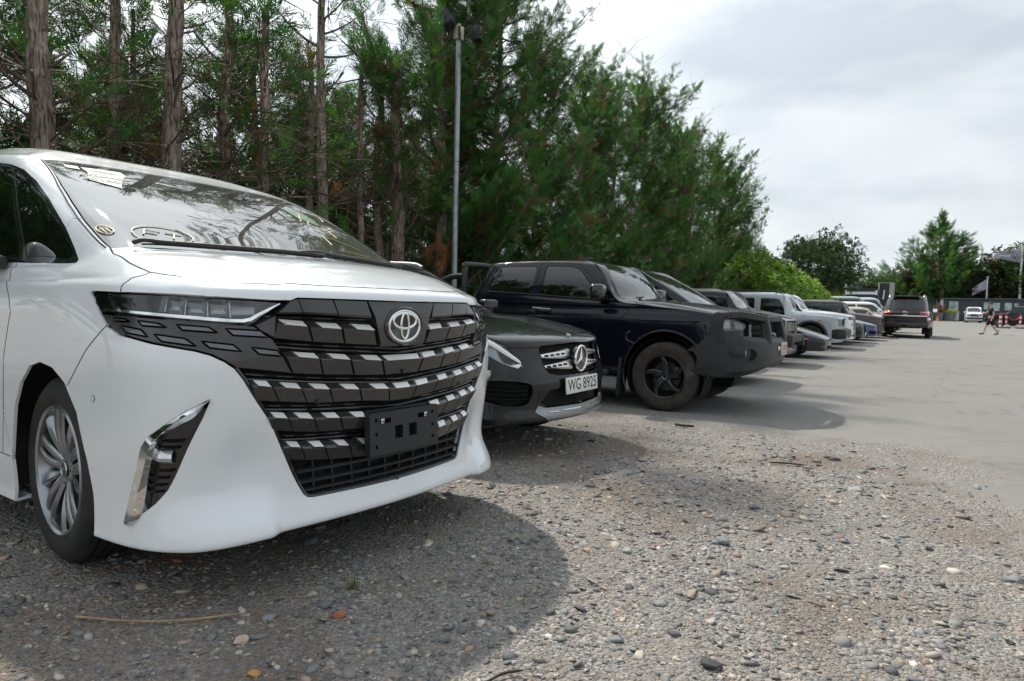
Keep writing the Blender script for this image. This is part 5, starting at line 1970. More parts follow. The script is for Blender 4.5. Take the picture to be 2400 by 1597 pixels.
    for pl in (wr[0:2], wr[4:6], [wr[2], wr[3]], wr[6:8], [wr[8], wr[9], wr[10]], spline([wr[11], (-2.2, 15.5), (-2.7, 15.35), wr[12]], 5),
               spline([(-2.5, 15.9), wr[13], (-3.4, 16.25), wr[14], (-4.1, 16.1), wr[15], (-3.0, 15.95)], 6), spline([(-1.95, 15.55), (-2.3, 15.75), (-2.9, 15.6), (-3.3, 15.45)], 5), [(-2.2, 16.2), (-2.45, 15.9), (-2.2, 15.75)]):
        stroke('marker_stroke', pl, .0026, MAT['marker_yellow'], ws)

    def sticker(uvs, m, name):
        b = MB()
        c = np.mean(uvs, 0)
        vs = [b.bm.verts.new(on_glass(*p, .0006)) for p in polyline(uvs, step=.25)]
        mid = b.bm.verts.new(on_glass(*c, .0008))
        for i in range(len(vs)): b.bm.faces.new((vs[i], vs[(i + 1) % len(vs)], mid))
        return b.obj(name, m, ws)
    sticker([(3.05, 17.02), (1.64, 17.0), (1.7, 16.75), (2.62, 16.0), (3.55, 16.32), (3.1, 16.72)], MAT['sticker_green'], 'sticker')
    sticker([(-2.217, 16.316), (-3.199, 16.25), (-3.046, 15.78), (-2.665, 15.477), (-2.15, 15.70)], MAT['sticker_green'], 'sticker')
    sticker([(3.78, 17.12), (3.15, 17.06), (3.25, 16.86), (3.85, 16.95)], MAT['sticker_green'], 'sticker')
    for body, (u, v), sz, rot in (('AGH40', (2.78, 16.50), .062, 0), ('401400', (2.86, 16.30), .062, 0), ('2500581', (2.35, 16.78), .034, 0)):
        me = text_mesh(body, sz, MAT['ink_dark'])
        c, ex_, ey_ = on_glass(u, v, .0016), on_glass(u - .3, v - .03), on_glass(u + .02, v + .2)
        X = Vector(ex_ - c).normalized()
        Y = Vector(ey_ - c)
        Y = (Y - X * Y.dot(X)).normalized()
        Zv = X.cross(Y)
        M = Matrix((X, Y, Zv)).transposed().to_4x4()
        M.translation = Vector(c)
        me.transform(M)
        link('lettering', me, ws)
    wip = [(-.02, .680, 1.2), ]
    for pts, root in (([(4.62, 14.02), (4.2, 14.09), (3.6, 14.10), (2.6, 14.07), (1.6, 14.05), (.6, 14.05), (-.4, 14.03)], (4.75, 13.95)),
                      ([(.35, 14.06), (-.25, 14.10), (-.9, 14.07), (-1.7, 14.03), (-2.6, 13.98), (-3.3, 13.98)], (.45, 13.98))):
        b = MB()
        P = [on_glass(u, v, .02 + .006 * (k == 1)) for k, (u, v) in enumerate(pts)]
        b.tube(spline(P, 5), [.007] + [.0125] * 4 + [.0105] * (len(spline(P, 5)) - 5), n=8, flat=.8)
        P2 = [on_glass(u, v + .03, .006) for (u, v) in pts[1:]]
        b.tube(spline(P2, 5), .004, n=6)
        b.obj('wiper', MAT['matt_black'], van)
    b = MB()
    P = [on_glass(-4.3, 14.10, .018), on_glass(-4.05, 14.05, .02), on_glass(-3.5, 14.02, .016), on_glass(-3.2, 13.98, .012)]
    b.tube(P, [.012, .016, .012, .008], n=8)
    b.obj('wiper_arm', MAT['matt_black'], van)
    # A-pillar weather strip
    for sg in (1, -1):
        b = MB()
        pl = [(5.0, 17.44)] + [(u + .22, v) for u, v in VT['glassL'][1:5]] + [(5.83, 14.0)]
        pts = []
        for u, v in polyline(pl, step=.12, closed=False):
            P = on_glass(u * sg, v, .0012)
            pts.append(P)
        b.tube(pts, .0035, n=5)
        b.obj('pillar_seal', MAT['matt_black'], van)
    # dark tubes laid along the panel shut lines in place of their shade
    for line in (hood_edge + [(6.385, 12.368), (5.985, 13.505), (5.66, 13.97)], VT['fend'][:3] + [(7.135, 9.3)], [(7.328, 7.594)] + VT['bump'][1:], VT['door'][:8]):
        for sg in (1, -1):
            b = MB()
            q = polyline(line, step=.12, closed=False)
            P = sh.ev(q[:, 0], q[:, 1]) - sh.nrm(q[:, 0], q[:, 1]) * .0012
            P[:, 1] *= -sg
            b.tube(P, .0026, n=5)
            b.obj('shut_line_shade', MAT['dark_void'], van)
    # parking sensors in the corners
    for sg in (-1, 1):
        u, v = VT['sensor'][0]
        c, nn = sh.ev([u], [v])[0], sh.nrm([u], [v])[0]
        c[1] *= sg
        nn[1] *= sg
        b = MB()
        b.cyl(c - nn * .004, c + nn * .0018, .0105, n=20)
        b.obj('corner_sensor', W, van)
        b = MB()
        a = Vector(nn).cross(Vector((0, 0, 1))).normalized()
        bz = a.cross(Vector(nn))
        b.tube([Vector(c) + Vector(nn) * .001 + (a * math.cos(t) + bz * math.sin(t)) * .0115 for t in np.linspace(0, 2 * math.pi, 20)], .0011, n=4)
        b.obj('sensor_gap', MAT['matt_black'], van)
    # door mirrors
    for sg in (-1, 1):
        mr = empty('door_mirror', (0, 0, 0))
        mr.parent = van
        b = MB()
        b.box((-.58, sg * .90, 1.185), (.20, .07, .055), rot=(0, 0, sg * .25), bev=.02)
        b.box((-.66, sg * .985, 1.175), (.13, .16, .06), bev=.025)
        b.obj('mirror_foot', MAT['matt_black'], mr)
        b = MB()
        b.box((-.68, sg * 1.07, 1.265), (.15, .22, .16), rot=(0, 0, -sg * .12), bev=.05, seg=4)
        b.obj('mirror_cap', W, mr)
    # interior
    b = MB()
    b.box((-.22, 0, 1.06), (.62, 1.45, .16), bev=.05)
    b.box((.03, 0, 1.12), (.3, 1.4, .14), bev=.05)
    b.obj('dashboard', MAT['seat_dark'], van)
    for sy in (-1, 1):
        b = MB()
        b.box((-1.05, sy * .38, .74), (.52, .52, .16), bev=.05)
        b.box((-1.36, sy * .38, 1.08), (.16, .50, .62), rot=(0, -.22, 0), bev=.06)
        b.box((-1.44, sy * .38, 1.47), (.10, .26, .20), rot=(0, -.15, 0), bev=.04)
        b.obj('front_seat', MAT['seat_tan'], van)
    b = MB()
    b.tube([(-.72 + .06 * math.sin(t), .38 + .19 * math.cos(t), 1.08 + .19 * math.sin(t)) for t in np.linspace(0, 2 * math.pi, 33)], .014, n=8)
    b.box((-.66, .38, 1.06), (.05, .12, .10), bev=.02)
    b.obj('steering_wheel', MAT['seat_dark'], van)
    b = MB()
    b.box((-1.7, 0, .30), (4.3, 1.62, .14))
    b.box((-2.45, 0, .75), (.1, 1.6, .9))
    b.obj('cabin_floor', MAT['dark_void'], van)
    b = MB()
    b.box((.42, 0, .50), (.62, 1.0, .44))
    b.obj('engine_bay', MAT['dark_void'], van)
    # wheels and wheel-arch liners
    for x, ax in ((-.035, 0), (-3.035, 1)):
        for sg in (-1, 1):
            make_wheel(van, 'wheel', (x, sg * .782, .366), .366, .256, .225, 'twin', MAT['rubber'], MAT['alloy'], rz=R(-5) if ax == 0 else 0, flip=sg > 0)
            b = MB()
            pr = []
            for t in np.linspace(-.32, math.pi + .32, 30): pr.append((x + .005 + .435 * math.cos(t), .375 + .425 * math.sin(t)))
            A = [b.bm.verts.new((u, sg * .905, v)) for u, v in pr]
            B = [b.bm.verts.new((u, sg * .58, v)) for u, v in pr]
            for i in range(len(pr) - 1): b.bm.faces.new((A[i], A[i + 1], B[i + 1], B[i]))
            b.bm.faces.new(B)
            b.obj('arch_liner', MAT['dark_void'] if ax else MAT['matt_black'], van)


build_van()
# ---------------------------------------------------------------- the other vehicles: one builder, one specification each
def gen_cage(f, sx, r, w, rows, cowl, belt_x, belt_z, belt_y, rbelt, head, head_x, head_z, head_y, rhead, roof, hood_bulge=.02):
    n = 7 + len(sx) + len(r)
    nS = len(sx)
    out = []
    wl = w if hasattr(w, '__len__') else [w] * nS
    for zf, df, zs, ins, zr, dr in rows:
        row = []
        for i, (x, y) in enumerate(f):
            k = {5: .8, 6: .45}.get(i, 1.0)
            row.append((x + df * k, y - ins * (1 - k), zf * k + zs * (1 - k)))
        for x, ww in zip(sx, wl): row.append((x, ww - ins, zs))
        for i, (x, y) in enumerate(r):
            k = .5 if i == 0 else 1.0
            row.append((x - dr * k, y * (1 - (ins / max(wl[-1], .1) if i < 2 else 0)), zr * k + zs * (1 - k)))
        out.append(row)
    xc, zc, yc, bow = cowl
    fr = [0, .25, .5, .7, .86, .96, 1.03]
    top = []
    for t in fr: top.append((xc - bow * t ** 2.2, yc * t, zc - .012 * t * t))
    for x, z in zip(belt_x, belt_z): top.append((x, belt_y, z))
    for i, (x, y) in enumerate(r):
        q = abs(y) / abs(r[0][1])
        top.append((rbelt[0] + (sx[-1] - rbelt[0]) * (.35 if i == 0 else 0), rbelt[2] * q if i else rbelt[2], rbelt[1]))
    e, t = np.array(out[-1]), np.array(top)
    for s in (.35, .7):
        m = e + (t - e) * s
        m[:6, 2] += hood_bulge * (1 if s < .5 else .8)
        m[7:7 + nS, 1] += .010
        out.append(m.tolist())
    out.append(top)
    xh, zh, yh, hb = head
    hd = []
    for q in fr: hd.append((xh + hb * (q ** 2.2), yh * q, zh - .06 * q ** 2.5 * (1 if zh - head_z[0] > .02 else .3)))
    hd[6] = (head_x[0] + .03, head_y, head_z[0])
    for x, z in zip(head_x, head_z): hd.append((x, head_y, z))
    for i, (x, y) in enumerate(r):
        q = abs(y) / abs(r[0][1])
        hd.append((rhead[0] + (head_x[-1] - rhead[0]) * (.4 if i == 0 else 0), rhead[2] * q if i else rhead[2], rhead[1]))
    h = np.array(hd)
    for s in (.36, .70):
        m = t + (h - t) * s
        m[:7, 2] += .022
        m[7:7 + nS, 1] += .016
        out.append(m.tolist())
    out.append(hd)
    zr, xa, xb = roof
    c = h.copy()
    c[:, 0] = np.clip(h[:, 0], xb, xa)
    c[:7, 0] = xa
    c[7 + nS:, 0] = xb
    c[:, 1] = np.minimum(h[:, 1], .38)
    c[:, 2] = zr
    for s, sz in ((.16, .40), (.5, .86)):
        m = h + (c - h) * s
        m[:, 2] = h[:, 2] + (zr - h[:, 2]) * sz
        out.append(m.tolist())
    out.append(c.tolist())
    c2 = c.copy()
    c2[:, 1] = 0
    out.append(c2.tolist())
    return out


class Car:
    def __init__(s, name, loc, yaw, label, cat, cage, scale=1.0, group='vehicles parked nose out along the trees', disp=None, fit=2):
        s.root = empty(name, loc, yaw, label, cat, group)
        s.root.scale = (scale,) * 3
        s.sh = Shell(cage, fit=fit, disp=disp)
        s.out = {}
        s.todo = []

    def _uv(s, pts, axis):
        sh = s.sh
        if axis == 'f':
            return [tuple(q) for q in sh.uv([(3, y, z) for y, z in pts], (1e-3, 1, 1), (0, 6.9, 0, 8.2))]
        if axis == 's':
            return [tuple(q) for q in sh.uv([(x, 2, z) for x, z in pts], (1, 1e-3, 1), (5.2, sh.C - 3.2, 0, 13.6))]
        if axis == 'r':
            return [tuple(q) for q in sh.uv([(-9, y, z) for y, z in pts], (1e-3, 1, 1), (sh.C - 4.3, sh.C - 1, 0, 13.4))]
        return list(pts)

    def cut(s, key, pts, axis='uv', rnd=0.0):
        if rnd: pts = rounded(pts, rnd)
        s.out[key] = s._uv(pts, axis)

    def finish(s, us=None, vs=None, dens=1.0):
        sh = s.sh
        if us is None: us = np.linspace(0, sh.C - 1, int((sh.C - 1) * 6 * dens) + 1)
        if vs is None: vs = np.linspace(0, sh.R - 1, int((sh.R - 1) * 6 * dens) + 1)
        s.pn = Panels(sh, us, vs, s.out, step=.16 / dens)

    def part(s, names, m, obname=None, **k):
        nm = names if isinstance(names, list) else [names]
        return s.pn.part(nm, MAT[m], k.pop('parent', s.root), obname or nm[0], **k)

    def patch(s, quad, prof, m, name, axis='f', cuts=5, mirror=True, parent=None, depth=.03):
        """raised piece over a quad (TL, TR, BR, BL)"""
        sh = s.sh
        c = np.array(s._uv(quad, axis) if axis != 'uv' else quad, float)
        sgn = [1] * 4
        if axis in 'fr' and axis != 'uv':
            c[:, 0] = [(-u if p[0] < 0 else u) if axis == 'f' else u for u, p in zip(c[:, 0], quad)]
        V, grid = [], []
        for t, h in prof:
            row = []
            for q in np.linspace(0, 1, cuts):
                uv = (c[0] * (1 - q) + c[1] * q) * (1 - t) + (c[3] * (1 - q) + c[2] * q) * t
                P = sh.ev([abs(uv[0])], [uv[1]])[0]
                N = sh.nrm([abs(uv[0])], [uv[1]])[0]
                P = P + N * h
                Bk = P - N * depth
                if uv[0] < 0: P, Bk = P * [1, -1, 1], Bk * [1, -1, 1]
                row.append(len(V))
                V.append((P, Bk))
            grid.append(row)
        obs = []
        for sg in ((-1, 1) if mirror else (-1,)):
            b = MB()
            T = [b.bm.verts.new((p[0], p[1] * sg, p[2])) for p, _ in V]
            for i in range(len(grid) - 1):
                for j in range(cuts - 1):
                    b.bm.faces.new((T[grid[i][j]], T[grid[i][j + 1]], T[grid[i + 1][j + 1]], T[grid[i + 1][j]]))
            ring = grid[0] + [g[-1] for g in grid[1:]] + grid[-1][::-1][1:] + [g[0] for g in grid[::-1][1:-1]]
            K = [b.bm.verts.new((V[i][1][0], V[i][1][1] * sg, V[i][1][2])) for i in ring]
            for i in range(len(ring)):
                j = (i + 1) % len(ring)
                b.bm.faces.new((T[ring[i]], T[ring[j]], K[j], K[i]))
            obs.append(b.obj(name, MAT[m], parent or s.root, smooth=28))
        return obs

    def standard(s, paint, doors=(), glass='dark_glass', screen='clear_glass', wins=(), arches=(), bonnet=True, ws=None, rear=None, hoodpoly=None):
        """usual cuts: bonnet, windscreen, windows, arches, door gaps"""
        if bonnet: s.cut('bonnet', hoodpoly or [(0, 7.15), (5.0, 7.15), (5.6, 7.5), (5.8, 8.5), (5.55, 9.85), (0, 9.95)])
        for k, p in doors: s.cut(k, p, 's')
        s.cut('windscreen', ws or [(0, 12.82), (3, 12.84), (4.4, 12.86), (5.1, 12.6), (5.45, 11.5), (5.4, 10.5), (5.25, 10.08), (0, 10.08)])
        if rear: s.cut('rear_window', rear)
        for k, p in wins: s.cut(k, p, 's', rnd=.05)
        for i, (x, z, rad) in enumerate(arches):
            s.cut('arch%d' % i, [(x + rad * math.cos(t), z + rad * math.sin(t)) for t in np.linspace(-.5, math.pi + .5, 22)] + [(x - rad * .85, .02), (x + rad * .85, .02)], 's')
        s.std = (paint, [d[0] for d in doors], glass, screen, [w_[0] for w_ in wins], rear, bonnet)

    def skin(s, both_body=True):
        paint, doors, glass, screen, wins, rear, bonnet = s.std
        s.part('body', paint, 'body_shell', both=True)
        if bonnet: s.part('bonnet', paint, both=True, rim=.02, gap=.0025)
        for d in doors: s.part(d, paint, d.rstrip('0123456789'), side=0, gap=.003)
        s.part('windscreen', screen, both=True, off=-.002, rim=.006, gap=.005)
        for w_ in wins: s.part(w_, glass, w_.rstrip('0123456789'), side=0, off=-.004, rim=.004, gap=.004)
        if rear: s.part('rear_window', glass, both=True, off=-.004, rim=.004, gap=.004)

    def wheels(s, xs, y, Ro, Rr, w, style, mt='rubber', mr='alloy', **k):
        for x in xs:
            for sg in (-1, 1):
                make_wheel(s.root, 'wheel', (x, sg * y, Ro), Ro, Rr, w, style, MAT[mt], MAT[mr], flip=sg > 0, **k)
        for x in xs:
            for sg in (-1, 1):
                b = MB()
                pr = [(x + (Ro + .06) * math.cos(t), Ro + (Ro + .06) * math.sin(t)) for t in np.linspace(-.5, math.pi + .5, 22)]
                A = [b.bm.verts.new((u, sg * (y + w * .42), v)) for u, v in pr]
                B = [b.bm.verts.new((u, sg * (y - w), v)) for u, v in pr]
                for i in range(len(pr) - 1): b.bm.faces.new((A[i], A[i + 1], B[i + 1], B[i]))
                b.bm.faces.new(B)
                b.obj('arch_liner', MAT['dark_void'], s.root)

    def cabin(s, x0, x1, zf, hw, seats=(), dash=None, zs=1.0):
        b = MB()
        b.box(((x0 + x1) / 2, 0, zf), (abs(x1 - x0), hw * 2, .12))
        b.obj('cabin_floor', MAT['dark_void'], s.root)
        if dash:
            b = MB()
            b.box((dash[0], 0, dash[1] - .10), (.42, hw * 1.9, .2), bev=.05)
            b.obj('dashboard', MAT['seat_dark'], s.root)
        for x in seats:
            for sg in (-1, 1):
                b = MB()
                b.box((x, sg * hw * .5, zf + .25), (.5, .48, .16), bev=.05)
                b.box((x - .28, sg * hw * .5, zf + .55), (.15, .46, .6), rot=(0, -.2, 0), bev=.06)
                b.box((x - .35, sg * hw * .5, zf + .93), (.09, .24, .18), bev=.03)
                b.obj('seat', MAT['seat_dark'], s.root)

    def mirror(s, x, y, z, m, size=(.12, .20, .15), foot='matt_black'):
        for sg in (-1, 1):
            mr = empty('door_mirror', (0, 0, 0))
            mr.parent = s.root
            b = MB()
            b.box((x, sg * y, z - .02), (size[0] * .6, .16, .05), bev=.015)
            b.obj('mirror_foot', MAT[foot], mr)
            b = MB()
            b.box((x, sg * (y + size[1] * .55), z + .03), size, rot=(0, 0, -sg * .15), bev=min(size) * .3, seg=4)
            cap = b.obj('mirror_cap', MAT[m], mr)
            b = MB()
            b.box((x - size[0] * .47, sg * (y + size[1] * .55), z + .03), (.012, size[1] * .8, size[2] * .75), rot=(0, 0, -sg * .15))
            b.obj('mirror_glass', MAT['chrome'], mr)

    def plate(s, c, wd, ht, text, mp='plate_white', mt='plate_black', yaw=0.0, tilt=0.0, facing=1, tsize=None, parent=None, text2=None):
        M = Matrix.Translation(c) @ Matrix.Rotation(yaw, 4, 'Z') @ Matrix.Rotation(-tilt, 4, 'Y')
        b = MB()
        b.box((0, 0, 0), (.012, wd, ht), bev=.004)
        for v in b.bm.verts: v.co = M @ v.co
        p = b.obj('number_plate', MAT[mp], parent or s.root)
        for k, tx in enumerate([text] + ([text2] if text2 else [])):
            if not tx: continue
            me = text_mesh(tx, tsize or ht * .95, MAT[mt], bold=.0006)
            T = Matrix.Rotation(math.pi / 2, 4, 'Z') @ Matrix.Rotation(math.pi / 2, 4, 'X')
            dz = 0 if not text2 else (.22 * ht if k == 0 else -.22 * ht)
            me.transform(M @ Matrix.Translation((.0066, 0, dz)) @ T)
            link('lettering', me, p)
        return p
# ---------------------------------------------------------------- black compact crossover beside the people carrier
def build_compact():
    f = [(.868, 0), (.857, .20), (.825, .40), (.785, .57), (.725, .71), (.63, .815), (.47, .878)]
    rows = [(.300, -.05, .22, .06, .30, -.06), (.285, .0, .20, .02, .28, -.02), (.335, .004, .30, .005, .40, 0), (.43, -.005, .45, 0, .55, 0), (.55, .004, .60, .0, .70, 0),
            (.67, -.030, .75, .004, .82, .01), (.79, -.062, .86, .012, .92, .03), (.868, -.115, .93, .035, .98, .05)]
    cage = gen_cage(f, [.30, 0, -.4, -1.0, -1.9, -2.7], [(-3.25, .82), (-3.42, .5), (-3.45, 0)], .90, rows,
                    (-.30, 1.045, .70, .16), [-.42, -.50, -.75, -1.1, -1.9, -2.7], [1.00, .985, .985, .99, 1.01, 1.04], .83, (-3.15, 1.06, .70),
                    (-1.16, 1.42, .56, .16), [-1.05, -1.15, -1.3, -1.5, -2.0, -2.6], [1.375, 1.385, 1.395, 1.40, 1.39, 1.36], .60, (-2.85, 1.33, .55), (1.485, -1.6, -2.4), hood_bulge=.028)
    c = Car('compact_crossover', (-3.32, 4.42, -.03), R(3), 'black compact crossover with round star badge and white plate reading WG 8925', 'car', cage, fit=3)
    c.standard('black_paint', doors=[('front_door', [(-.62, .30), (-.60, .70), (-.66, .99), (-1.66, .99), (-1.72, .30)])],
               wins=[('door_window1', [(-.72, 1.02), (-1.25, 1.34), (-1.62, 1.355), (-1.62, 1.03)]), ('door_window2', [(-1.70, 1.03), (-1.70, 1.355), (-2.3, 1.33), (-2.62, 1.08)])],
               arches=[(0, .335, .38), (-2.7, .335, .38)])
    c.cut('headlight', [(-.615, .672), (-.70, .80), (-.80, .868), (-.868, .892), (-.875, .84), (-.84, .77), (-.76, .70), (-.66, .662)], 'f', rnd=.03) if False else \
        c.cut('headlight', [(.615, .672), (.655, .73), (.735, .815), (.80, .862), (.866, .890), (.872, .835), (.835, .765), (.76, .70), (.67, .660)], 'f')
    c.cut('grille_opening', [(0, .825), (.42, .808), (.452, .79), (.43, .66), (.395, .618), (.30, .600), (0, .595)], 'f')
    c.cut('side_vent', [(.585, .555), (.68, .575), (.80, .585), (.872, .575), (.878, .47), (.80, .425), (.70, .408), (.60, .42), (.565, .50)], 'f', rnd=.03)
    c.cut('lower_intake', [(0, .50), (.30, .505), (.39, .50), (.48, .42), (.42, .385), (0, .375)], 'f')
    c.cut('skid_trim', [(0, .372), (.44, .382), (.515, .405), (.55, .36), (.45, .310), (.36, .297), (0, .292)], 'f')
    c.finish(us=np.concatenate([np.linspace(0, 7, 64)[:-1], np.linspace(7, 15, 40)]), dens=1.3)
    c.skin()
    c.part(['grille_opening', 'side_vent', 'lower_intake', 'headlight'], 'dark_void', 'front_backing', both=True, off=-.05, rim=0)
    hl = c.part('headlight', 'lamp_glass', side=0, off=-.002, rim=.015)
    for k, o in enumerate(c.part('headlight', 'alloy', 'lamp_housing', side=0, off=-.03, rim=0)): o.parent = hl[k]
    for quad in ([(.822, .874), (.640, .722), (.628, .690), (.842, .852)], [(.66, .690), (.628, .688), (.66, .664), (.72, .682)]):  # unlit strips: white base colour stands in for reflected sky
        for k, o in enumerate(c.patch(quad, [(0, -.001), (.5, .003), (1, -.001)], 'lamp_white', 'daytime_strip', cuts=8, depth=.006)): o.parent = hl[k]
    for k, o in enumerate(c.patch([(.87, .862), (.80, .862), (.80, .80), (.86, .79)], [(0, -.02), (.5, -.008), (1, -.02)], 'reflector', 'lamp_module', depth=.01)): o.parent = hl[k]
    for k, o in enumerate(c.patch([(.77, .78), (.70, .73), (.68, .69), (.74, .71)], [(0, -.022), (.5, -.010), (1, -.022)], 'alloy_dark', 'lamp_module', depth=.01)): o.parent = hl[k]
    g = empty('grille', (0, 0, 0))
    g.parent = c.root
    for z0, z1, y1 in ((.766, .722, .445), (.688, .648, .43)):
        c.patch([(.095, z0 + .018), (y1, z0 - .014), (y1 - .01, z1 + .004), (.095, z1 - .012)], [(0, -.008), (.15, .004), (.8, .006), (1, -.004)], 'satin_chrome', 'grille_louvre', parent=g, cuts=6)
        for k in range(4):
            y = .165 + k * .065
            zz = (z0 + z1) / 2 + .003 - k * .003
            c.patch([(y, zz + .010), (y + .045, zz + .008), (y + .045, zz - .009), (y, zz - .008)], [(0, .004), (.5, .0066), (1, .0066)], 'dark_void', 'louvre_slot', parent=g, cuts=2, depth=.004)
    # honeycomb mesh of the grille and lower intake: small, joined
    b = MB()
    for zlo, zhi, yy, off in ((.602, .822, .43, -.028), (.380, .498, .43, -.022)):
        for k in range(int((zhi - zlo) / .014)):
            z = zlo + .007 + k * .014
            pts = []
            for y in np.arange(-yy, yy + .001, .0125):
                zz = z + (.0035 if int(round((y + yy) / .0125)) % 2 else -.0035)
                pts.append((abs(y), zz, y))
            uv = c._uv([(p[0], p[1]) for p in pts[::6]], 'f')
            u = np.interp(np.arange(len(pts)), np.arange(len(pts))[::6], [q[0] for q in uv])
            v = np.interp(np.arange(len(pts)), np.arange(len(pts))[::6], [q[1] for q in uv])
            P = c.sh.ev(u, v) + c.sh.nrm(u, v) * off
            P = [(q[0], q[1] * (1 if p[2] >= 0 else -1), p[1]) for p, q in zip(pts, P)]
            b.tube(P, .0026, n=4)
    mesh = b.obj('grille_mesh', MAT['matt_black'], g)
    mesh['kind'] = 'stuff'
    # star badge
    em = empty('star_badge', (0, 0, 0))
    em.parent = c.root
    bx, bz, rr = .868, .708, .092
    b = MB()
    b.tube([(bx - .0, rr * math.cos(t), bz + rr * math.sin(t)) for t in np.linspace(0, 2 * math.pi, 49)], .0085, n=8, cap=False)
    b.obj('badge_ring', MAT['chrome'], em)
    b = MB()
    b.cyl((bx - .03, 0, bz), (bx - .004, 0, bz), rr, n=40)
    b.obj('badge_disc', MAT['gloss_black'], em)
    b = MB()
    cv = b.bm.verts.new((bx + .012, 0, bz))
    ring = []
    for k in range(3):
        a = math.pi / 2 + k * 2 * math.pi / 3
        ring.append(b.bm.verts.new((bx + .001, rr * math.cos(a), bz + rr * math.sin(a))))
        a2 = a + math.pi / 3
        ring.append(b.bm.verts.new((bx - .002, rr * .17 * math.cos(a2), bz + rr * .17 * math.sin(a2))))
    for k in range(6): b.bm.faces.new((ring[k], ring[(k + 1) % 6], cv))
    b.obj('badge_star', MAT['satin_chrome'], em, smooth=0)
    b = MB()
    b.cyl((.752, 0, .868), (.758, 0, .882), .018, n=24)
    b.obj('bonnet_badge', MAT['satin_chrome'], c.root)
    for z in (.545, .515, .485, .455):
        c.patch([(.60, z), (.868, z + .022), (.868, z + .012), (.60, z - .010)], [(0, -.026), (.4, -.006), (1, -.02)], 'matt_black', 'vent_slat', cuts=5)
    c.part('skid_trim', 'alloy', 'skid_plate', both=True, off=.006, rim=.02)
    for y in (.13, .30):
        c.patch([(y, .349), (y + .11, .351), (y + .10, .339), (y + .01, .337)], [(0, .006), (.5, .009), (1, .006)], 'chrome', 'skid_rib', cuts=3)
    c.patch([(.13, .349), (-.13, .349), (-.12, .337), (.12, .337)], [(0, .006), (.5, .009), (1, .006)], 'chrome', 'skid_rib', cuts=5, mirror=False)
    b = MB()
    b.box((.862, 0, .515), (.03, .40, .09), bev=.008)
    b.obj('plate_mount', MAT['matt_black'], c.root)
    c.plate((.882, -.0, .520), .52, .118, 'WG 8925', tilt=R(4), tsize=.118)
    c.wheels((0, -2.7), .775, .335, .235, .215, 'five')
    c.cabin(-.4, -2.8, .35, .70, seats=(-1.35, -2.2), dash=(-.55, .98))
    c.mirror(-.62, .86, 1.04, 'black_paint')
    for sg in (-1, 1):
        b = MB()
        P = [(-1.15, .60, 1.44), (-1.3, .605, 1.475), (-1.9, .61, 1.495), (-2.4, .60, 1.47), (-2.6, .59, 1.42)]
        b.tube(spline([(x, y * sg, z) for x, y, z in P], 5), .014, n=8)
        b.obj('roof_rail', MAT['satin_chrome'], c.root)
    b = MB()
    b.box((-.0, 0, .55), (1.0, 1.0, .4))
    b.obj('engine_bay', MAT['dark_void'], c.root)
    b = MB()
    b.tube([(-.12, -.55, 1.055), (-.25, .05, 1.07), (-.22, .4, 1.075)], .011, n=6)
    b.obj('wiper', MAT['matt_black'], c.root)
    return c


compact = build_compact()
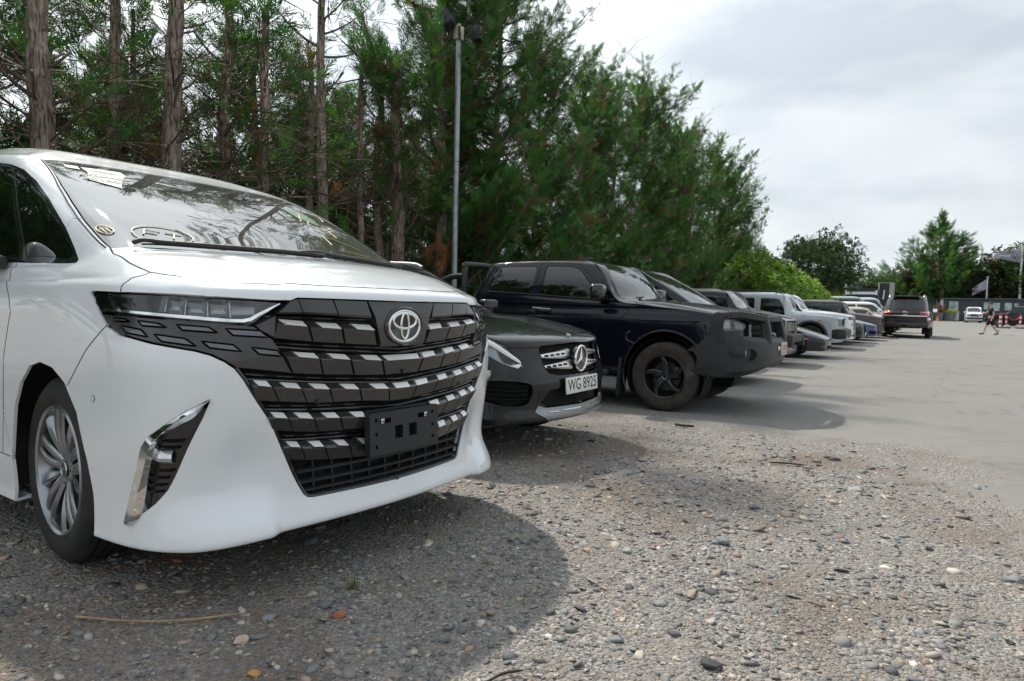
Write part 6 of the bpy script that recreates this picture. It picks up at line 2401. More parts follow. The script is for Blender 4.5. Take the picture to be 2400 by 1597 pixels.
# ---------------------------------------------------------------- black pickup with steel bull bar
def build_pickup():
    f = [(.90, 0), (.89, .22), (.86, .42), (.82, .60), (.745, .76), (.62, .875), (.46, .925)]
    rows = [(.46, -.10, .36, .10, .50, 0), (.48, -.03, .40, .02, .50, 0), (.56, 0, .50, .0, .6, 0), (.68, 0, .64, 0, .7, 0), (.82, 0, .80, 0, .85, 0), (.95, -.01, .96, .0, .95, 0), (1.06, -.03, 1.07, .006, 1.05, 0),
            (1.125, -.10, 1.15, .035, 1.12, 0)]
    cage = gen_cage(f, [.26, 0, -.35, -.9, -1.8, -2.5], [(-2.76, .89), (-2.80, .55), (-2.80, 0)], .93, rows,
                    (-.40, 1.285, .74, .22), [-.60, -.66, -.86, -1.2, -1.8, -2.45], [1.255, 1.25, 1.255, 1.27, 1.31, 1.35], .872, (-2.78, 1.36, .80),
                    (-1.08, 1.735, .58, .17), [-.98, -1.06, -1.2, -1.45, -1.9, -2.4], [1.685, 1.695, 1.715, 1.73, 1.735, 1.72], .715, (-2.70, 1.70, .66), (1.785, -1.5, -2.3), hood_bulge=.030)
    c = Car('pickup_truck', (-2.88, 7.9, -.045), R(3), 'black double cab pickup with steel bull bar and black wheels', 'pickup', cage, scale=.95, fit=3)
    c.standard('navy_paint', doors=[('front_door', [(-.60, .46), (-.64, .9), (-.60, 1.2), (-.66, 1.27), (-1.2, 1.70), (-1.74, 1.715), (-1.80, 1.3), (-1.83, .46)]),
                                    ('rear_door', [(-1.83, .46), (-1.80, 1.3), (-1.74, 1.715), (-2.52, 1.70), (-2.62, 1.4), (-2.66, 1.0), (-2.35, .6), (-2.3, .46)])],
               wins=[('door_window1', [(-.86, 1.275), (-.90, 1.34), (-1.16, 1.625), (-1.28, 1.675), (-1.655, 1.685), (-1.675, 1.325)]),
                     ('door_window2', [(-1.81, 1.325), (-1.79, 1.685), (-2.40, 1.68), (-2.47, 1.40), (-2.40, 1.36)])],
               arches=[(0, .42, .50)], screen='clear_glass',
               rear=[(13.6, 11), (15, 11), (15, 12.7), (13.6, 12.7)])
    c.cut('headlight', [(.50, 1.035), (.60, 1.045), (.74, 1.06), (.86, 1.085), (.90, 1.10), (.905, 1.03), (.89, .95), (.80, .935), (.55, .93)], 'f')
    c.cut('grille_opening', [(0, 1.05), (.42, 1.04), (.46, .95), (.42, .70), (0, .68)], 'f')
    c.finish(us=np.concatenate([np.linspace(0, 7, 50)[:-1], np.linspace(7, 15, 62)]), dens=1.35)
    c.skin()
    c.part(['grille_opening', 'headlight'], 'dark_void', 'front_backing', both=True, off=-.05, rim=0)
    hl = c.part('headlight', 'lamp_glass', side=0, off=-.002, rim=.015)
    for k, o in enumerate(c.part('headlight', 'gloss_black', 'lamp_housing', side=0, off=-.03, rim=0)): o.parent = hl[k]
    for k, o in enumerate(c.patch([(.895, 1.085), (.80, 1.06), (.80, .97), (.895, .96)], [(0, -.012), (.5, -.004), (1, -.012)], 'lamp_white', 'lamp_module', depth=.01)): o.parent = hl[k]
    for k, o in enumerate(c.patch([(.76, 1.045), (.56, 1.03), (.58, .96), (.74, .965)], [(0, -.02), (.5, -.004), (1, -.02)], 'reflector', 'lamp_module', depth=.01)): o.parent = hl[k]
    for z in (.98, .90, .82, .74):
        c.patch([(.43, z + .02), (-.43, z + .02), (-.43, z - .02), (.43, z - .02)], [(0, -.02), (.3, .0), (1, -.02)], 'matt_black', 'grille_bar', mirror=False, cuts=9)
    # flared arch lip
    for sg in (-1, 1):
        b = MB()
        P = [(.50 * math.cos(t), sg * (.930 - .012 * abs(math.cos(t))), .42 + .50 * math.sin(t)) for t in np.linspace(-.12, math.pi + .35, 34)]
        b.tube(P, .016, n=8)
        b.obj('arch_lip', MAT['navy_paint'], c.root)
        b = MB()
        b.box((-.545, sg * .84, .36), (.035, .24, .46), rot=(0, .08, 0), bev=.01)
        b.obj('mud_flap', MAT['rubber'], c.root)
        b = MB()
        b.box((-1.55, sg * .90, .40), (1.75, .17, .075), bev=.03)
        b.box((-1.55, sg * .90, .437), (1.5, .10, .012), bev=.004)
        b.obj('side_step', MAT['plastic_grey'], c.root)
        for x0, z0 in ((-1.62, 1.125), (-2.42, 1.15)):
            hd = empty('door_handle', (0, 0, 0))
            hd.parent = c.root
            b = MB()
            b.tube(spline([(x0 - .11, sg * .928, z0 + .008), (x0 - .06, sg * .957, z0 + .006), (x0 + .06, sg * .957, z0 - .004), (x0 + .11, sg * .928, z0 - .008)], 4), .014, n=8)
            b.obj('handle_grip', MAT['gloss_black'], hd)
            b = MB()
            b.tube([(x0 - .13, sg * .934, z0 + .025), (x0 + .13, sg * .934, z0 + .012)], .004, n=6)
            b.obj('handle_trim', MAT['satin_chrome'], hd)
        # gutter line and window surround
        b = MB()
        P = [(-.66, sg * .878, 1.265), (-1.2, sg * .885, 1.285), (-1.8, sg * .888, 1.318), (-2.48, sg * .884, 1.352)]
        b.tube(spline(P, 4), .008, n=6)
        b.obj('window_trim', MAT['matt_black'], c.root)
    # exhaust-side snorkel cut-out relief on the wing
    b = MB()
    b.tube(spline([(-.42, -.932, .90), (-.47, -.934, .86), (-.46, -.934, .80), (-.40, -.934, .77), (-.36, -.933, .755)], 4), .008, n=6)
    b.obj('wing_trim', MAT['gloss_black'], c.root)
    c.mirror(-.80, .90, 1.315, 'gloss_black', size=(.17, .24, .20))
    c.wheels((0,), .80, .395, .252, .26, 'five', mt='rubber_dusty', mr='black_alloy', mtyre_blocks=0)
    c.wheels((-3.1,), .80, .395, .252, .26, 'five', mt='rubber_dusty', mr='black_alloy')
    b = MB()
    b.box((-.1, 0, .60), (1.0, 1.15, .5))
    b.box((-2.0, 0, .45), (4.4, .9, .18))
    b.box((.0, .0, .40), (.16, 1.3, .14), bev=.04)
    b.obj('chassis', MAT['dark_void'], c.root)
    c.cabin(-.5, -2.75, .50, .80, seats=(-1.35, -2.15), dash=(-.72, 1.18))
    # load bed
    b = MB()
    b.box((-3.62, 0, .90), (1.58, 1.80, .62), bev=.05)
    b.obj('load_bed', MAT['navy_paint'], c.root)
    b = MB()
    b.box((-3.62, 0, 1.22), (1.50, 1.66, .03), bev=.01)
    b.obj('bed_cover', MAT['matt_black'], c.root)
    # sports bar behind the cab
    sb = empty('sports_bar', (0, 0, 0))
    sb.parent = c.root
    b = MB()
    P = [(-2.90, -.80, 1.20), (-2.92, -.80, 1.45), (-2.95, -.74, 1.66), (-2.97, -.6, 1.72), (-2.97, .6, 1.72), (-2.95, .74, 1.66), (-2.92, .80, 1.45), (-2.90, .80, 1.20)]
    b.tube(spline(P, 5), .045, n=12)
    b.obj('hoop', MAT['matt_black'], sb)
    for sg in (-1, 1):
        b = MB()
        b.tube(spline([(-2.94, sg * .79, 1.56), (-3.15, sg * .80, 1.54), (-3.45, sg * .80, 1.42), (-3.75, sg * .80, 1.25)], 6), .04, n=12)
        b.obj('brace', MAT['matt_black'], sb)
    # bull bar: winged bumper, uprights, top rail
    bb = empty('bull_bar', (0, 0, 0))
    bb.parent = c.root
    m = MAT['plastic_grey']

    def wing(sg):
        b = MB()
        # side plate of the bumper as a plan-curved shell: stations (y, x_front)
        st = [(.95, .37), (.945, .58), (.93, .76), (.88, .875), (.74, .965), (.55, 1.035), (.42, 1.06), (.0, 1.075)]
        prof = [(.76, 0), (.83, .00), (.845, -.05)]
        rows_ = []
        for i, (y, x) in enumerate(st):
            t = min(i / 4, 1)
            zt = (.70, .925, .91, .895, .88, .868, .86, .855)[i]
            zb_ = (.46, .44, .43, .44, .46, .49, .51, .52)[i]
            ins = .0
            rows_.append([(x - .12, y * .96 - .02, zt + .005), (x - .03, y, zt), (x, y, zt - .045), (x + .012, y, min(.70, zt - .07)), (x + .004, y, min(.64, zt - .13)), (x - .01, y * .995, zb_ + .07), (x - .09, y * .975, zb_), (x - .2, y * .93, zb_ - .01)])
        R_ = []
        for r in rows_:
            R_.append([b.bm.verts.new((p[0], p[1] * sg, p[2])) for p in r])
        for i in range(len(R_) - 1):
            for j in range(len(R_[0]) - 1):
                b.bm.faces.new((R_[i][j], R_[i + 1][j], R_[i + 1][j + 1], R_[i][j + 1]))
        return b.obj('bumper_wing', m, bb, smooth=26)
    w2 = [wing(sg) for sg in (-1, 1)]

    def beam(pts, wx, wy, name='hoop_bar'):
        """flat-section steel hoop member through points, section wx (fore-aft) by wy"""
        b = MB()
        pts = [Vector(p) for p in pts]
        rings = []
        for i, p in enumerate(pts):
            d = (pts[min(i + 1, len(pts) - 1)] - pts[max(i - 1, 0)]).normalized()
            a = Vector((1, 0, 0)) - d * d.x
            a = a.normalized() if a.length > .15 else Vector((0, 0, 1))
            q = d.cross(a).normalized()
            rings.append([b.bm.verts.new(p + a * wx * s + q * wy * t) for s, t in ((-1, -.7), (-.7, -1), (.7, -1), (1, -.7), (1, .7), (.7, 1), (-.7, 1), (-1, .7))])
        for i in range(len(rings) - 1):
            for j in range(8): b.bm.faces.new((rings[i][j], rings[i][(j + 1) % 8], rings[i + 1][(j + 1) % 8], rings[i + 1][j]))
        b.bm.faces.new(rings[0])
        b.bm.faces.new(rings[-1])
        return b.obj(name, m, bb, smooth=25)
    for sg in (-1, 1):
        beam([(.60, sg * .905, 1.105), (.66, sg * .84, 1.118), (.76, sg * .74, 1.12), (.91, sg * .52, 1.09), (.95, sg * .40, 1.075)], .06, .042)
        b = MB()
        b.prism([(.47, .80), (.525, .97), (.515, 1.09), (.555, 1.14), (.70, 1.145), (.70, 1.10), (.645, 1.08), (.63, .98), (.67, .86), (.67, .80)], 1, sg * .895, sg * .945, bev=.012)
        b.obj('upright', m, bb)
        beam([(.95, sg * .40, 1.10), (.985, sg * .40, 1.0), (1.015, sg * .42, .86), (1.02, sg * .42, .80)], .05, .055, 'upright')
    beam([(.95, -.42, 1.075), (.98, -.2, 1.08), (.99, 0, 1.08), (.98, .2, 1.08), (.95, .42, 1.075)], .055, .035, 'top_rail')
    for sg, w_ in zip((-1, 1), w2):
        b = MB()
        b.box((.835, sg * .915, .71), (.13, .03, .062), rot=(0, 0, -sg * .42), bev=.012)
        b.obj('marker_lamp', MAT['lamp_clear'], w_)
        b = MB()
        b.box((.82, sg * .945, .73), (.16, .012, .10), rot=(0, 0, -sg * .15), bev=.004)
        b.obj('wing_rib', m, w_)
        n_ = Vector((.55, sg * .83, 0)).normalized()
        cpt = Vector((.925, sg * .815, .69))
        b = MB()
        b.tube([cpt - n_ * .05, cpt + n_ * .004], [.062, .062], n=24)
        fr = b.obj('fog_recess', MAT['dark_void'], w_)
        b = MB()
        a = n_.cross(Vector((0, 0, 1))).normalized()
        b.tube([cpt + n_ * .006 + (a * math.cos(t) + Vector((0, 0, 1)) * math.sin(t)) * .066 for t in np.linspace(0, 2 * math.pi, 25)], .008, n=6)
        b.obj('fog_bezel', MAT['matt_black'], w_)
    pl = c.plate((1.095, .16, .73), .33, .15, '', mp='plate_white', parent=bb)
    for y, z, w_, h_ in ((.16, .796, .31, .006), (.16, .664, .31, .006), (.005, .73, .006, .132), (.315, .73, .006, .132), (.07, .745, .02, .07), (.13, .745, .02, .07), (.19, .745, .02, .07), (.25, .745, .02, .07), (.16, .688, .2, .014)):
        b = MB()
        b.box((1.1025, y, z), (.003, w_, h_))
        b.obj('plate_mark', MAT['plate_red'], pl)
    b = MB()
    b.box((1.085, -.09, .74), (.02, .09, .05), bev=.01)
    b.obj('tow_point', MAT['satin_chrome'], bb)
    b = MB()
    b.tube([(-1.25, -.30, 1.80), (-1.6, -.30, 1.90), (-1.85, -.30, 1.94)], [.006, .004, .003], n=6)
    b.box((-1.30, -.30, 1.79), (.16, .05, .05), bev=.02)
    b.obj('aerial', MAT['matt_black'], c.root)
    b = MB()
    b.tube([(-.48, -.62, 1.295), (-.52, -.1, 1.325), (-.55, .3, 1.335)], .010, n=6)
    b.obj('wiper', MAT['matt_black'], c.root)
    return c


pickup = build_pickup()
# ---------------------------------------------------------------- the rest of the row and the vehicles at the far end
ROW = 'vehicles parked nose out along the trees'


def simple_car(name, loc, yaw, label, cat, paint, scale, S, group=ROW, dens=.75):
    """S: dimensions of the car; returns the Car after its usual parts are made"""
    w, zh, zc, xc = S['w'], S['zh'], S['zc'], S['xc']
    xn, xt = S['xn'], S['xt']
    bow, zb = S.get('bow', .06), S.get('zb', .24)
    f = [(xn, 0), (xn - bow * .08, w * .25), (xn - bow * .35, w * .5), (xn - bow * .8, w * .7), (xn - bow * 1.5 - S.get('cor', .03), w * .86), (xn - bow * 2.2 - S.get('cor', .03) * 3, w * .96), (xn - .42, w * .995)]
    pf = S.get('prof', [-.06, 0, 0, 0, 0, -.01, -.03, -.10])
    zs = [zb + .02, zb, zb + .08, zb + (zh - zb) * .3, zb + (zh - zb) * .52, zb + (zh - zb) * .76, zh - .07, zh]
    sb = S.get('zbelt', zc - .05)
    rows = []
    for i in range(8):
        zside = [zb, zb - .02, zb + .1, zb + (zh - zb) * .32, zb + (zh - zb) * .55, zb + (zh - zb) * .78, zh - .05, zh + S.get('dsh', .04)][i]
        rows.append((zs[i], pf[i], zside, [.08, .02, .01, 0, 0, .004, .012, .035][i], zs[i] + .05, [.06, .02, 0, 0, 0, .01, .02, .04][i]))
    hx, hz, yh = S['hx'], S['hz'], S['yh']
    tail = S.get('tail', (xt + .12, sb + .02, xt + .28, hz - .02))
    xs = [.30, 0, -.45, -1.0, (xt - 1.0) / 2 - .35, xt + .9]
    bx = [xc - .14, xc - .22, min(xc - .42, -.5), min(xc - .8, -1.05), xs[4], xs[5]]
    hxs = [hx + .10, hx + .02, hx - .16, hx - .42, min(xs[4], hx - .8), min(xs[5] - .0, hx - 1.2)]
    zr = S['zr']
    hzz = [hz - .045, hz - .035, hz - .02, hz - .01, hz - .01, hz - .03]
    cage = gen_cage(f, xs, [(xt + .18, w * .92), (xt + .03, w * .6), (xt, 0)], w, rows, (xc, zc, w * .8, S.get('cb', .14)), bx, [sb + .015, sb, sb, sb, sb + .01, sb + .02], w - .07,
                    (tail[0], tail[1], w * .84), (hx, hz, yh * .82, S.get('hb', .12)), hxs, hzz, yh, (tail[2], tail[3], yh * .9), (zr, hx - .45, tail[2] + .5), hood_bulge=S.get('hood', .022))
    c = Car(name, loc, yaw, label, cat, cage, scale=scale, group=group, fit=S.get('fit', 2))
    Rw = S.get('Rw', .36)
    wb = S.get('wb', -2.75)
    wt, wt2 = hz - .085, sb + .045
    wins = S.get('wins') or [('door_window1', [(hx + .12 + (xc - hx) * .60, wt2 - .01), (hx + .03, wt), ((hx + wb) / 2 + .12, wt + .01), ((hx + wb) / 2 + .12, wt2)]),
                             ('door_window2', [((hx + wb) / 2 + .04, wt2), ((hx + wb) / 2 + .04, wt + .01), (wb + .18, wt), (wb + .12, wt2 + .01)]),
                             ('rear_side_window1', [(wb + .04, wt2 + .01), (wb + .08, wt), (xt + .62, wt - .02), (xt + .52, wt2 + .03)])]
    mid = (hx + wb) / 2 + .08
    dx0 = S.get('dx0', xc - .35)
    c.standard(paint, doors=[('front_door', [(dx0, zb + .08), (dx0, sb - .02), (mid, sb - .02), (mid, zb + .08)]), ('rear_door', [(mid - .01, zb + .08), (mid - .01, sb - .02), (wb + .15, sb - .02), (wb + .42, zb + .3), (wb + .45, zb + .08)])],
               wins=wins, arches=[(0, Rw, Rw + .055), (wb, Rw, Rw + .055)], glass=S.get('glass', 'dark_glass'), screen=S.get('screen', 'clear_glass'), rear=S.get('rear', [(13.7, 10.9), (15, 10.9), (15, 12.75), (13.7, 12.75)]))
    for k, p in S.get('front', []): c.cut(k, p, 'f')
    for k, p in S.get('back', []): c.cut(k, p, 'r')
    c.finish(dens=dens)
    c.skin()
    c.wheels((0, wb), w - .12, Rw, S.get('Rr', Rw * .66), .22, S.get('style', 'five'), mr=S.get('mr', 'alloy'))
    c.cabin(xc - .1, xt + .4, zb + .12, w * .8, seats=(hx - .25, hx - 1.15), dash=(xc - .28, zc - .06))
    b = MB()
    b.box((.05, 0, (zb + zh) / 2), (1.1, w * 1.1, (zh - zb) * .6))
    b.box((xt / 2, 0, zb + .05), (-xt, w * 1.2, .12))
    b.obj('underbody', MAT['dark_void'], c.root)
    if S.get('mirror', True): c.mirror(xc - .38, w - .04, sb + .06, S.get('mirror_m', paint), size=S.get('msize', (.13, .2, .16)))
    return c


def lamp_parts(c, key, housing='gloss_black'):
    hl = c.part(key, 'lamp_glass', 'headlight', side=0, off=-.002, rim=.015)
    for k, o in enumerate(c.part(key, housing, 'lamp_housing', side=0, off=-.03, rim=0)): o.parent = hl[k]
    return hl


def build_row():
    # --- black people mover with a long raked screen, beyond the pickup
    c = simple_car('people_mover', (-3.7, 10.9, -.045), R(3), 'black people mover with long raked windscreen just beyond the pickup', 'car', 'navy_paint', .95,
                   dict(w=.93, xn=.95, xt=-3.8, zh=.98, zc=1.25, xc=.12, hx=-.98, hz=1.80, yh=.74, zr=1.90, zbelt=1.14, cb=.10, hb=.14, cor=.05, dx0=-.45, hood=.015,
                        wins=[('quarter_window1', [(-.05, 1.20), (-.42, 1.43), (-.44, 1.185)]), ('door_window1', [(-.50, 1.185), (-.48, 1.47), (-.85, 1.69), (-1.55, 1.72), (-1.55, 1.19)]), ('door_window2', [(-1.63, 1.19), (-1.63, 1.72), (-2.6, 1.71), (-2.65, 1.2)])],
                        front=[('headlight', [(.50, .76), (.60, .86), (.80, .93), (.91, .95), (.91, .86), (.75, .78)]), ('grille_opening', [(0, .84), (.42, .83), (.38, .66), (0, .64)])]), dens=.9)
    lamp_parts(c, 'headlight')
    c.part('grille_opening', 'dark_void', 'front_backing', both=True, off=-.04, rim=0)
    for z in (.80, .74, .68): c.patch([(.39, z + .014), (-.39, z + .014), (-.39, z - .014), (.39, z - .014)], [(0, -.02), (.4, .004), (1, -.02)], 'chrome', 'grille_bar', mirror=False, cuts=7)
    b = MB()
    b.tube([(.05, -.6, 1.26), (-.05, .1, 1.29), (-.02, .5, 1.28)], .010, n=6)
    b.obj('wiper', MAT['matt_black'], c.root)
    # --- pale hatchback, only its roof corner and screen show
    c = simple_car('pale_hatchback', (-4.6, 13.15, -.045), R(3), 'pale grey hatchback whose roof corner shows behind the raked screen', 'car', 'silver_paint', .92,
                   dict(w=.86, xn=.85, xt=-3.4, zh=.92, zc=1.10, xc=-.28, hx=-1.0, hz=1.62, yh=.66, zr=1.70, zbelt=1.04, wb=-2.5, Rw=.33), dens=.6)
    # --- small dark boxy four-wheel drive
    c = simple_car('boxy_offroader', (-4.3, 15.35, -.045), R(3), 'dark grey boxy off-roader with upright screen and round lamp clusters', 'car', 'slate_paint', .95,
                   dict(w=.85, xn=.98, xt=-3.0, zh=1.03, zc=1.27, xc=-.06, hx=-.40, hz=1.60, yh=.74, zr=1.69, zbelt=1.12, cb=.03, hb=.03, bow=.02, cor=.0, wb=-2.35, Rw=.38, hood=.012, dx0=-.30, tail=(-2.95, 1.14, -2.85, 1.58),
                        prof=[-.1, -.02, 0, 0, 0, 0, -.005, -.05], wins=[('door_window1', [(-.32, 1.17), (-.48, 1.52), (-1.15, 1.53), (-1.15, 1.17)]), ('door_window2', [(-1.25, 1.17), (-1.25, 1.53), (-2.3, 1.53), (-2.3, 1.17)])],
                        front=[('grille_opening', [(0, .98), (.45, .98), (.45, .72), (0, .72)]), ('headlight', [(.56 + .13 * math.cos(t) + .08, .87 + .13 * math.sin(t)) for t in np.linspace(0, 6.28, 17)[:-1]])]), dens=.9)
    hl = lamp_parts(c, 'headlight')
    c.part('grille_opening', 'dark_void', 'front_backing', both=True, off=-.04, rim=0)
    for y in (.06, .14, .22, .30, .38): c.patch([(y, .97), (y + .03, .97), (y + .03, .73), (y, .73)], [(0, -.02), (.1, .004), (.9, .004), (1, -.02)], 'chrome', 'grille_bar', cuts=2)
    for y in (.56, .62, .68): c.patch([(y, .97), (y + .03, .96), (y + .03, .78), (y, .78)], [(0, -.02), (.2, -.004), (.8, -.004), (1, -.02)], 'reflector', 'lamp_module', cuts=2, parent=None)
    b = MB()
    b.box((1.04, 0, .60), (.16, 1.62, .17), bev=.02)
    b.box((1.0, -.72, .55), (.28, .2, .26), bev=.02)
    b.box((1.0, .72, .55), (.28, .2, .26), bev=.02)
    b.obj('steel_bumper', MAT['plastic_grey'], c.root)
    # --- low sports coupe with pop-up lamps and amber indicator
    c = simple_car('sports_coupe', (-4.05, 18.6, -.045), R(3), 'low slate grey sports coupe with pop-up lamps and amber side indicator', 'car', 'slate_paint', .95,
                   dict(w=.92, xn=.95, xt=-3.45, zh=.60, zc=.95, xc=-.62, hx=-1.32, hz=1.20, yh=.60, zr=1.27, zbelt=.88, Rw=.33, wb=-2.45, zb=.20, bow=.10, cor=.08, hood=.030, dsh=.10, style='ten',
                        prof=[-.10, -.02, 0, 0, 0, -.01, -.06, -.20], tail=(-3.30, .95, -2.55, 1.10),
                        front=[('air_dam', [(0, .33), (.45, .33), (.45, .24), (0, .24)])], msize=(.12, .17, .12)), dens=1.1)
    c.part('air_dam', 'dark_void', 'front_backing', both=True, off=-.03, rim=0)
    c.patch([(.60, .66), (.86, .645), (.80, .60), (.58, .615)], [(0, -.01), (.3, .002), (1, .0)], 'slate_paint', 'lamp_cover', axis='f')
    c.patch([(.36, .575), (.62, .565), (.58, .49), (.36, .50)], [(0, .001), (.3, .006), (.9, .006), (1, .001)], 'amber_lens', 'indicator', axis='s', depth=.012)
    c.patch([(.54, .345), (.72, .345), (.72, .25), (.56, .25)], [(0, -.02), (.3, .001), (1, -.01)], 'lamp_clear', 'fog_lamp')
    c.patch([(.84, .49), (-.84, .49), (-.84, .475), (.84, .475)], [(0, -.004), (.5, .003), (1, -.004)], 'matt_black', 'bumper_strip', mirror=False, cuts=13)
    b = MB()
    for k in range(5): b.box((.34, 0, .26 + .025 * k), (.12, 1.85, .008))
    b.obj('side_louvre', MAT['dark_void'], c.root)
    # --- silver boxy off-roader
    c = simple_car('silver_offroader', (-4.5, 23.7, -.045), R(3), 'silver boxy off-roader with black arches, roof rails and black door mirror', 'car', 'silver_paint', .95,
                   dict(w=.94, xn=.90, xt=-3.7, zh=1.06, zc=1.25, xc=-.62, hx=-.98, hz=1.77, yh=.78, zr=1.87, zbelt=1.06, cb=.06, hb=.06, bow=.03, cor=.01, hood=.018, wb=-2.75, Rw=.40, Rr=.24, dx0=-.70, mr='black_alloy', glass='green_glass',
                        prof=[-.10, -.03, 0, 0, 0, 0, -.004, -.06], mirror_m='matt_black', msize=(.14, .24, .24), tail=(-3.62, 1.10, -3.5, 1.74),
                        wins=[('door_window1', [(-.80, 1.11), (-1.02, 1.64), (-1.62, 1.66), (-1.62, 1.11)]), ('door_window2', [(-1.82, 1.11), (-1.82, 1.66), (-2.6, 1.66), (-2.7, 1.11)]), ('rear_side_window1', [(-2.85, 1.13), (-2.85, 1.65), (-3.35, 1.64), (-3.42, 1.13)])],
                        front=[('headlight', rounded([(.55, 1.0), (.88, 1.0), (.88, .76), (.60, .74), (.54, .80)], .05)), ('grille_opening', [(0, .99), (.5, .99), (.5, .80), (0, .80)])]), dens=1.1)
    lamp_parts(c, 'headlight')
    for y in (.60, .69, .78): c.patch([(y, .97), (y + .05, .97), (y + .05, .78), (y, .78)], [(0, -.02), (.3, -.006), (1, -.02)], 'reflector', 'lamp_module', cuts=2)
    c.part('grille_opening', 'dark_void', 'front_backing', both=True, off=-.04, rim=0)
    for sg in (-1, 1):
        b = MB()
        P = [(.50 * math.cos(t), sg * (.955 - .03 * abs(math.cos(t)) ** 3), .40 + .50 * math.sin(t)) for t in np.linspace(-.1, math.pi + .1, 26)]
        b.tube(P, .055, n=8, flat=.9)
        b.tube([(p[0] - 2.75, p[1], p[2]) for p in P], .055, n=8)
        b.obj('arch_trim', MAT['plastic_grey'], c.root)
        b = MB()
        b.tube(spline([(-1.15, sg * .72, 1.80), (-1.3, sg * .72, 1.90), (-3.1, sg * .72, 1.90), (-3.3, sg * .72, 1.80)], 4), .022, n=8)
        b.obj('roof_rail', MAT['matt_black'], c.root)
        c_ = MB()
        c_.box((.28, sg * .945, .95), (.10, .02, .035), bev=.006)
        c_.obj('indicator', MAT['amber_lens'], c.root)
    b = MB()
    b.box((.94, 0, .52), (.24, 1.72, .30), bev=.05)
    b.box((.80, -.82, .52), (.38, .22, .34), bev=.05)
    b.box((.80, .82, .52), (.38, .22, .34), bev=.05)
    b.obj('bumper', MAT['plastic_grey'], c.root)
    b = MB()
    for s in (-.5, .5): b.tube([(1.05, s + .05 * math.cos(t), .42 + .05 * math.sin(t)) for t in np.linspace(0, 6.3, 14)], .014, n=6)
    b.obj('tow_hook', MAT['satin_chrome'], c.root)
    # --- big white SUV with a tall grille
    c = simple_car('white_suv', (-4.7, 26.9, -.03), R(3), 'white SUV with tall barred grille beside the silver boxy off-roader', 'car', 'white_paint', .95,
                   dict(w=.97, xn=.98, xt=-3.9, zh=1.12, zc=1.30, xc=-.62, hx=-1.22, hz=1.80, yh=.77, zr=1.92, zbelt=1.20, bow=.05, cor=.02, hood=.035, wb=-2.85, Rw=.40,
                        front=[('headlight', [(.50, 1.04), (.90, 1.07), (.90, .95), (.52, .95)]), ('grille_opening', [(0, .98), (.46, .98), (.42, .60), (0, .58)])]), dens=.9)
    lamp_parts(c, 'headlight')
    c.part('grille_opening', 'dark_void', 'front_backing', both=True, off=-.04, rim=0)
    for z in (.92, .83, .74, .65): c.patch([(.44, z + .022), (-.44, z + .022), (-.44, z - .02), (.44, z - .02)], [(0, -.02), (.4, .006), (1, -.02)], 'satin_chrome', 'grille_bar', mirror=False, cuts=7)
    c.patch([(.60, .86), (.80, .86), (.74, .50), (.62, .50)], [(0, -.01), (.2, .003), (1, -.01)], 'gloss_black', 'fog_pocket')
    c.patch([(.9, .42), (-.9, .42), (-.85, .32), (.85, .32)], [(0, -.01), (.3, .012), (1, -.01)], 'plastic_grey', 'bumper_strip', mirror=False, cuts=11)
    # --- dark coupe and blue sports car
    c = simple_car('dark_coupe', (-4.6, 29.0, .0), R(3), 'black low coupe with bright lamp strips between white SUV and blue car', 'car', 'black_paint', .95,
                   dict(w=.92, xn=.95, xt=-3.6, zh=.80, zc=1.0, xc=-.45, hx=-1.15, hz=1.30, yh=.62, zr=1.38, zbelt=.95, wb=-2.7, Rw=.34, zb=.22, bow=.09, cor=.05,
                        front=[('headlight', [(.50, .66), (.86, .76), (.86, .64), (.55, .60)]), ('grille_opening', [(0, .62), (.40, .60), (.44, .34), (0, .32)])]), dens=.7)
    hl = lamp_parts(c, 'headlight')
    c.patch([(.60, .70), (.80, .74), (.80, .70), (.60, .66)], [(0, -.01), (.5, 0), (1, -.01)], 'reflector', 'lamp_strip')
    c.part('grille_opening', 'dark_void', 'front_backing', both=True, off=-.04, rim=0)
    c.plate((.955, 0, .36), .5, .11, '', yaw=0)
    c = simple_car('blue_sports_car', (-4.45, 31.6, .02), R(3), 'deep blue sports car with wide low nose in the parked row', 'car', 'blue_paint', .95,
                   dict(w=.95, xn=.95, xt=-3.5, zh=.68, zc=.98, xc=-.55, hx=-1.25, hz=1.22, yh=.60, zr=1.29, zbelt=.92, wb=-2.6, Rw=.35, zb=.20, bow=.11, cor=.07, dsh=.10, hood=.03,
                        front=[('headlight', [(.55, .62), (.85, .70), (.88, .60), (.62, .54)]), ('grille_opening', [(0, .46), (.30, .46), (.42, .26), (0, .24)]), ('air_intake', [(.55, .42), (.85, .44), (.85, .28), (.60, .26)])]), dens=.7)
    lamp_parts(c, 'headlight')
    c.part(['grille_opening', 'air_intake'], 'dark_void', 'front_backing', both=True, off=-.04, rim=0)
    # --- brown roofed estate, cream compact, sky blue hatch, white cars
    c = simple_car('brown_estate', (-4.55, 34.6, .05), R(3), 'brownish grey boxy estate whose long roof shows above the white SUV', 'car', 'brown_paint', .97,
                   dict(w=.92, xn=.92, xt=-3.7, zh=.96, zc=1.16, xc=-.50, hx=-.92, hz=1.62, yh=.76, zr=1.72, zbelt=1.10, wb=-2.75, Rw=.37, cb=.05, hb=.05, bow=.03, glass='green_glass', tail=(-3.62, 1.12, -3.4, 1.6),
                        front=[('headlight', [(.55, .90), (.85, .92), (.85, .74), (.58, .74)])]), dens=.6)
    lamp_parts(c, 'headlight')
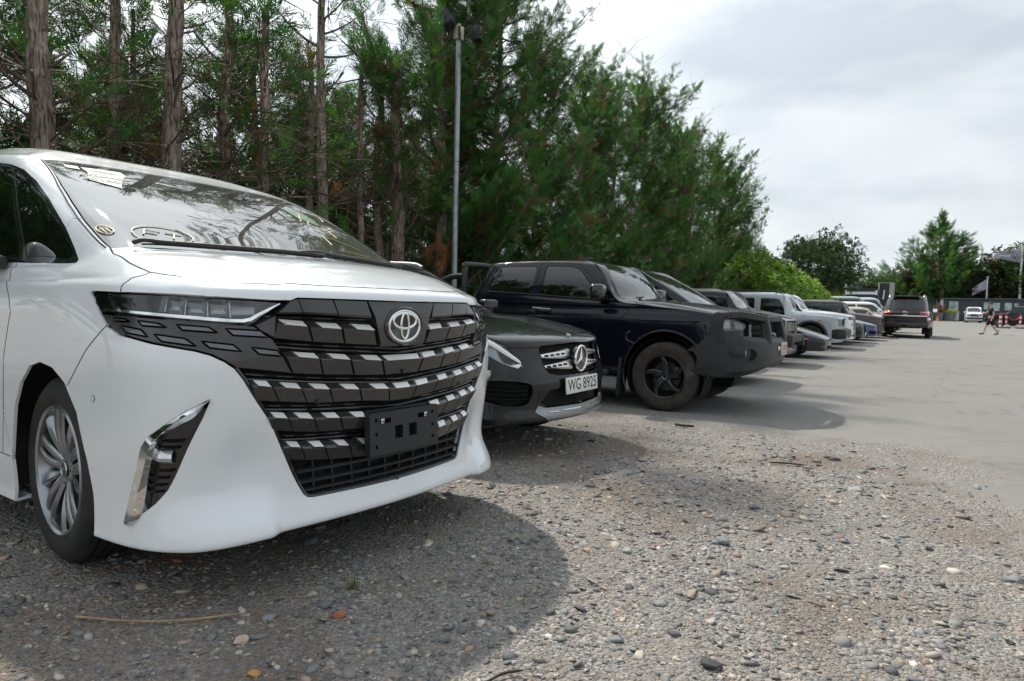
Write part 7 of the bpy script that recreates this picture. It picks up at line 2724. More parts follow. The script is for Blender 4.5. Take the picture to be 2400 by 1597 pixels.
    c = simple_car('sky_blue_hatchback', (-4.9, 37.6, .07), R(3), 'light blue hatchback, only its roof edge and screen pillar showing', 'car', 'sky_paint', .95,
                   dict(w=.88, xn=.85, xt=-3.3, zh=.92, zc=1.10, xc=-.30, hx=-.95, hz=1.52, yh=.66, zr=1.6, zbelt=1.04, wb=-2.5, Rw=.34), dens=.5)
    c = simple_car('cream_compact', (-4.3, 40.6, .09), R(3), 'cream coloured rounded compact car near the end of the row', 'car', 'cream_paint', .95,
                   dict(w=.88, xn=.86, xt=-3.1, zh=.88, zc=1.08, xc=-.40, hx=-.95, hz=1.40, yh=.64, zr=1.47, zbelt=1.0, wb=-2.4, Rw=.36, bow=.09, cor=.05,
                        front=[('headlight', [(.58, .80), (.82, .82), (.82, .66), (.60, .66)])]), dens=.6)
    lamp_parts(c, 'headlight')
    c = simple_car('white_crossover', (-4.3, 44.0, .12), R(3), 'white crossover with sloping bonnet behind the cream compact', 'car', 'white_paint', 1.0,
                   dict(w=.92, xn=.92, xt=-3.5, zh=.98, zc=1.16, xc=-.25, hx=-1.0, hz=1.62, yh=.70, zr=1.70, zbelt=1.10, wb=-2.7, Rw=.37, bow=.07,
                        front=[('headlight', [(.55, .90), (.85, .95), (.85, .84), (.58, .80)])]), dens=.6)
    lamp_parts(c, 'headlight')
    c = simple_car('pale_green_van', (-6.3, 49.5, .16), R(3), 'pale green panel van with wide glass behind the white crossover', 'van', 'green_paint', 1.0,
                   dict(w=.95, xn=.9, xt=-4.2, zh=1.08, zc=1.28, xc=.2, hx=-.45, hz=2.0, yh=.80, zr=2.1, zbelt=1.2, wb=-3.0, Rw=.36, glass='green_glass'), dens=.5, group='vehicles at the far end of the yard')
    c = simple_car('pale_green_minibus', (-5.9, 54.5, .2), R(3), 'pale minibus with a greenish screen next to the pale green van', 'van', 'silver_paint', 1.0,
                   dict(w=.95, xn=.9, xt=-4.2, zh=1.08, zc=1.28, xc=.2, hx=-.45, hz=2.0, yh=.80, zr=2.12, zbelt=1.2, wb=-3.0, Rw=.36, glass='green_glass'), dens=.5, group='vehicles at the far end of the yard')
    c = simple_car('old_white_offroader', (-1.0, 94.5, .51), R(-86), 'small old white off-roader facing us before the cabin', 'car', 'white_paint', 1.0,
                   dict(w=.80, xn=.85, xt=-2.9, zh=1.05, zc=1.22, xc=-.15, hx=-.50, hz=1.72, yh=.68, zr=1.8, zbelt=1.1, cb=.02, hb=.02, bow=.01, cor=0, wb=-2.1, Rw=.36, tail=(-2.85, 1.12, -2.75, 1.7),
                        front=[('grille_opening', [(0, .98), (.40, .98), (.40, .70), (0, .70)]), ('headlight', [(.56 + .1 * math.cos(t), .84 + .1 * math.sin(t)) for t in np.linspace(0, 6.28, 13)[:-1]])]), dens=.5, group='vehicles at the far end of the yard')
    lamp_parts(c, 'headlight')
    c.part('grille_opening', 'gloss_black', 'front_backing', both=True, off=-.03, rim=0)
    b = MB()
    b.box((.95, 0, .50), (.16, 1.6, .16), bev=.02)
    b.box((1.0, .35, .72), (.08, .1, .1), bev=.02)
    b.box((1.0, -.35, .72), (.08, .1, .1), bev=.02)
    b.obj('bumper', MAT['matt_black'], c.root)
    for k, (x, y, lb, sc, pt) in enumerate(((1.1, 72.5, 'dark navy pickup with bull bar and cargo behind the walking man', .98, 'navy_paint'), (2.2, 79.0, 'black off-roader parked behind the dark navy pickup', 1.0, 'black_paint'))):
        c = simple_car('dark_pickup' if k == 0 else 'black_offroader', (x, y, ground_z(x, y)), R(176), lb, 'car', pt, sc,
                       dict(w=.92, xn=.92, xt=-4.0, zh=1.05, zc=1.24, xc=-.45, hx=-1.05, hz=1.74, yh=.72, zr=1.82, zbelt=1.15, wb=-3.0, Rw=.40, hood=.02, glass='green_glass',
                            front=[('headlight', [(.55, .98), (.85, 1.0), (.85, .84), (.58, .84)])]), dens=.5, group='vehicles at the far end of the yard')
        lamp_parts(c, 'headlight')
        b = MB()
        b.box((1.02, 0, .60), (.22, 1.8, .26), bev=.05)
        b.tube([(1.05, -.5, .7), (1.08, -.48, 1.05), (1.08, .48, 1.05), (1.05, .5, .7)], .035, n=8)
        for s in (-.6, -.3, .3, .6): b.box((1.12, s, .52), (.05, .14, .14), bev=.02)
        b.obj('bull_bar', MAT['plastic_grey'], c.root)


build_row()


def build_rear_suv():
    """big grey SUV seen from behind in the lane; built nose +x, turned to face away"""
    X, Y = -3.05, 39.4
    c = simple_car('grey_suv', (X, Y, ground_z(X, Y - 2) - .01), R(91.5), 'dark grey SUV seen from behind with red tail lamps and chrome strip', 'car', 'grey_paint', 1.0,
                   dict(w=.985, xn=.9, xt=-4.05, zh=1.08, zc=1.30, xc=-.55, hx=-1.15, hz=1.80, yh=.77, zr=1.91, zbelt=1.20, wb=-2.85, Rw=.40, zb=.46, bow=.05, style='six', glass='dark_glass',
                        tail=(-4.0, 1.22, -3.72, 1.80), rear=[(13.35, 10.55), (15, 10.55), (15, 12.85), (13.45, 12.8)],
                        back=[('tail_lamp', [(.56, 1.20), (.93, 1.22), (.97, 1.02), (.57, 1.03)]), ('plate_recess', [(0, .98), (.45, .98), (.42, .72), (0, .70)])], msize=(.15, .22, .2)), group='vehicles at the far end of the yard', dens=1.0)
    for k, o in enumerate(c.part('tail_lamp', 'red_lens', side=0, off=.004, rim=.02)): pass
    c.part('plate_recess', 'gloss_black', 'plate_recess', both=True, off=-.01, rim=0)
    c.patch([(-.9, 1.015), (.9, 1.015), (.9, .975), (-.9, .975)], [(0, -.004), (.3, .012), (.8, .012), (1, -.004)], 'chrome', 'chrome_strip', axis='r', mirror=False, cuts=2) if False else None
    b = MB()
    b.box((-4.06, 0, 1.0), (.05, 1.72, .05), bev=.01)
    b.obj('chrome_strip', MAT['chrome'], c.root)
    b = MB()
    b.box((-4.09, 0, .60), (.14, 1.86, .22), bev=.05)
    b.obj('rear_bumper', MAT['grey_paint'], c.root)
    b = MB()
    b.box((-4.15, 0, .56), (.05, .22, .10), bev=.02)
    b.obj('tow_cover', MAT['dark_void'], c.root)
    b = MB()
    b.box((-4.04, 0, .80), (.02, .78, .17), bev=.01)
    b.obj('plate_panel', MAT['plastic_grey'], c.root)
    for sg in (-1, 1):
        b = MB()
        b.box((-4.03, sg * .88, .67), (.06, .17, .10), bev=.015)
        b.obj('rear_reflector', MAT['red_lens'], c.root)
        b = MB()
        b.box((-3.98, sg * .91, .86), (.10, .16, .13), bev=.04)
        b.obj('corner_reflector', MAT['chrome'], c.root)
        b = MB()
        b.box((-3.28, sg * .84, .36), (.03, .34, .34), bev=.01)
        b.obj('mud_flap', MAT['rubber'], c.root)
        b = MB()
        b.tube(spline([(-1.3, sg * .68, 1.86), (-1.45, sg * .68, 1.94), (-3.3, sg * .68, 1.95), (-3.55, sg * .68, 1.86)], 4), .022, n=8)
        b.obj('roof_rail', MAT['satin_chrome'], c.root)
    b = MB()
    b.box((-3.72, 0, 1.885), (.30, 1.2, .05), bev=.02)
    b.obj('spoiler', MAT['grey_paint'], c.root)
    for a, b2, dz in ((.115, .075, 0), (.078, .036, .018), (.03, .062, 0)):
        b = MB()
        b.tube([(-4.07, a * math.cos(t), 1.125 + dz + b2 * math.sin(t)) for t in np.linspace(0, 6.2832, 33)], .009, n=6)
        b.obj('emblem_ring', MAT['chrome'], c.root)
    b = MB()
    b.tube([(-3.93, -.05, 1.30), (-3.90, -.35, 1.34), (-3.90, -.55, 1.33)], .012, n=6)
    b.obj('wiper', MAT['matt_black'], c.root)
    b = MB()
    b.cyl((-3.2, .45, .38), (-3.2, .8, .38), .10, n=14)
    b.obj('silencer', MAT['alloy_dark'], c.root)


build_rear_suv()
# ---------------------------------------------------------------- lamp post, fence, yard end
mat('galvanised', (.33, .36, .38), rough=.45, metal=.6, noise=.15, nscale=14, dirt=((.20, .19, .17), .35, 9))
mat('cream_box', (.62, .58, .44), rough=.5, noise=.05)
mat('lamp_black', (.018, .019, .022), rough=.45, noise=.1)
mat('flood_glass', (.10, .11, .12), rough=.08, coat=1.0)
mat('rusty_wire', (.055, .05, .045), rough=.7, metal=.3, noise=.3)
mat('cabin_grey', (.036, .047, .060), rough=.55, noise=.06, nscale=3, dirt=((.08, .085, .09), .2, 2))
mat('cabin_trim', (.055, .066, .080), rough=.5, noise=.05)
mat('cabin_light', (.42, .46, .47), rough=.5, noise=.05)
mat('window_film', (.26, .36, .36), rough=.15, coat=1.0, noise=.5, nscale=2.5)
mat('poster_white', (.62, .66, .66), rough=.5, noise=.03)
mat('poster_dark', (.10, .12, .13), rough=.5)
mat('planter_grey', (.17, .19, .20), rough=.75, noise=.15)
mat('flag_cloth', (.36, .33, .43), rough=.8, noise=.12, nscale=3)
mat('flag_pale', (.62, .58, .66), rough=.8)
mat('pole_white', (.72, .75, .75), rough=.4, noise=.04)
mat('barrier_red', (.50, .025, .03), rough=.5, noise=.1)
mat('barrier_white', (.74, .74, .72), rough=.5, noise=.05)
mat('barrier_base', (.025, .025, .025), rough=.8)
mat('shed_roof', (.66, .66, .62), rough=.6, noise=.06, nscale=.5)
mat('shed_wall', (.30, .32, .32), rough=.7, noise=.08)
mat('palisade', (.10, .11, .115), rough=.6, metal=.3)
mat('sign_black', (.016, .019, .026), rough=.5)
mat('sign_blue', (.03, .10, .35), rough=.5)
mat('sign_white', (.70, .72, .72), rough=.5)
mat('cone_orange', (.60, .16, .03), rough=.6)
mat('skin', (.52, .30, .215), rough=.55, noise=.06, nscale=30)
mat('hair', (.055, .033, .02), rough=.7, noise=.25, nscale=60)
mat('shirt_navy', (.010, .014, .026), rough=.9, noise=.15, nscale=40, bump=.2, bscale=60)
mat('shorts_black', (.010, .010, .012), rough=.9, noise=.15, bump=.2, bscale=60)
mat('sock_grey', (.45, .44, .42), rough=.9)
mat('shoe_dark', (.03, .028, .026), rough=.7)


def build_lamp_post():
    x, y = -8.0, 9.68
    p = empty('lamp_post', (x, y, -.05), 0, 'tall galvanised lamp post with cream junction box and two black floodlights', 'lamp post')
    b = MB()
    b.tube([(0, 0, 0), (0, 0, .9), (0, 0, .91), (0, 0, 5.92)], [.062, .062, .054, .046], n=20)
    b.obj('pole', MAT['galvanised'], p)
    b = MB()
    b.box((0, 0, 5.98), (.13, .16, .24), bev=.02)
    b.obj('junction_box', MAT['cream_box'], p)
    b = MB()
    b.box((.03, -.01, 5.86), (.05, .95, .05), rot=(R(-9), 0, R(38)), bev=.006)
    b.obj('cross_arm', MAT['galvanised'], p)
    for pos, rz, tilt, sc in (((-.10, -.27, 6.16), R(215), R(38), 1.05), ((.22, .29, 6.0), R(25), R(-4), .85)):
        f = empty('floodlight', pos, rz)
        f.parent = p
        f.scale = (sc,) * 3
        b = MB()
        b.box((0, 0, 0), (.15, .40, .30), rot=(0, tilt, 0), bev=.02)
        for k in range(5):
            b.box((-.09, -.16 + .08 * k, 0), (.07, .012, .24), rot=(0, tilt, 0))
        b.obj('lamp_body', MAT['lamp_black'], f)
        b = MB()
        b.box((.085, 0, 0), (.012, .35, .25), rot=(0, tilt, 0))
        b.obj('lamp_glass', MAT['flood_glass'], f)
        b = MB()
        b.tube([(0, -.23, 0), (.0, -.23, -.16), (0, .23, -.16), (0, .23, 0)], .014, n=6)
        b.obj('bracket', MAT['lamp_black'], f)


build_lamp_post()


def build_mesh_fence():
    f = empty('mesh_fence', (-8.45, 6.0, 0), R(3), 'rusty wire mesh fence between the trees and the parked cars', 'fence')
    L, H = 13.0, 2.0
    paths = []
    for k in range(14): paths.append(([(0, 0, .1 + k * H / 14), (0, L, .1 + k * H / 14)], [.0028] * 2))
    for k in range(int(L / .14)): paths.append(([(0, k * .14, .05), (0, k * .14, H + .03)], [.0022] * 2))
    V, F = ring_tubes([(np.array(p), np.array(r)) for p, r in paths], 4)
    w = link('wire_mesh', np_mesh('wire_mesh', V, F, MAT['rusty_wire']), f)
    w['kind'] = 'stuff'
    for k in range(6):
        b = MB()
        b.cyl((-.04, k * 2.6, -.1), (-.04, k * 2.6, H + .12), .032, n=10)
        b.obj('fence_post', MAT['rusty_wire'], f)


build_mesh_fence()


def build_person():
    """man walking to the left: navy T-shirt, black shorts, bare calves, arm swung forward"""
    X, Y = .30, 46.0
    p = empty('person', (X, Y, ground_z(X, Y)), R(176), 'man in navy T-shirt and black shorts walking across the yard', 'person')

    def skin_mesh(name, joints, edges, m, sub=2):
        me = bpy.data.meshes.new(name)
        me.from_pydata([j[:3] for j in joints], edges, [])
        o = bpy.data.objects.new(name, me)
        COL.objects.link(o)
        md = o.modifiers.new('skin', 'SKIN')
        md.use_smooth_shade = True
        for v, j in zip(me.skin_vertices[0].data, joints):
            v.radius = (j[3], j[4] if len(j) > 4 else j[3])
        me.skin_vertices[0].data[0].use_root = True
        s = o.modifiers.new('sub', 'SUBSURF')
        s.levels = s.render_levels = sub
        dg = bpy.context.evaluated_depsgraph_get()
        out = bpy.data.meshes.new_from_object(o.evaluated_get(dg))
        bpy.data.objects.remove(o)
        out.name = name
        out.materials.clear()
        out.materials.append(m)
        for q in out.polygons: q.use_smooth = True
        return link(name, out, p)
    # x forward, y left, z up
    J = [(0, 0, .95, .125, .15), (0, 0, 1.12, .125, .155), (.01, 0, 1.32, .12, .17), (.015, 0, 1.46, .075, .11), (.03, 0, 1.54, .052), (.045, 0, 1.60, .06), (.055, 0, 1.69, .088, .078), (.05, 0, 1.775, .066, .06),
         (.0, .20, 1.42, .055), (-.14, .26, 1.18, .044), (-.10, .27, .95, .034), (-.05, .265, .87, .03),
         (.0, -.20, 1.42, .055), (.22, -.25, 1.22, .044), (.46, -.22, 1.12, .034), (.55, -.20, 1.10, .03),
         (.0, .095, .88, .095), (.20, .10, .50, .060), (.08, .10, .48, .001),
         (.0, -.095, .88, .095), (-.12, -.10, .50, .060)]
    body = skin_mesh('body', [(0, 0, .95, .125, .15), (0, 0, 1.12, .125, .155), (.01, 0, 1.32, .12, .17), (.015, 0, 1.46, .075, .11), (.03, 0, 1.54, .052), (.045, 0, 1.60, .06), (.055, 0, 1.69, .088, .078), (.05, 0, 1.775, .066, .06),
                              (.0, .20, 1.42, .055), (-.14, .26, 1.18, .044), (-.10, .27, .95, .034), (-.06, .268, .885, .030),
                              (.0, -.20, 1.42, .055), (.22, -.25, 1.22, .044), (.46, -.22, 1.12, .034), (.53, -.205, 1.105, .030),
                              (.01, .10, .86, .095), (.20, .10, .50, .058), (.235, .10, .36, .055), (.30, .10, .10, .036), (.36, .10, .055, .036), (.44, .10, .05, .030),
                              (-.01, -.10, .86, .095), (-.10, -.10, .50, .058), (-.17, -.10, .36, .055), (-.33, -.10, .14, .036), (-.31, -.10, .07, .036), (-.24, -.10, .035, .030)],
                     [(0, 1), (1, 2), (2, 3), (3, 4), (4, 5), (5, 6), (6, 7), (2, 8), (8, 9), (9, 10), (10, 11), (2, 12), (12, 13), (13, 14), (14, 15), (0, 16), (16, 17), (17, 18), (18, 19), (19, 20), (20, 21), (0, 22), (22, 23), (23, 24), (24, 25), (25, 26), (26, 27)], MAT['skin'])
    skin_mesh('t_shirt', [(0, 0, .93, .145, .185), (0, 0, 1.12, .150, .182), (.01, 0, 1.32, .145, .195), (.012, 0, 1.465, .085, .12), (.0, .20, 1.42, .085), (-.09, .245, 1.25, .072), (.0, -.20, 1.42, .085), (.12, -.235, 1.30, .072)],
              [(0, 1), (1, 2), (2, 3), (2, 4), (4, 5), (2, 6), (6, 7)], MAT['shirt_navy'])
    skin_mesh('shorts', [(0, 0, .96, .13, .165), (.01, .10, .84, .115), (.13, .10, .60, .098), (.165, .10, .52, .10), (-.01, -.10, .84, .115), (-.07, -.10, .60, .098), (-.085, -.10, .50, .10)], [(0, 1), (1, 2), (2, 3), (0, 4), (4, 5), (5, 6)], MAT['shorts_black'])
    for s, (x, z), tx in ((1, (.30, .10), .42), (-1, (-.33, .14), -.22)):
        b = MB()
        b.tube([(x - .03, s * .10, z + .14), (x, s * .10, z)], [.046, .044], n=12)
        b.obj('sock', MAT['sock_grey'], p)
        b = MB()
        if s > 0: b.tube(spline([(.27, .10, .05), (.33, .10, .06), (.43, .10, .045), (.52, .10, .035)], 4), [.035] * 2 + [.050] * 8 + [.046, .038, .024][:3], n=12, flat=.85)
        else: b.tube(spline([(-.37, -.10, .12), (-.33, -.10, .075), (-.25, -.10, .045), (-.16, -.10, .035)], 4), [.035] * 2 + [.050] * 8 + [.046, .038, .024], n=12, flat=.85)
        b.obj('shoe', MAT['shoe_dark'], p)
    # head details
    b = MB()
    bmesh.ops.create_icosphere(b.bm, subdivisions=3, radius=1)
    for v in b.bm.verts:
        q = v.co.copy()
        k = .104 if q.z > -.05 and q.x < .55 else .085
        v.co = Vector((.045 + q.x * k * 1.02, q.y * .086, 1.725 + q.z * .098))
    b.obj('hair', MAT['hair'], p)
    b = MB()
    b.box((.148, 0, 1.675), (.03, .026, .04), bev=.010)
    b.obj('nose', MAT['skin'], p)
    for s in (-1, 1):
        b = MB()
        b.box((.045, s * .085, 1.685), (.04, .018, .06), bev=.008)
        b.obj('ear', MAT['skin'], p)
        # hand: palm, four fingers and a thumb
        wx, wy, wz, d = (.55, -.20, 1.10, Vector((.95, .12, -.15))) if s < 0 else (-.05, .267, .86, Vector((.25, 0, -.97)))
        d.normalize()
        up = Vector((0, 1, 0)).cross(d).normalized()
        sd = d.cross(up)
        o = Vector((wx, wy, wz))
        b = MB()
        b.tube([o - d * .02, o + d * .03, o + d * .085], [.026, .036, .034], n=8, flat=.6)
        for k in range(4):
            r0 = o + d * .08 + sd * (-.027 + .018 * k)
            L = (.062, .074, .070, .052)[k]
            b.tube([r0, r0 + d * L * .5 - up * .006, r0 + d * L * .8 - up * .022], [.0095, .009, .007], n=6)
        t0 = o + d * .02 + sd * .03
        b.tube([t0, t0 + d * .03 + sd * .025, t0 + d * .06 + sd * .03 - up * .01], [.012, .011, .008], n=6)
        b.obj('hand', MAT['skin'], p)


build_person()


def build_cabin():
    x0, x1, y, z0, h = -4.7, 17.0, 104.0, ground_z(0, 104) - .05, 2.85
    c = empty('site_cabin', (x0, y, z0), 0, 'long dark grey site cabin closing the far end of the yard', 'cabin')
    L = x1 - x0
    b = MB()
    b.box((L / 2, 1.5, h / 2), (L, 3.0, h))
    b.obj('cabin_body', MAT['cabin_grey'], c)
    b = MB()
    b.box((L / 2, 1.45, h + .06), (L + .3, 3.4, .16), bev=.03)
    b.obj('roof', MAT['cabin_trim'], c)
    b = MB()
    b.box((.10, -.03, h / 2), (.34, .08, h), bev=.02)
    b.obj('corner_panel', MAT['cabin_light'], c)
    for k in range(18):
        b = MB()
        b.box((.9 + k * 1.2, -.015, h / 2), (.06, .05, h - .1))
        b.obj('wall_batten', MAT['cabin_trim'], c)
    for wx, wz, ww, wh in ((1.4, 1.95, 1.0, 1.25), (4.8, 2.05, .45, .9), (5.7, 1.95, 1.0, 1.0), (7.05, 2.0, .7, .9), (7.85, 2.0, .4, .85), (11.2, 1.95, 1.2, 1.0)):
        b = MB()
        b.box((wx, -.04, wz), (ww + .14, .08, wh + .14), bev=.02)
        w = b.obj('window', MAT['cabin_trim'], c)
        b = MB()
        b.box((wx, -.075, wz), (ww, .03, wh))
        b.obj('pane', MAT['window_film'], w)
    b = MB()
    b.box((1.4, -.06, .72), (1.25, .05, 1.15))
    s = b.obj('poster', MAT['poster_white'], c)
    b = MB()
    P = [(1.4 + .27 * math.cos(t), -.092, .72 + .27 * math.sin(t)) for t in np.linspace(.9, 5.6, 22)]
    b.tube(P, [.03 + .055 * math.sin(math.pi * i / 21) for i in range(22)], n=6)
    b.obj('poster_swirl', MAT['poster_dark'], s)
    b = MB()
    b.box((1.65, -.09, .68), (.2, .02, .07))
    b.obj('poster_mark', MAT['poster_dark'], s)
    for wx in (4.1, 8.6):
        b = MB()
        b.box((wx, -.06, 2.25), (.22, .1, .22), bev=.03)
        b.obj('wall_lamp', MAT['lamp_black'], c)
    # planters
    rng = np.random.default_rng(5)
    for x, yy, r, cols, lb in ((-4.75, 102.4, .62, [(.30, .07, .04), (.36, .13, .05), (.12, .10, .04)], 'round grey planter with russet plant at the cabin\'s left corner'),
                               (-3.6, 102.9, .80, [(.40, .38, .06), (.20, .28, .05)], 'wide grey planter with low yellow green plant before the cabin')):
        p = empty('planter', (x, yy, ground_z(x, yy)), 0, lb, 'planter', 'planters in front of the cabin')
        b = MB()
        b.lathe([(0, 0), (r * .55, 0), (r * .80, .95), (r * .86, .95), (r * .86, 1.05), (r * .74, 1.05), (r * .70, .95), (0, .93)], axis=2, n=28)
        b.obj('pot', MAT['planter_grey'], p)
        n = 260
        tall = r < .7
        P = np.column_stack([rng.normal(0, r * .36, n), rng.normal(0, r * .36, n), 1.0 + np.abs(rng.normal(0, .45 if tall else .12, n))])
        D = np.column_stack([rng.normal(0, 1, n), rng.normal(0, 1, n), rng.uniform(.2, 1.5, n)])
        V, F, C = place_sprays(P, D, np.full(n, .30), spray_template('leaf', rng), np.array(cols)[rng.integers(0, len(cols), n)], rng)
        link('foliage', np_mesh('foliage', V, F, MAT['leaf'], cols=C), p)['kind'] = 'stuff'
    # flags
    for x, yy, h, fl, lb, sw in ((.1, 108.5, 5.8, 1.9, 'short white flagpole with drooping lilac flag behind the cabin', .75), (3.6, 109.5, 9.8, 2.9, 'tall white flagpole with streaming lilac flag at the right edge', .12)):
        f = empty('flagpole', (x, yy, ground_z(x, yy)), 0, lb, 'flag', 'flags behind the cabin')
        b = MB()
        b.tube([(0, 0, 0), (0, 0, h)], [.13, .07] if h < 8 else [.20, .10], n=12)
        b.obj('pole', MAT['pole_white'], f)
        b = MB()
        b.box((0, 0, h), (.3, .3, .12), bev=.05)
        b.obj('finial', MAT['pole_white'], f)
        V, F = [], []
        nu, nv = 22, 9
        H = 1.35 if h < 8 else 1.9
        for i in range(nu):
            for j in range(nv):
                u, v = i / (nu - 1), j / (nv - 1)
                taper = 1 - .55 * u if h > 8 else 1 - .25 * u
                V.append((-.1 - u * fl * math.cos(sw * .9), .16 * math.sin(u * 9 + v * 2) * u, h - .25 - H * v * taper - u * fl * math.sin(sw) * .9 - (.35 * u if h > 8 else 0) * (1 - v)))
        for i in range(nu - 1):
            for j in range(nv - 1): F.append((i * nv + j, (i + 1) * nv + j, (i + 1) * nv + j + 1, i * nv + j + 1))
        fo = link('flag', np_mesh('flag', V, F, MAT['flag_cloth'], smooth=True), f)
        sol = fo.modifiers.new('cloth', 'SOLIDIFY')
        sol.thickness = .012
        V2 = [tuple(np.array(V[i * nv + j]) + np.array([0, -.02, 0])) for i in range(8, 18) for j in range(3, 6)]
        F2 = [(i * 3 + j, (i + 1) * 3 + j, (i + 1) * 3 + j + 1, i * 3 + j + 1) for i in range(9) for j in range(2)]
        link('flag_emblem', np_mesh('flag_emblem', V2, F2, MAT['flag_pale'], smooth=True), f)
    # barrier posts with chain
    posts = ((1.05, 66.0), (1.42, 66.0), (2.32, 66.4))
    for k, (x, yy) in enumerate(posts):
        p = empty('barrier_post', (x, yy, ground_z(x, yy)), 0, ['leftmost red and white barrier post', 'second barrier post from the left, slimmer', 'right-hand barrier post at the picture edge'][k], 'barrier post', 'red and white barrier posts')
        rr = (.09, .055, .07)[k]
        b = MB()
        b.lathe([(0, 0), (.32, 0), (.32, .05), (.2, .10), (0, .10)], axis=2, n=20)
        b.obj('base', MAT['barrier_base'], p)
        for q in range(6):
            b = MB()
            b.cyl((0, 0, .10 + q * .17), (0, 0, .27 + q * .17), rr, n=14)
            b.obj('band', MAT['barrier_red' if q % 2 else 'barrier_white'], p)
    b = MB()
    P = [(1.42 + .9 * t, 66.0 + .4 * t, ground_z(5, 66) + 1.0 - .75 * 4 * t * (1 - t) * .45) for t in np.linspace(0, 1, 16)]
    b.tube(P, .028, n=6)
    tag(b.obj('barrier_chain', MAT['barrier_red']), 'red plastic chain slung between two barrier posts', 'chain')
    # palisade fence between the SUV and the cabin
    f = empty('palisade_fence', (-8.6, 101.5, ground_z(-8, 101)), 0, 'dark steel palisade fence with razor wire left of the cabin', 'fence')
    for k in range(15):
        b = MB()
        b.prism([(-.07, 0), (.07, 0), (.07, 2.2), (0, 2.38), (-.07, 2.2)], 1, -.012, .012)
        o = b.obj('pale', MAT['palisade'], f)
        o.location = (k * .27, 0, 0)
    for z in (.5, 1.8):
        b = MB()
        b.box((1.9, .03, z), (4.1, .04, .08))
        b.obj('rail', MAT['palisade'], f)
    b = MB()
    P = [(.1 + 3.6 * t, .28 * math.sin(t * 75), 2.62 + .28 * math.cos(t * 75)) for t in np.linspace(0, 1, 180)]
    b.tube(P, .012, n=4)
    b.obj('razor_wire', MAT['palisade'], f)
    b = MB()
    b.lathe([(0, 0), (.26, 0), (.26, .04), (.17, .05), (.03, .75), (0, .76)], axis=2, n=16)
    o = b.obj('traffic_cone', MAT['cone_orange'])
    o.location = (-4.75, 99.5, ground_z(-4, 99))
    tag(o, 'faded orange traffic cone beside the palisade fence', 'traffic cone')
    # dark exhibition box with sign board
    x, yy = -11.3, 84.0
    s = empty('display_trailer', (x, yy, ground_z(x, yy)), R(8), 'black exhibition trailer with white header strip above the parked cars', 'trailer')
    s.scale = (.62, .62, 1.0)
    b = MB()
    b.box((0, 0, 2.2), (5.2, 2.6, 2.6), bev=.03)
    b.box((-1.6, 0, .5), (.5, 2.2, .8))
    b.box((1.6, 0, .5), (.5, 2.2, .8))
    b.obj('trailer_body', MAT['sign_black'], s)
    b = MB()
    b.box((3.9, .3, 2.55), (2.4, 2.4, 3.3), bev=.03)
    b.obj('side_box', MAT['shed_wall'], s)
    b = MB()
    b.box((3.55, -.93, 2.6), (1.5, .08, 3.1))
    sb = b.obj('side_banner', MAT['sign_black'], s)
    b = MB()
    b.box((3.5, -.985, 2.9), (.18, .02, 1.0), rot=(0, R(8), 0))
    b.obj('banner_mark', MAT['sign_white'], sb)
    b = MB()
    b.box((0, -1.33, 3.05), (4.8, .06, .28))
    b.box((-2.45, -1.33, 3.1), (.3, .07, .5))
    b.box((2.35, -1.33, 3.1), (.3, .07, .5))
    b.obj('header_strip', MAT['sign_white'], s)
    b = MB()
    b.box((-1.15, -1.325, 2.3), (1.0, .05, .30))
    b.box((1.25, -1.325, 2.3), (1.5, .05, .30))
    b.obj('sign_strip', MAT['sign_blue'], s)
    me = text_mesh('Car', .62, MAT['sign_white'], depth=.01)
    me.transform(Matrix.Translation((0, -1.34, 2.3)) @ Matrix.Rotation(math.pi / 2, 4, 'X'))
    link('lettering', me, s)
    b = MB()
    b.box((0, 0, 1.2), (1.9, .05, .9), bev=.02)
    b.box((0, -.03, 1.45), (1.9, .03, .35))
    o = b.obj('notice_board', MAT['barrier_red'])
    o.location = (-17.4, 80, ground_z(-17, 80) + 1.2)
    tag(o, 'small red and white notice board under the dark round tree', 'notice board')
    b = MB()
    b.box((0, -.06, 1.0), (1.9, .03, .45))
    w = b.obj('board_panel', MAT['sign_white'])
    w.parent = o
    # pale shed roof behind the trees
    s = empty('warehouse', (-22, 140, .5), R(4), 'long warehouse with pale roof behind the far trees', 'building')
    b = MB()
    b.box((8, 6, 2.8), (44, 12, 5.6))
    b.obj('wall', MAT['shed_wall'], s)
    b = MB()
    b.prism([(-.5, 5.6), (12.5, 5.6), (6, 8.4)], 0, -14.5, 30.5)
    b.obj('roof', MAT['shed_roof'], s)


build_cabin()


# ---------------------------------------------------------------- far trees, hedge
LEAFS = {'dark': [(.028, .055, .022), (.038, .075, .026), (.05, .09, .032)], 'bright': [(.13, .25, .03), (.18, .31, .04), (.09, .18, .024), (.25, .36, .06)],
         'yellow': [(.24, .30, .03), (.32, .36, .05), (.16, .22, .03)], 'mid': [(.045, .085, .028), (.06, .11, .032), (.035, .07, .024)], 'olive': [(.055, .07, .028), (.075, .09, .034), (.04, .055, .024), (.10, .08, .045)]}


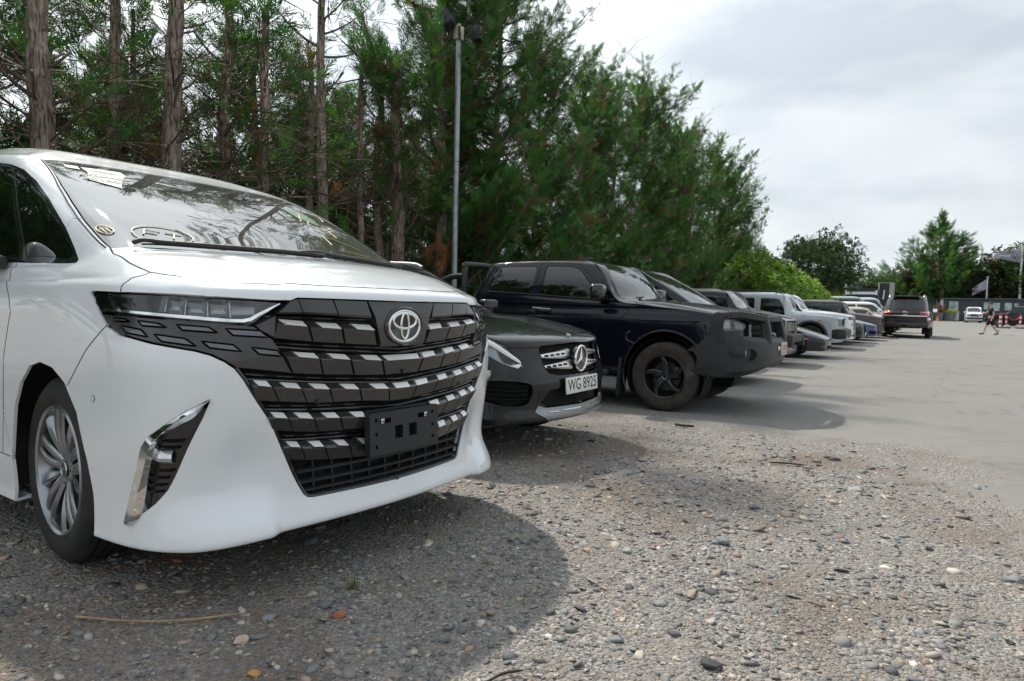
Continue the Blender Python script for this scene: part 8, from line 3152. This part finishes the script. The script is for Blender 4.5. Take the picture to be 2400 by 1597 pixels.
def broadleaf_meshes(seed, h, rad, zc, pal, n, size, clumps=26, flat=.8, trunk_r=.22, open_=.5):
    rng = np.random.default_rng(seed)
    paths = []
    V, F = ring_tubes([(np.array([(0, 0, -.2), (.1, 0, zc * .5), (.0, .1, zc)]), np.array([trunk_r * 1.3, trunk_r, trunk_r * .7]))], 12)
    trunk = np_mesh('trunk', V, F, MAT['bark'], smooth=True)
    C = []
    for k in range(clumps):
        while True:
            q = rng.uniform(-1, 1, 3)
            if .25 < np.linalg.norm(q) < 1: break
        C.append(np.array([q[0] * rad, q[1] * rad, zc + (h - zc) * (.5 + .5 * q[2] * flat)]))
        s = np.linspace(0, 1, 6)[:, None]
        e = C[-1]
        P = np.array([0, 0, zc * .75]) * (1 - s) + e * s + np.sin(s * 3.14) * np.array([0, 0, .3])
        paths.append((P, (trunk_r * .35) * (1 - .9 * s[:, 0])))
    V, F = ring_tubes(paths, 6)
    limbs = np_mesh('limbs', V, F, MAT['limb_bark'], smooth=True)
    C = np.array(C)
    k = rng.integers(0, clumps, n)
    cr = rad * .42 * rng.uniform(.6, 1.25, clumps)
    d = rng.normal(0, 1, (n, 3))
    d /= np.linalg.norm(d, axis=1, keepdims=True)
    P = C[k] + d * (cr[k] * rng.random(n) ** open_)[:, None] * np.array([1, 1, .75])
    pal = np.array(pal)
    tone = np.exp(rng.normal(0, .22, clumps))[k] * np.exp(rng.normal(0, .15, n))
    V, F, Cc = place_sprays(P, d + rng.normal(0, .6, (n, 3)), size * rng.uniform(.7, 1.3, n), spray_template('leaf', rng), pal[rng.integers(0, len(pal), n)] * tone[:, None], rng)
    return trunk, limbs, None, np_mesh('crown', V, F, MAT['leaf'], cols=Cc)


def build_far_trees():
    g = 'trees beyond the yard'
    m = broadleaf_meshes(61, 9.6, 4.2, 2.6, LEAFS['dark'], 4200, .46, clumps=34)
    tree_obj('broadleaf_tree', m, (-12.9, 70, ground_z(-12, 70)), 0, (.86, .86, .93), 'dark round broadleaf tree with open branches right of the hedge', g)
    m = broadleaf_meshes(62, 6.5, 3.2, 1.6, LEAFS['yellow'], 3000, .40, clumps=18)
    tree_obj('broadleaf_tree', m, (-17.2, 97, .5), 0, 1.0, 'yellow green tree glowing left of the dark trailer', g)
    mids = [broadleaf_meshes(70 + k, 8.0, 4.2, 1.0, LEAFS['mid' if k else 'olive'], 3200, .56, clumps=30, flat=1.0) for k in range(2)]
    spots = [(-20.5, 104, .72, 'olive bush tree right of the yellow green tree'), (-15.5, 110, .82, 'bushy tree just left of the far pyramid conifer'), (-9.5, 112, .85, 'low bushy tree at the pyramid conifer\'s foot'), (-4.0, 113, .98, 'bushy tree behind the cabin\'s left end'),
             (1.5, 114, 1.08, 'bushy tree behind the short flagpole'), (6.5, 115, 1.30, 'taller bushy tree behind the tall flag'), (12, 115, 1.25, 'bushy tree at the right edge behind the cabin'), (-27, 112, .9, 'bushy tree low behind the dark broadleaf tree'), (-33, 108, 1.0, 'far bushy tree behind the hedge'), (18, 113, 1.2, 'bushy tree beyond the right edge of the view')]
    for k, (x, y, sc, lb) in enumerate(spots):
        tree_obj('broadleaf_tree', mids[k % 2], (x, y, .45), k * 1.1, (sc * 1.1, sc * 1.1, sc), lb, g)
    # pyramid conifer
    pyr = conifer_meshes(91, 14.6, 0, 1.5, 8.0, 190, 56, .3, plume=.25, lowleaf=1.0, brown=.04, cut=0, top_taper=.06, size=1.0)
    tree_obj('conifer', pyr, (-5.6, 112, .5), 0, (1, 1, 1), 'tall pyramid conifer standing alone behind the dark grey SUV', g)
    # bright hedge
    rng = np.random.default_rng(8)
    n = 8000
    t = rng.random(n)
    yy = 29.0 + 19.5 * t
    top = 3.55 - .95 * t + .25 * np.sin(yy * 2.1) + .15 * np.sin(yy * 5.3)
    th = rng.uniform(0, np.pi, n)
    rad = 1 - rng.random(n) ** 2 * .35
    xx = -8.3 - .055 * (yy - 31) + np.cos(th) * 1.15 * rad
    zz = top * (np.sin(th) ** .55) * rad
    P = np.column_stack([xx, yy, zz + .1])
    D = np.column_stack([np.cos(th) + rng.normal(0, .3, n), rng.normal(0, .5, n), np.sin(th) * .5 - .55 + rng.normal(0, .3, n)])
    pal = np.array(LEAFS['bright'])
    cl = np.exp(.28 * np.sin(yy * 3.1 + 2 * zz) + rng.normal(0, .2, n))
    V, F, C = place_sprays(P, D, rng.uniform(.22, .42, n), spray_template('leaf', rng), pal[rng.integers(0, 4, n)] * cl[:, None], rng)
    h = empty('hedge', (0, 0, 0), 0, 'bright green leafy hedge sloping down beyond the conifers', 'hedge')
    link('foliage', np_mesh('foliage', V, F, MAT['leaf'], cols=C), h)['kind'] = 'stuff'
    b = MB()
    for k in range(9): b.tube([(-8.3 - .11 * k, 32 + 1.9 * k, 0), (-8.35 - .11 * k, 32.2 + 1.9 * k, 2.2)], [.08, .03], n=6)
    st = b.obj('stems', MAT['limb_bark'], h)
    st['kind'] = 'stuff'
    # far wood on the horizon
    n = 6000
    a = rng.uniform(-1.15, 1.0, n)
    r = rng.uniform(165, 260, n)
    P = np.column_stack([-np.sin(CAM_YAW + a) * r, np.cos(CAM_YAW + a) * r, .4 + rng.random(n) * (5.0 + 2.5 * np.sin(a * 23) + 1.5 * np.sin(a * 61))])
    D = rng.normal(0, 1, (n, 3))
    pal = np.array(LEAFS['mid'])
    V, F, C = place_sprays(P, D, rng.uniform(2.0, 4.0, n), spray_template('leaf', rng), pal[rng.integers(0, 3, n)] * np.exp(rng.normal(0, .2, (n, 1))), rng)
    o = link('far_wood', np_mesh('far_wood', V, F, MAT['leaf'], cols=C))
    o['kind'] = 'stuff'
    # dead russet sprays hanging at the front of the row
    for (x, y, z, lb, nn, sz) in ((-8.05, 9.32, 2.0, 'russet dead spray hanging just left of the lamp post', 34, .30), (-7.7, 12.6, 2.05, 'russet dead spray above the pickup\'s cab roof', 34, .30), (-7.6, 13.6, 1.75, 'smaller russet dead spray low over the pickup\'s roof', 22, .26)):
        P = np.array([x, y, z]) + rng.normal(0, 1, (nn, 3)) * np.array([.08, .11, .20])
        D = np.column_stack([rng.normal(0, .3, nn), rng.normal(0, .35, nn), -np.ones(nn)])
        V, F, C = place_sprays(P, D, np.full(nn, sz) * rng.uniform(.6, 1.2, nn), spray_template('needle', rng), np.array([(.26, .10, .05), (.20, .075, .04), (.32, .14, .07)])[rng.integers(0, 3, nn)], rng)
        o = link('dead_spray', np_mesh('dead_spray', V, F, MAT['needles'], cols=C))
        tag(o, lb, 'dead branch', 'dead sprays hanging in the conifers')


build_far_trees()
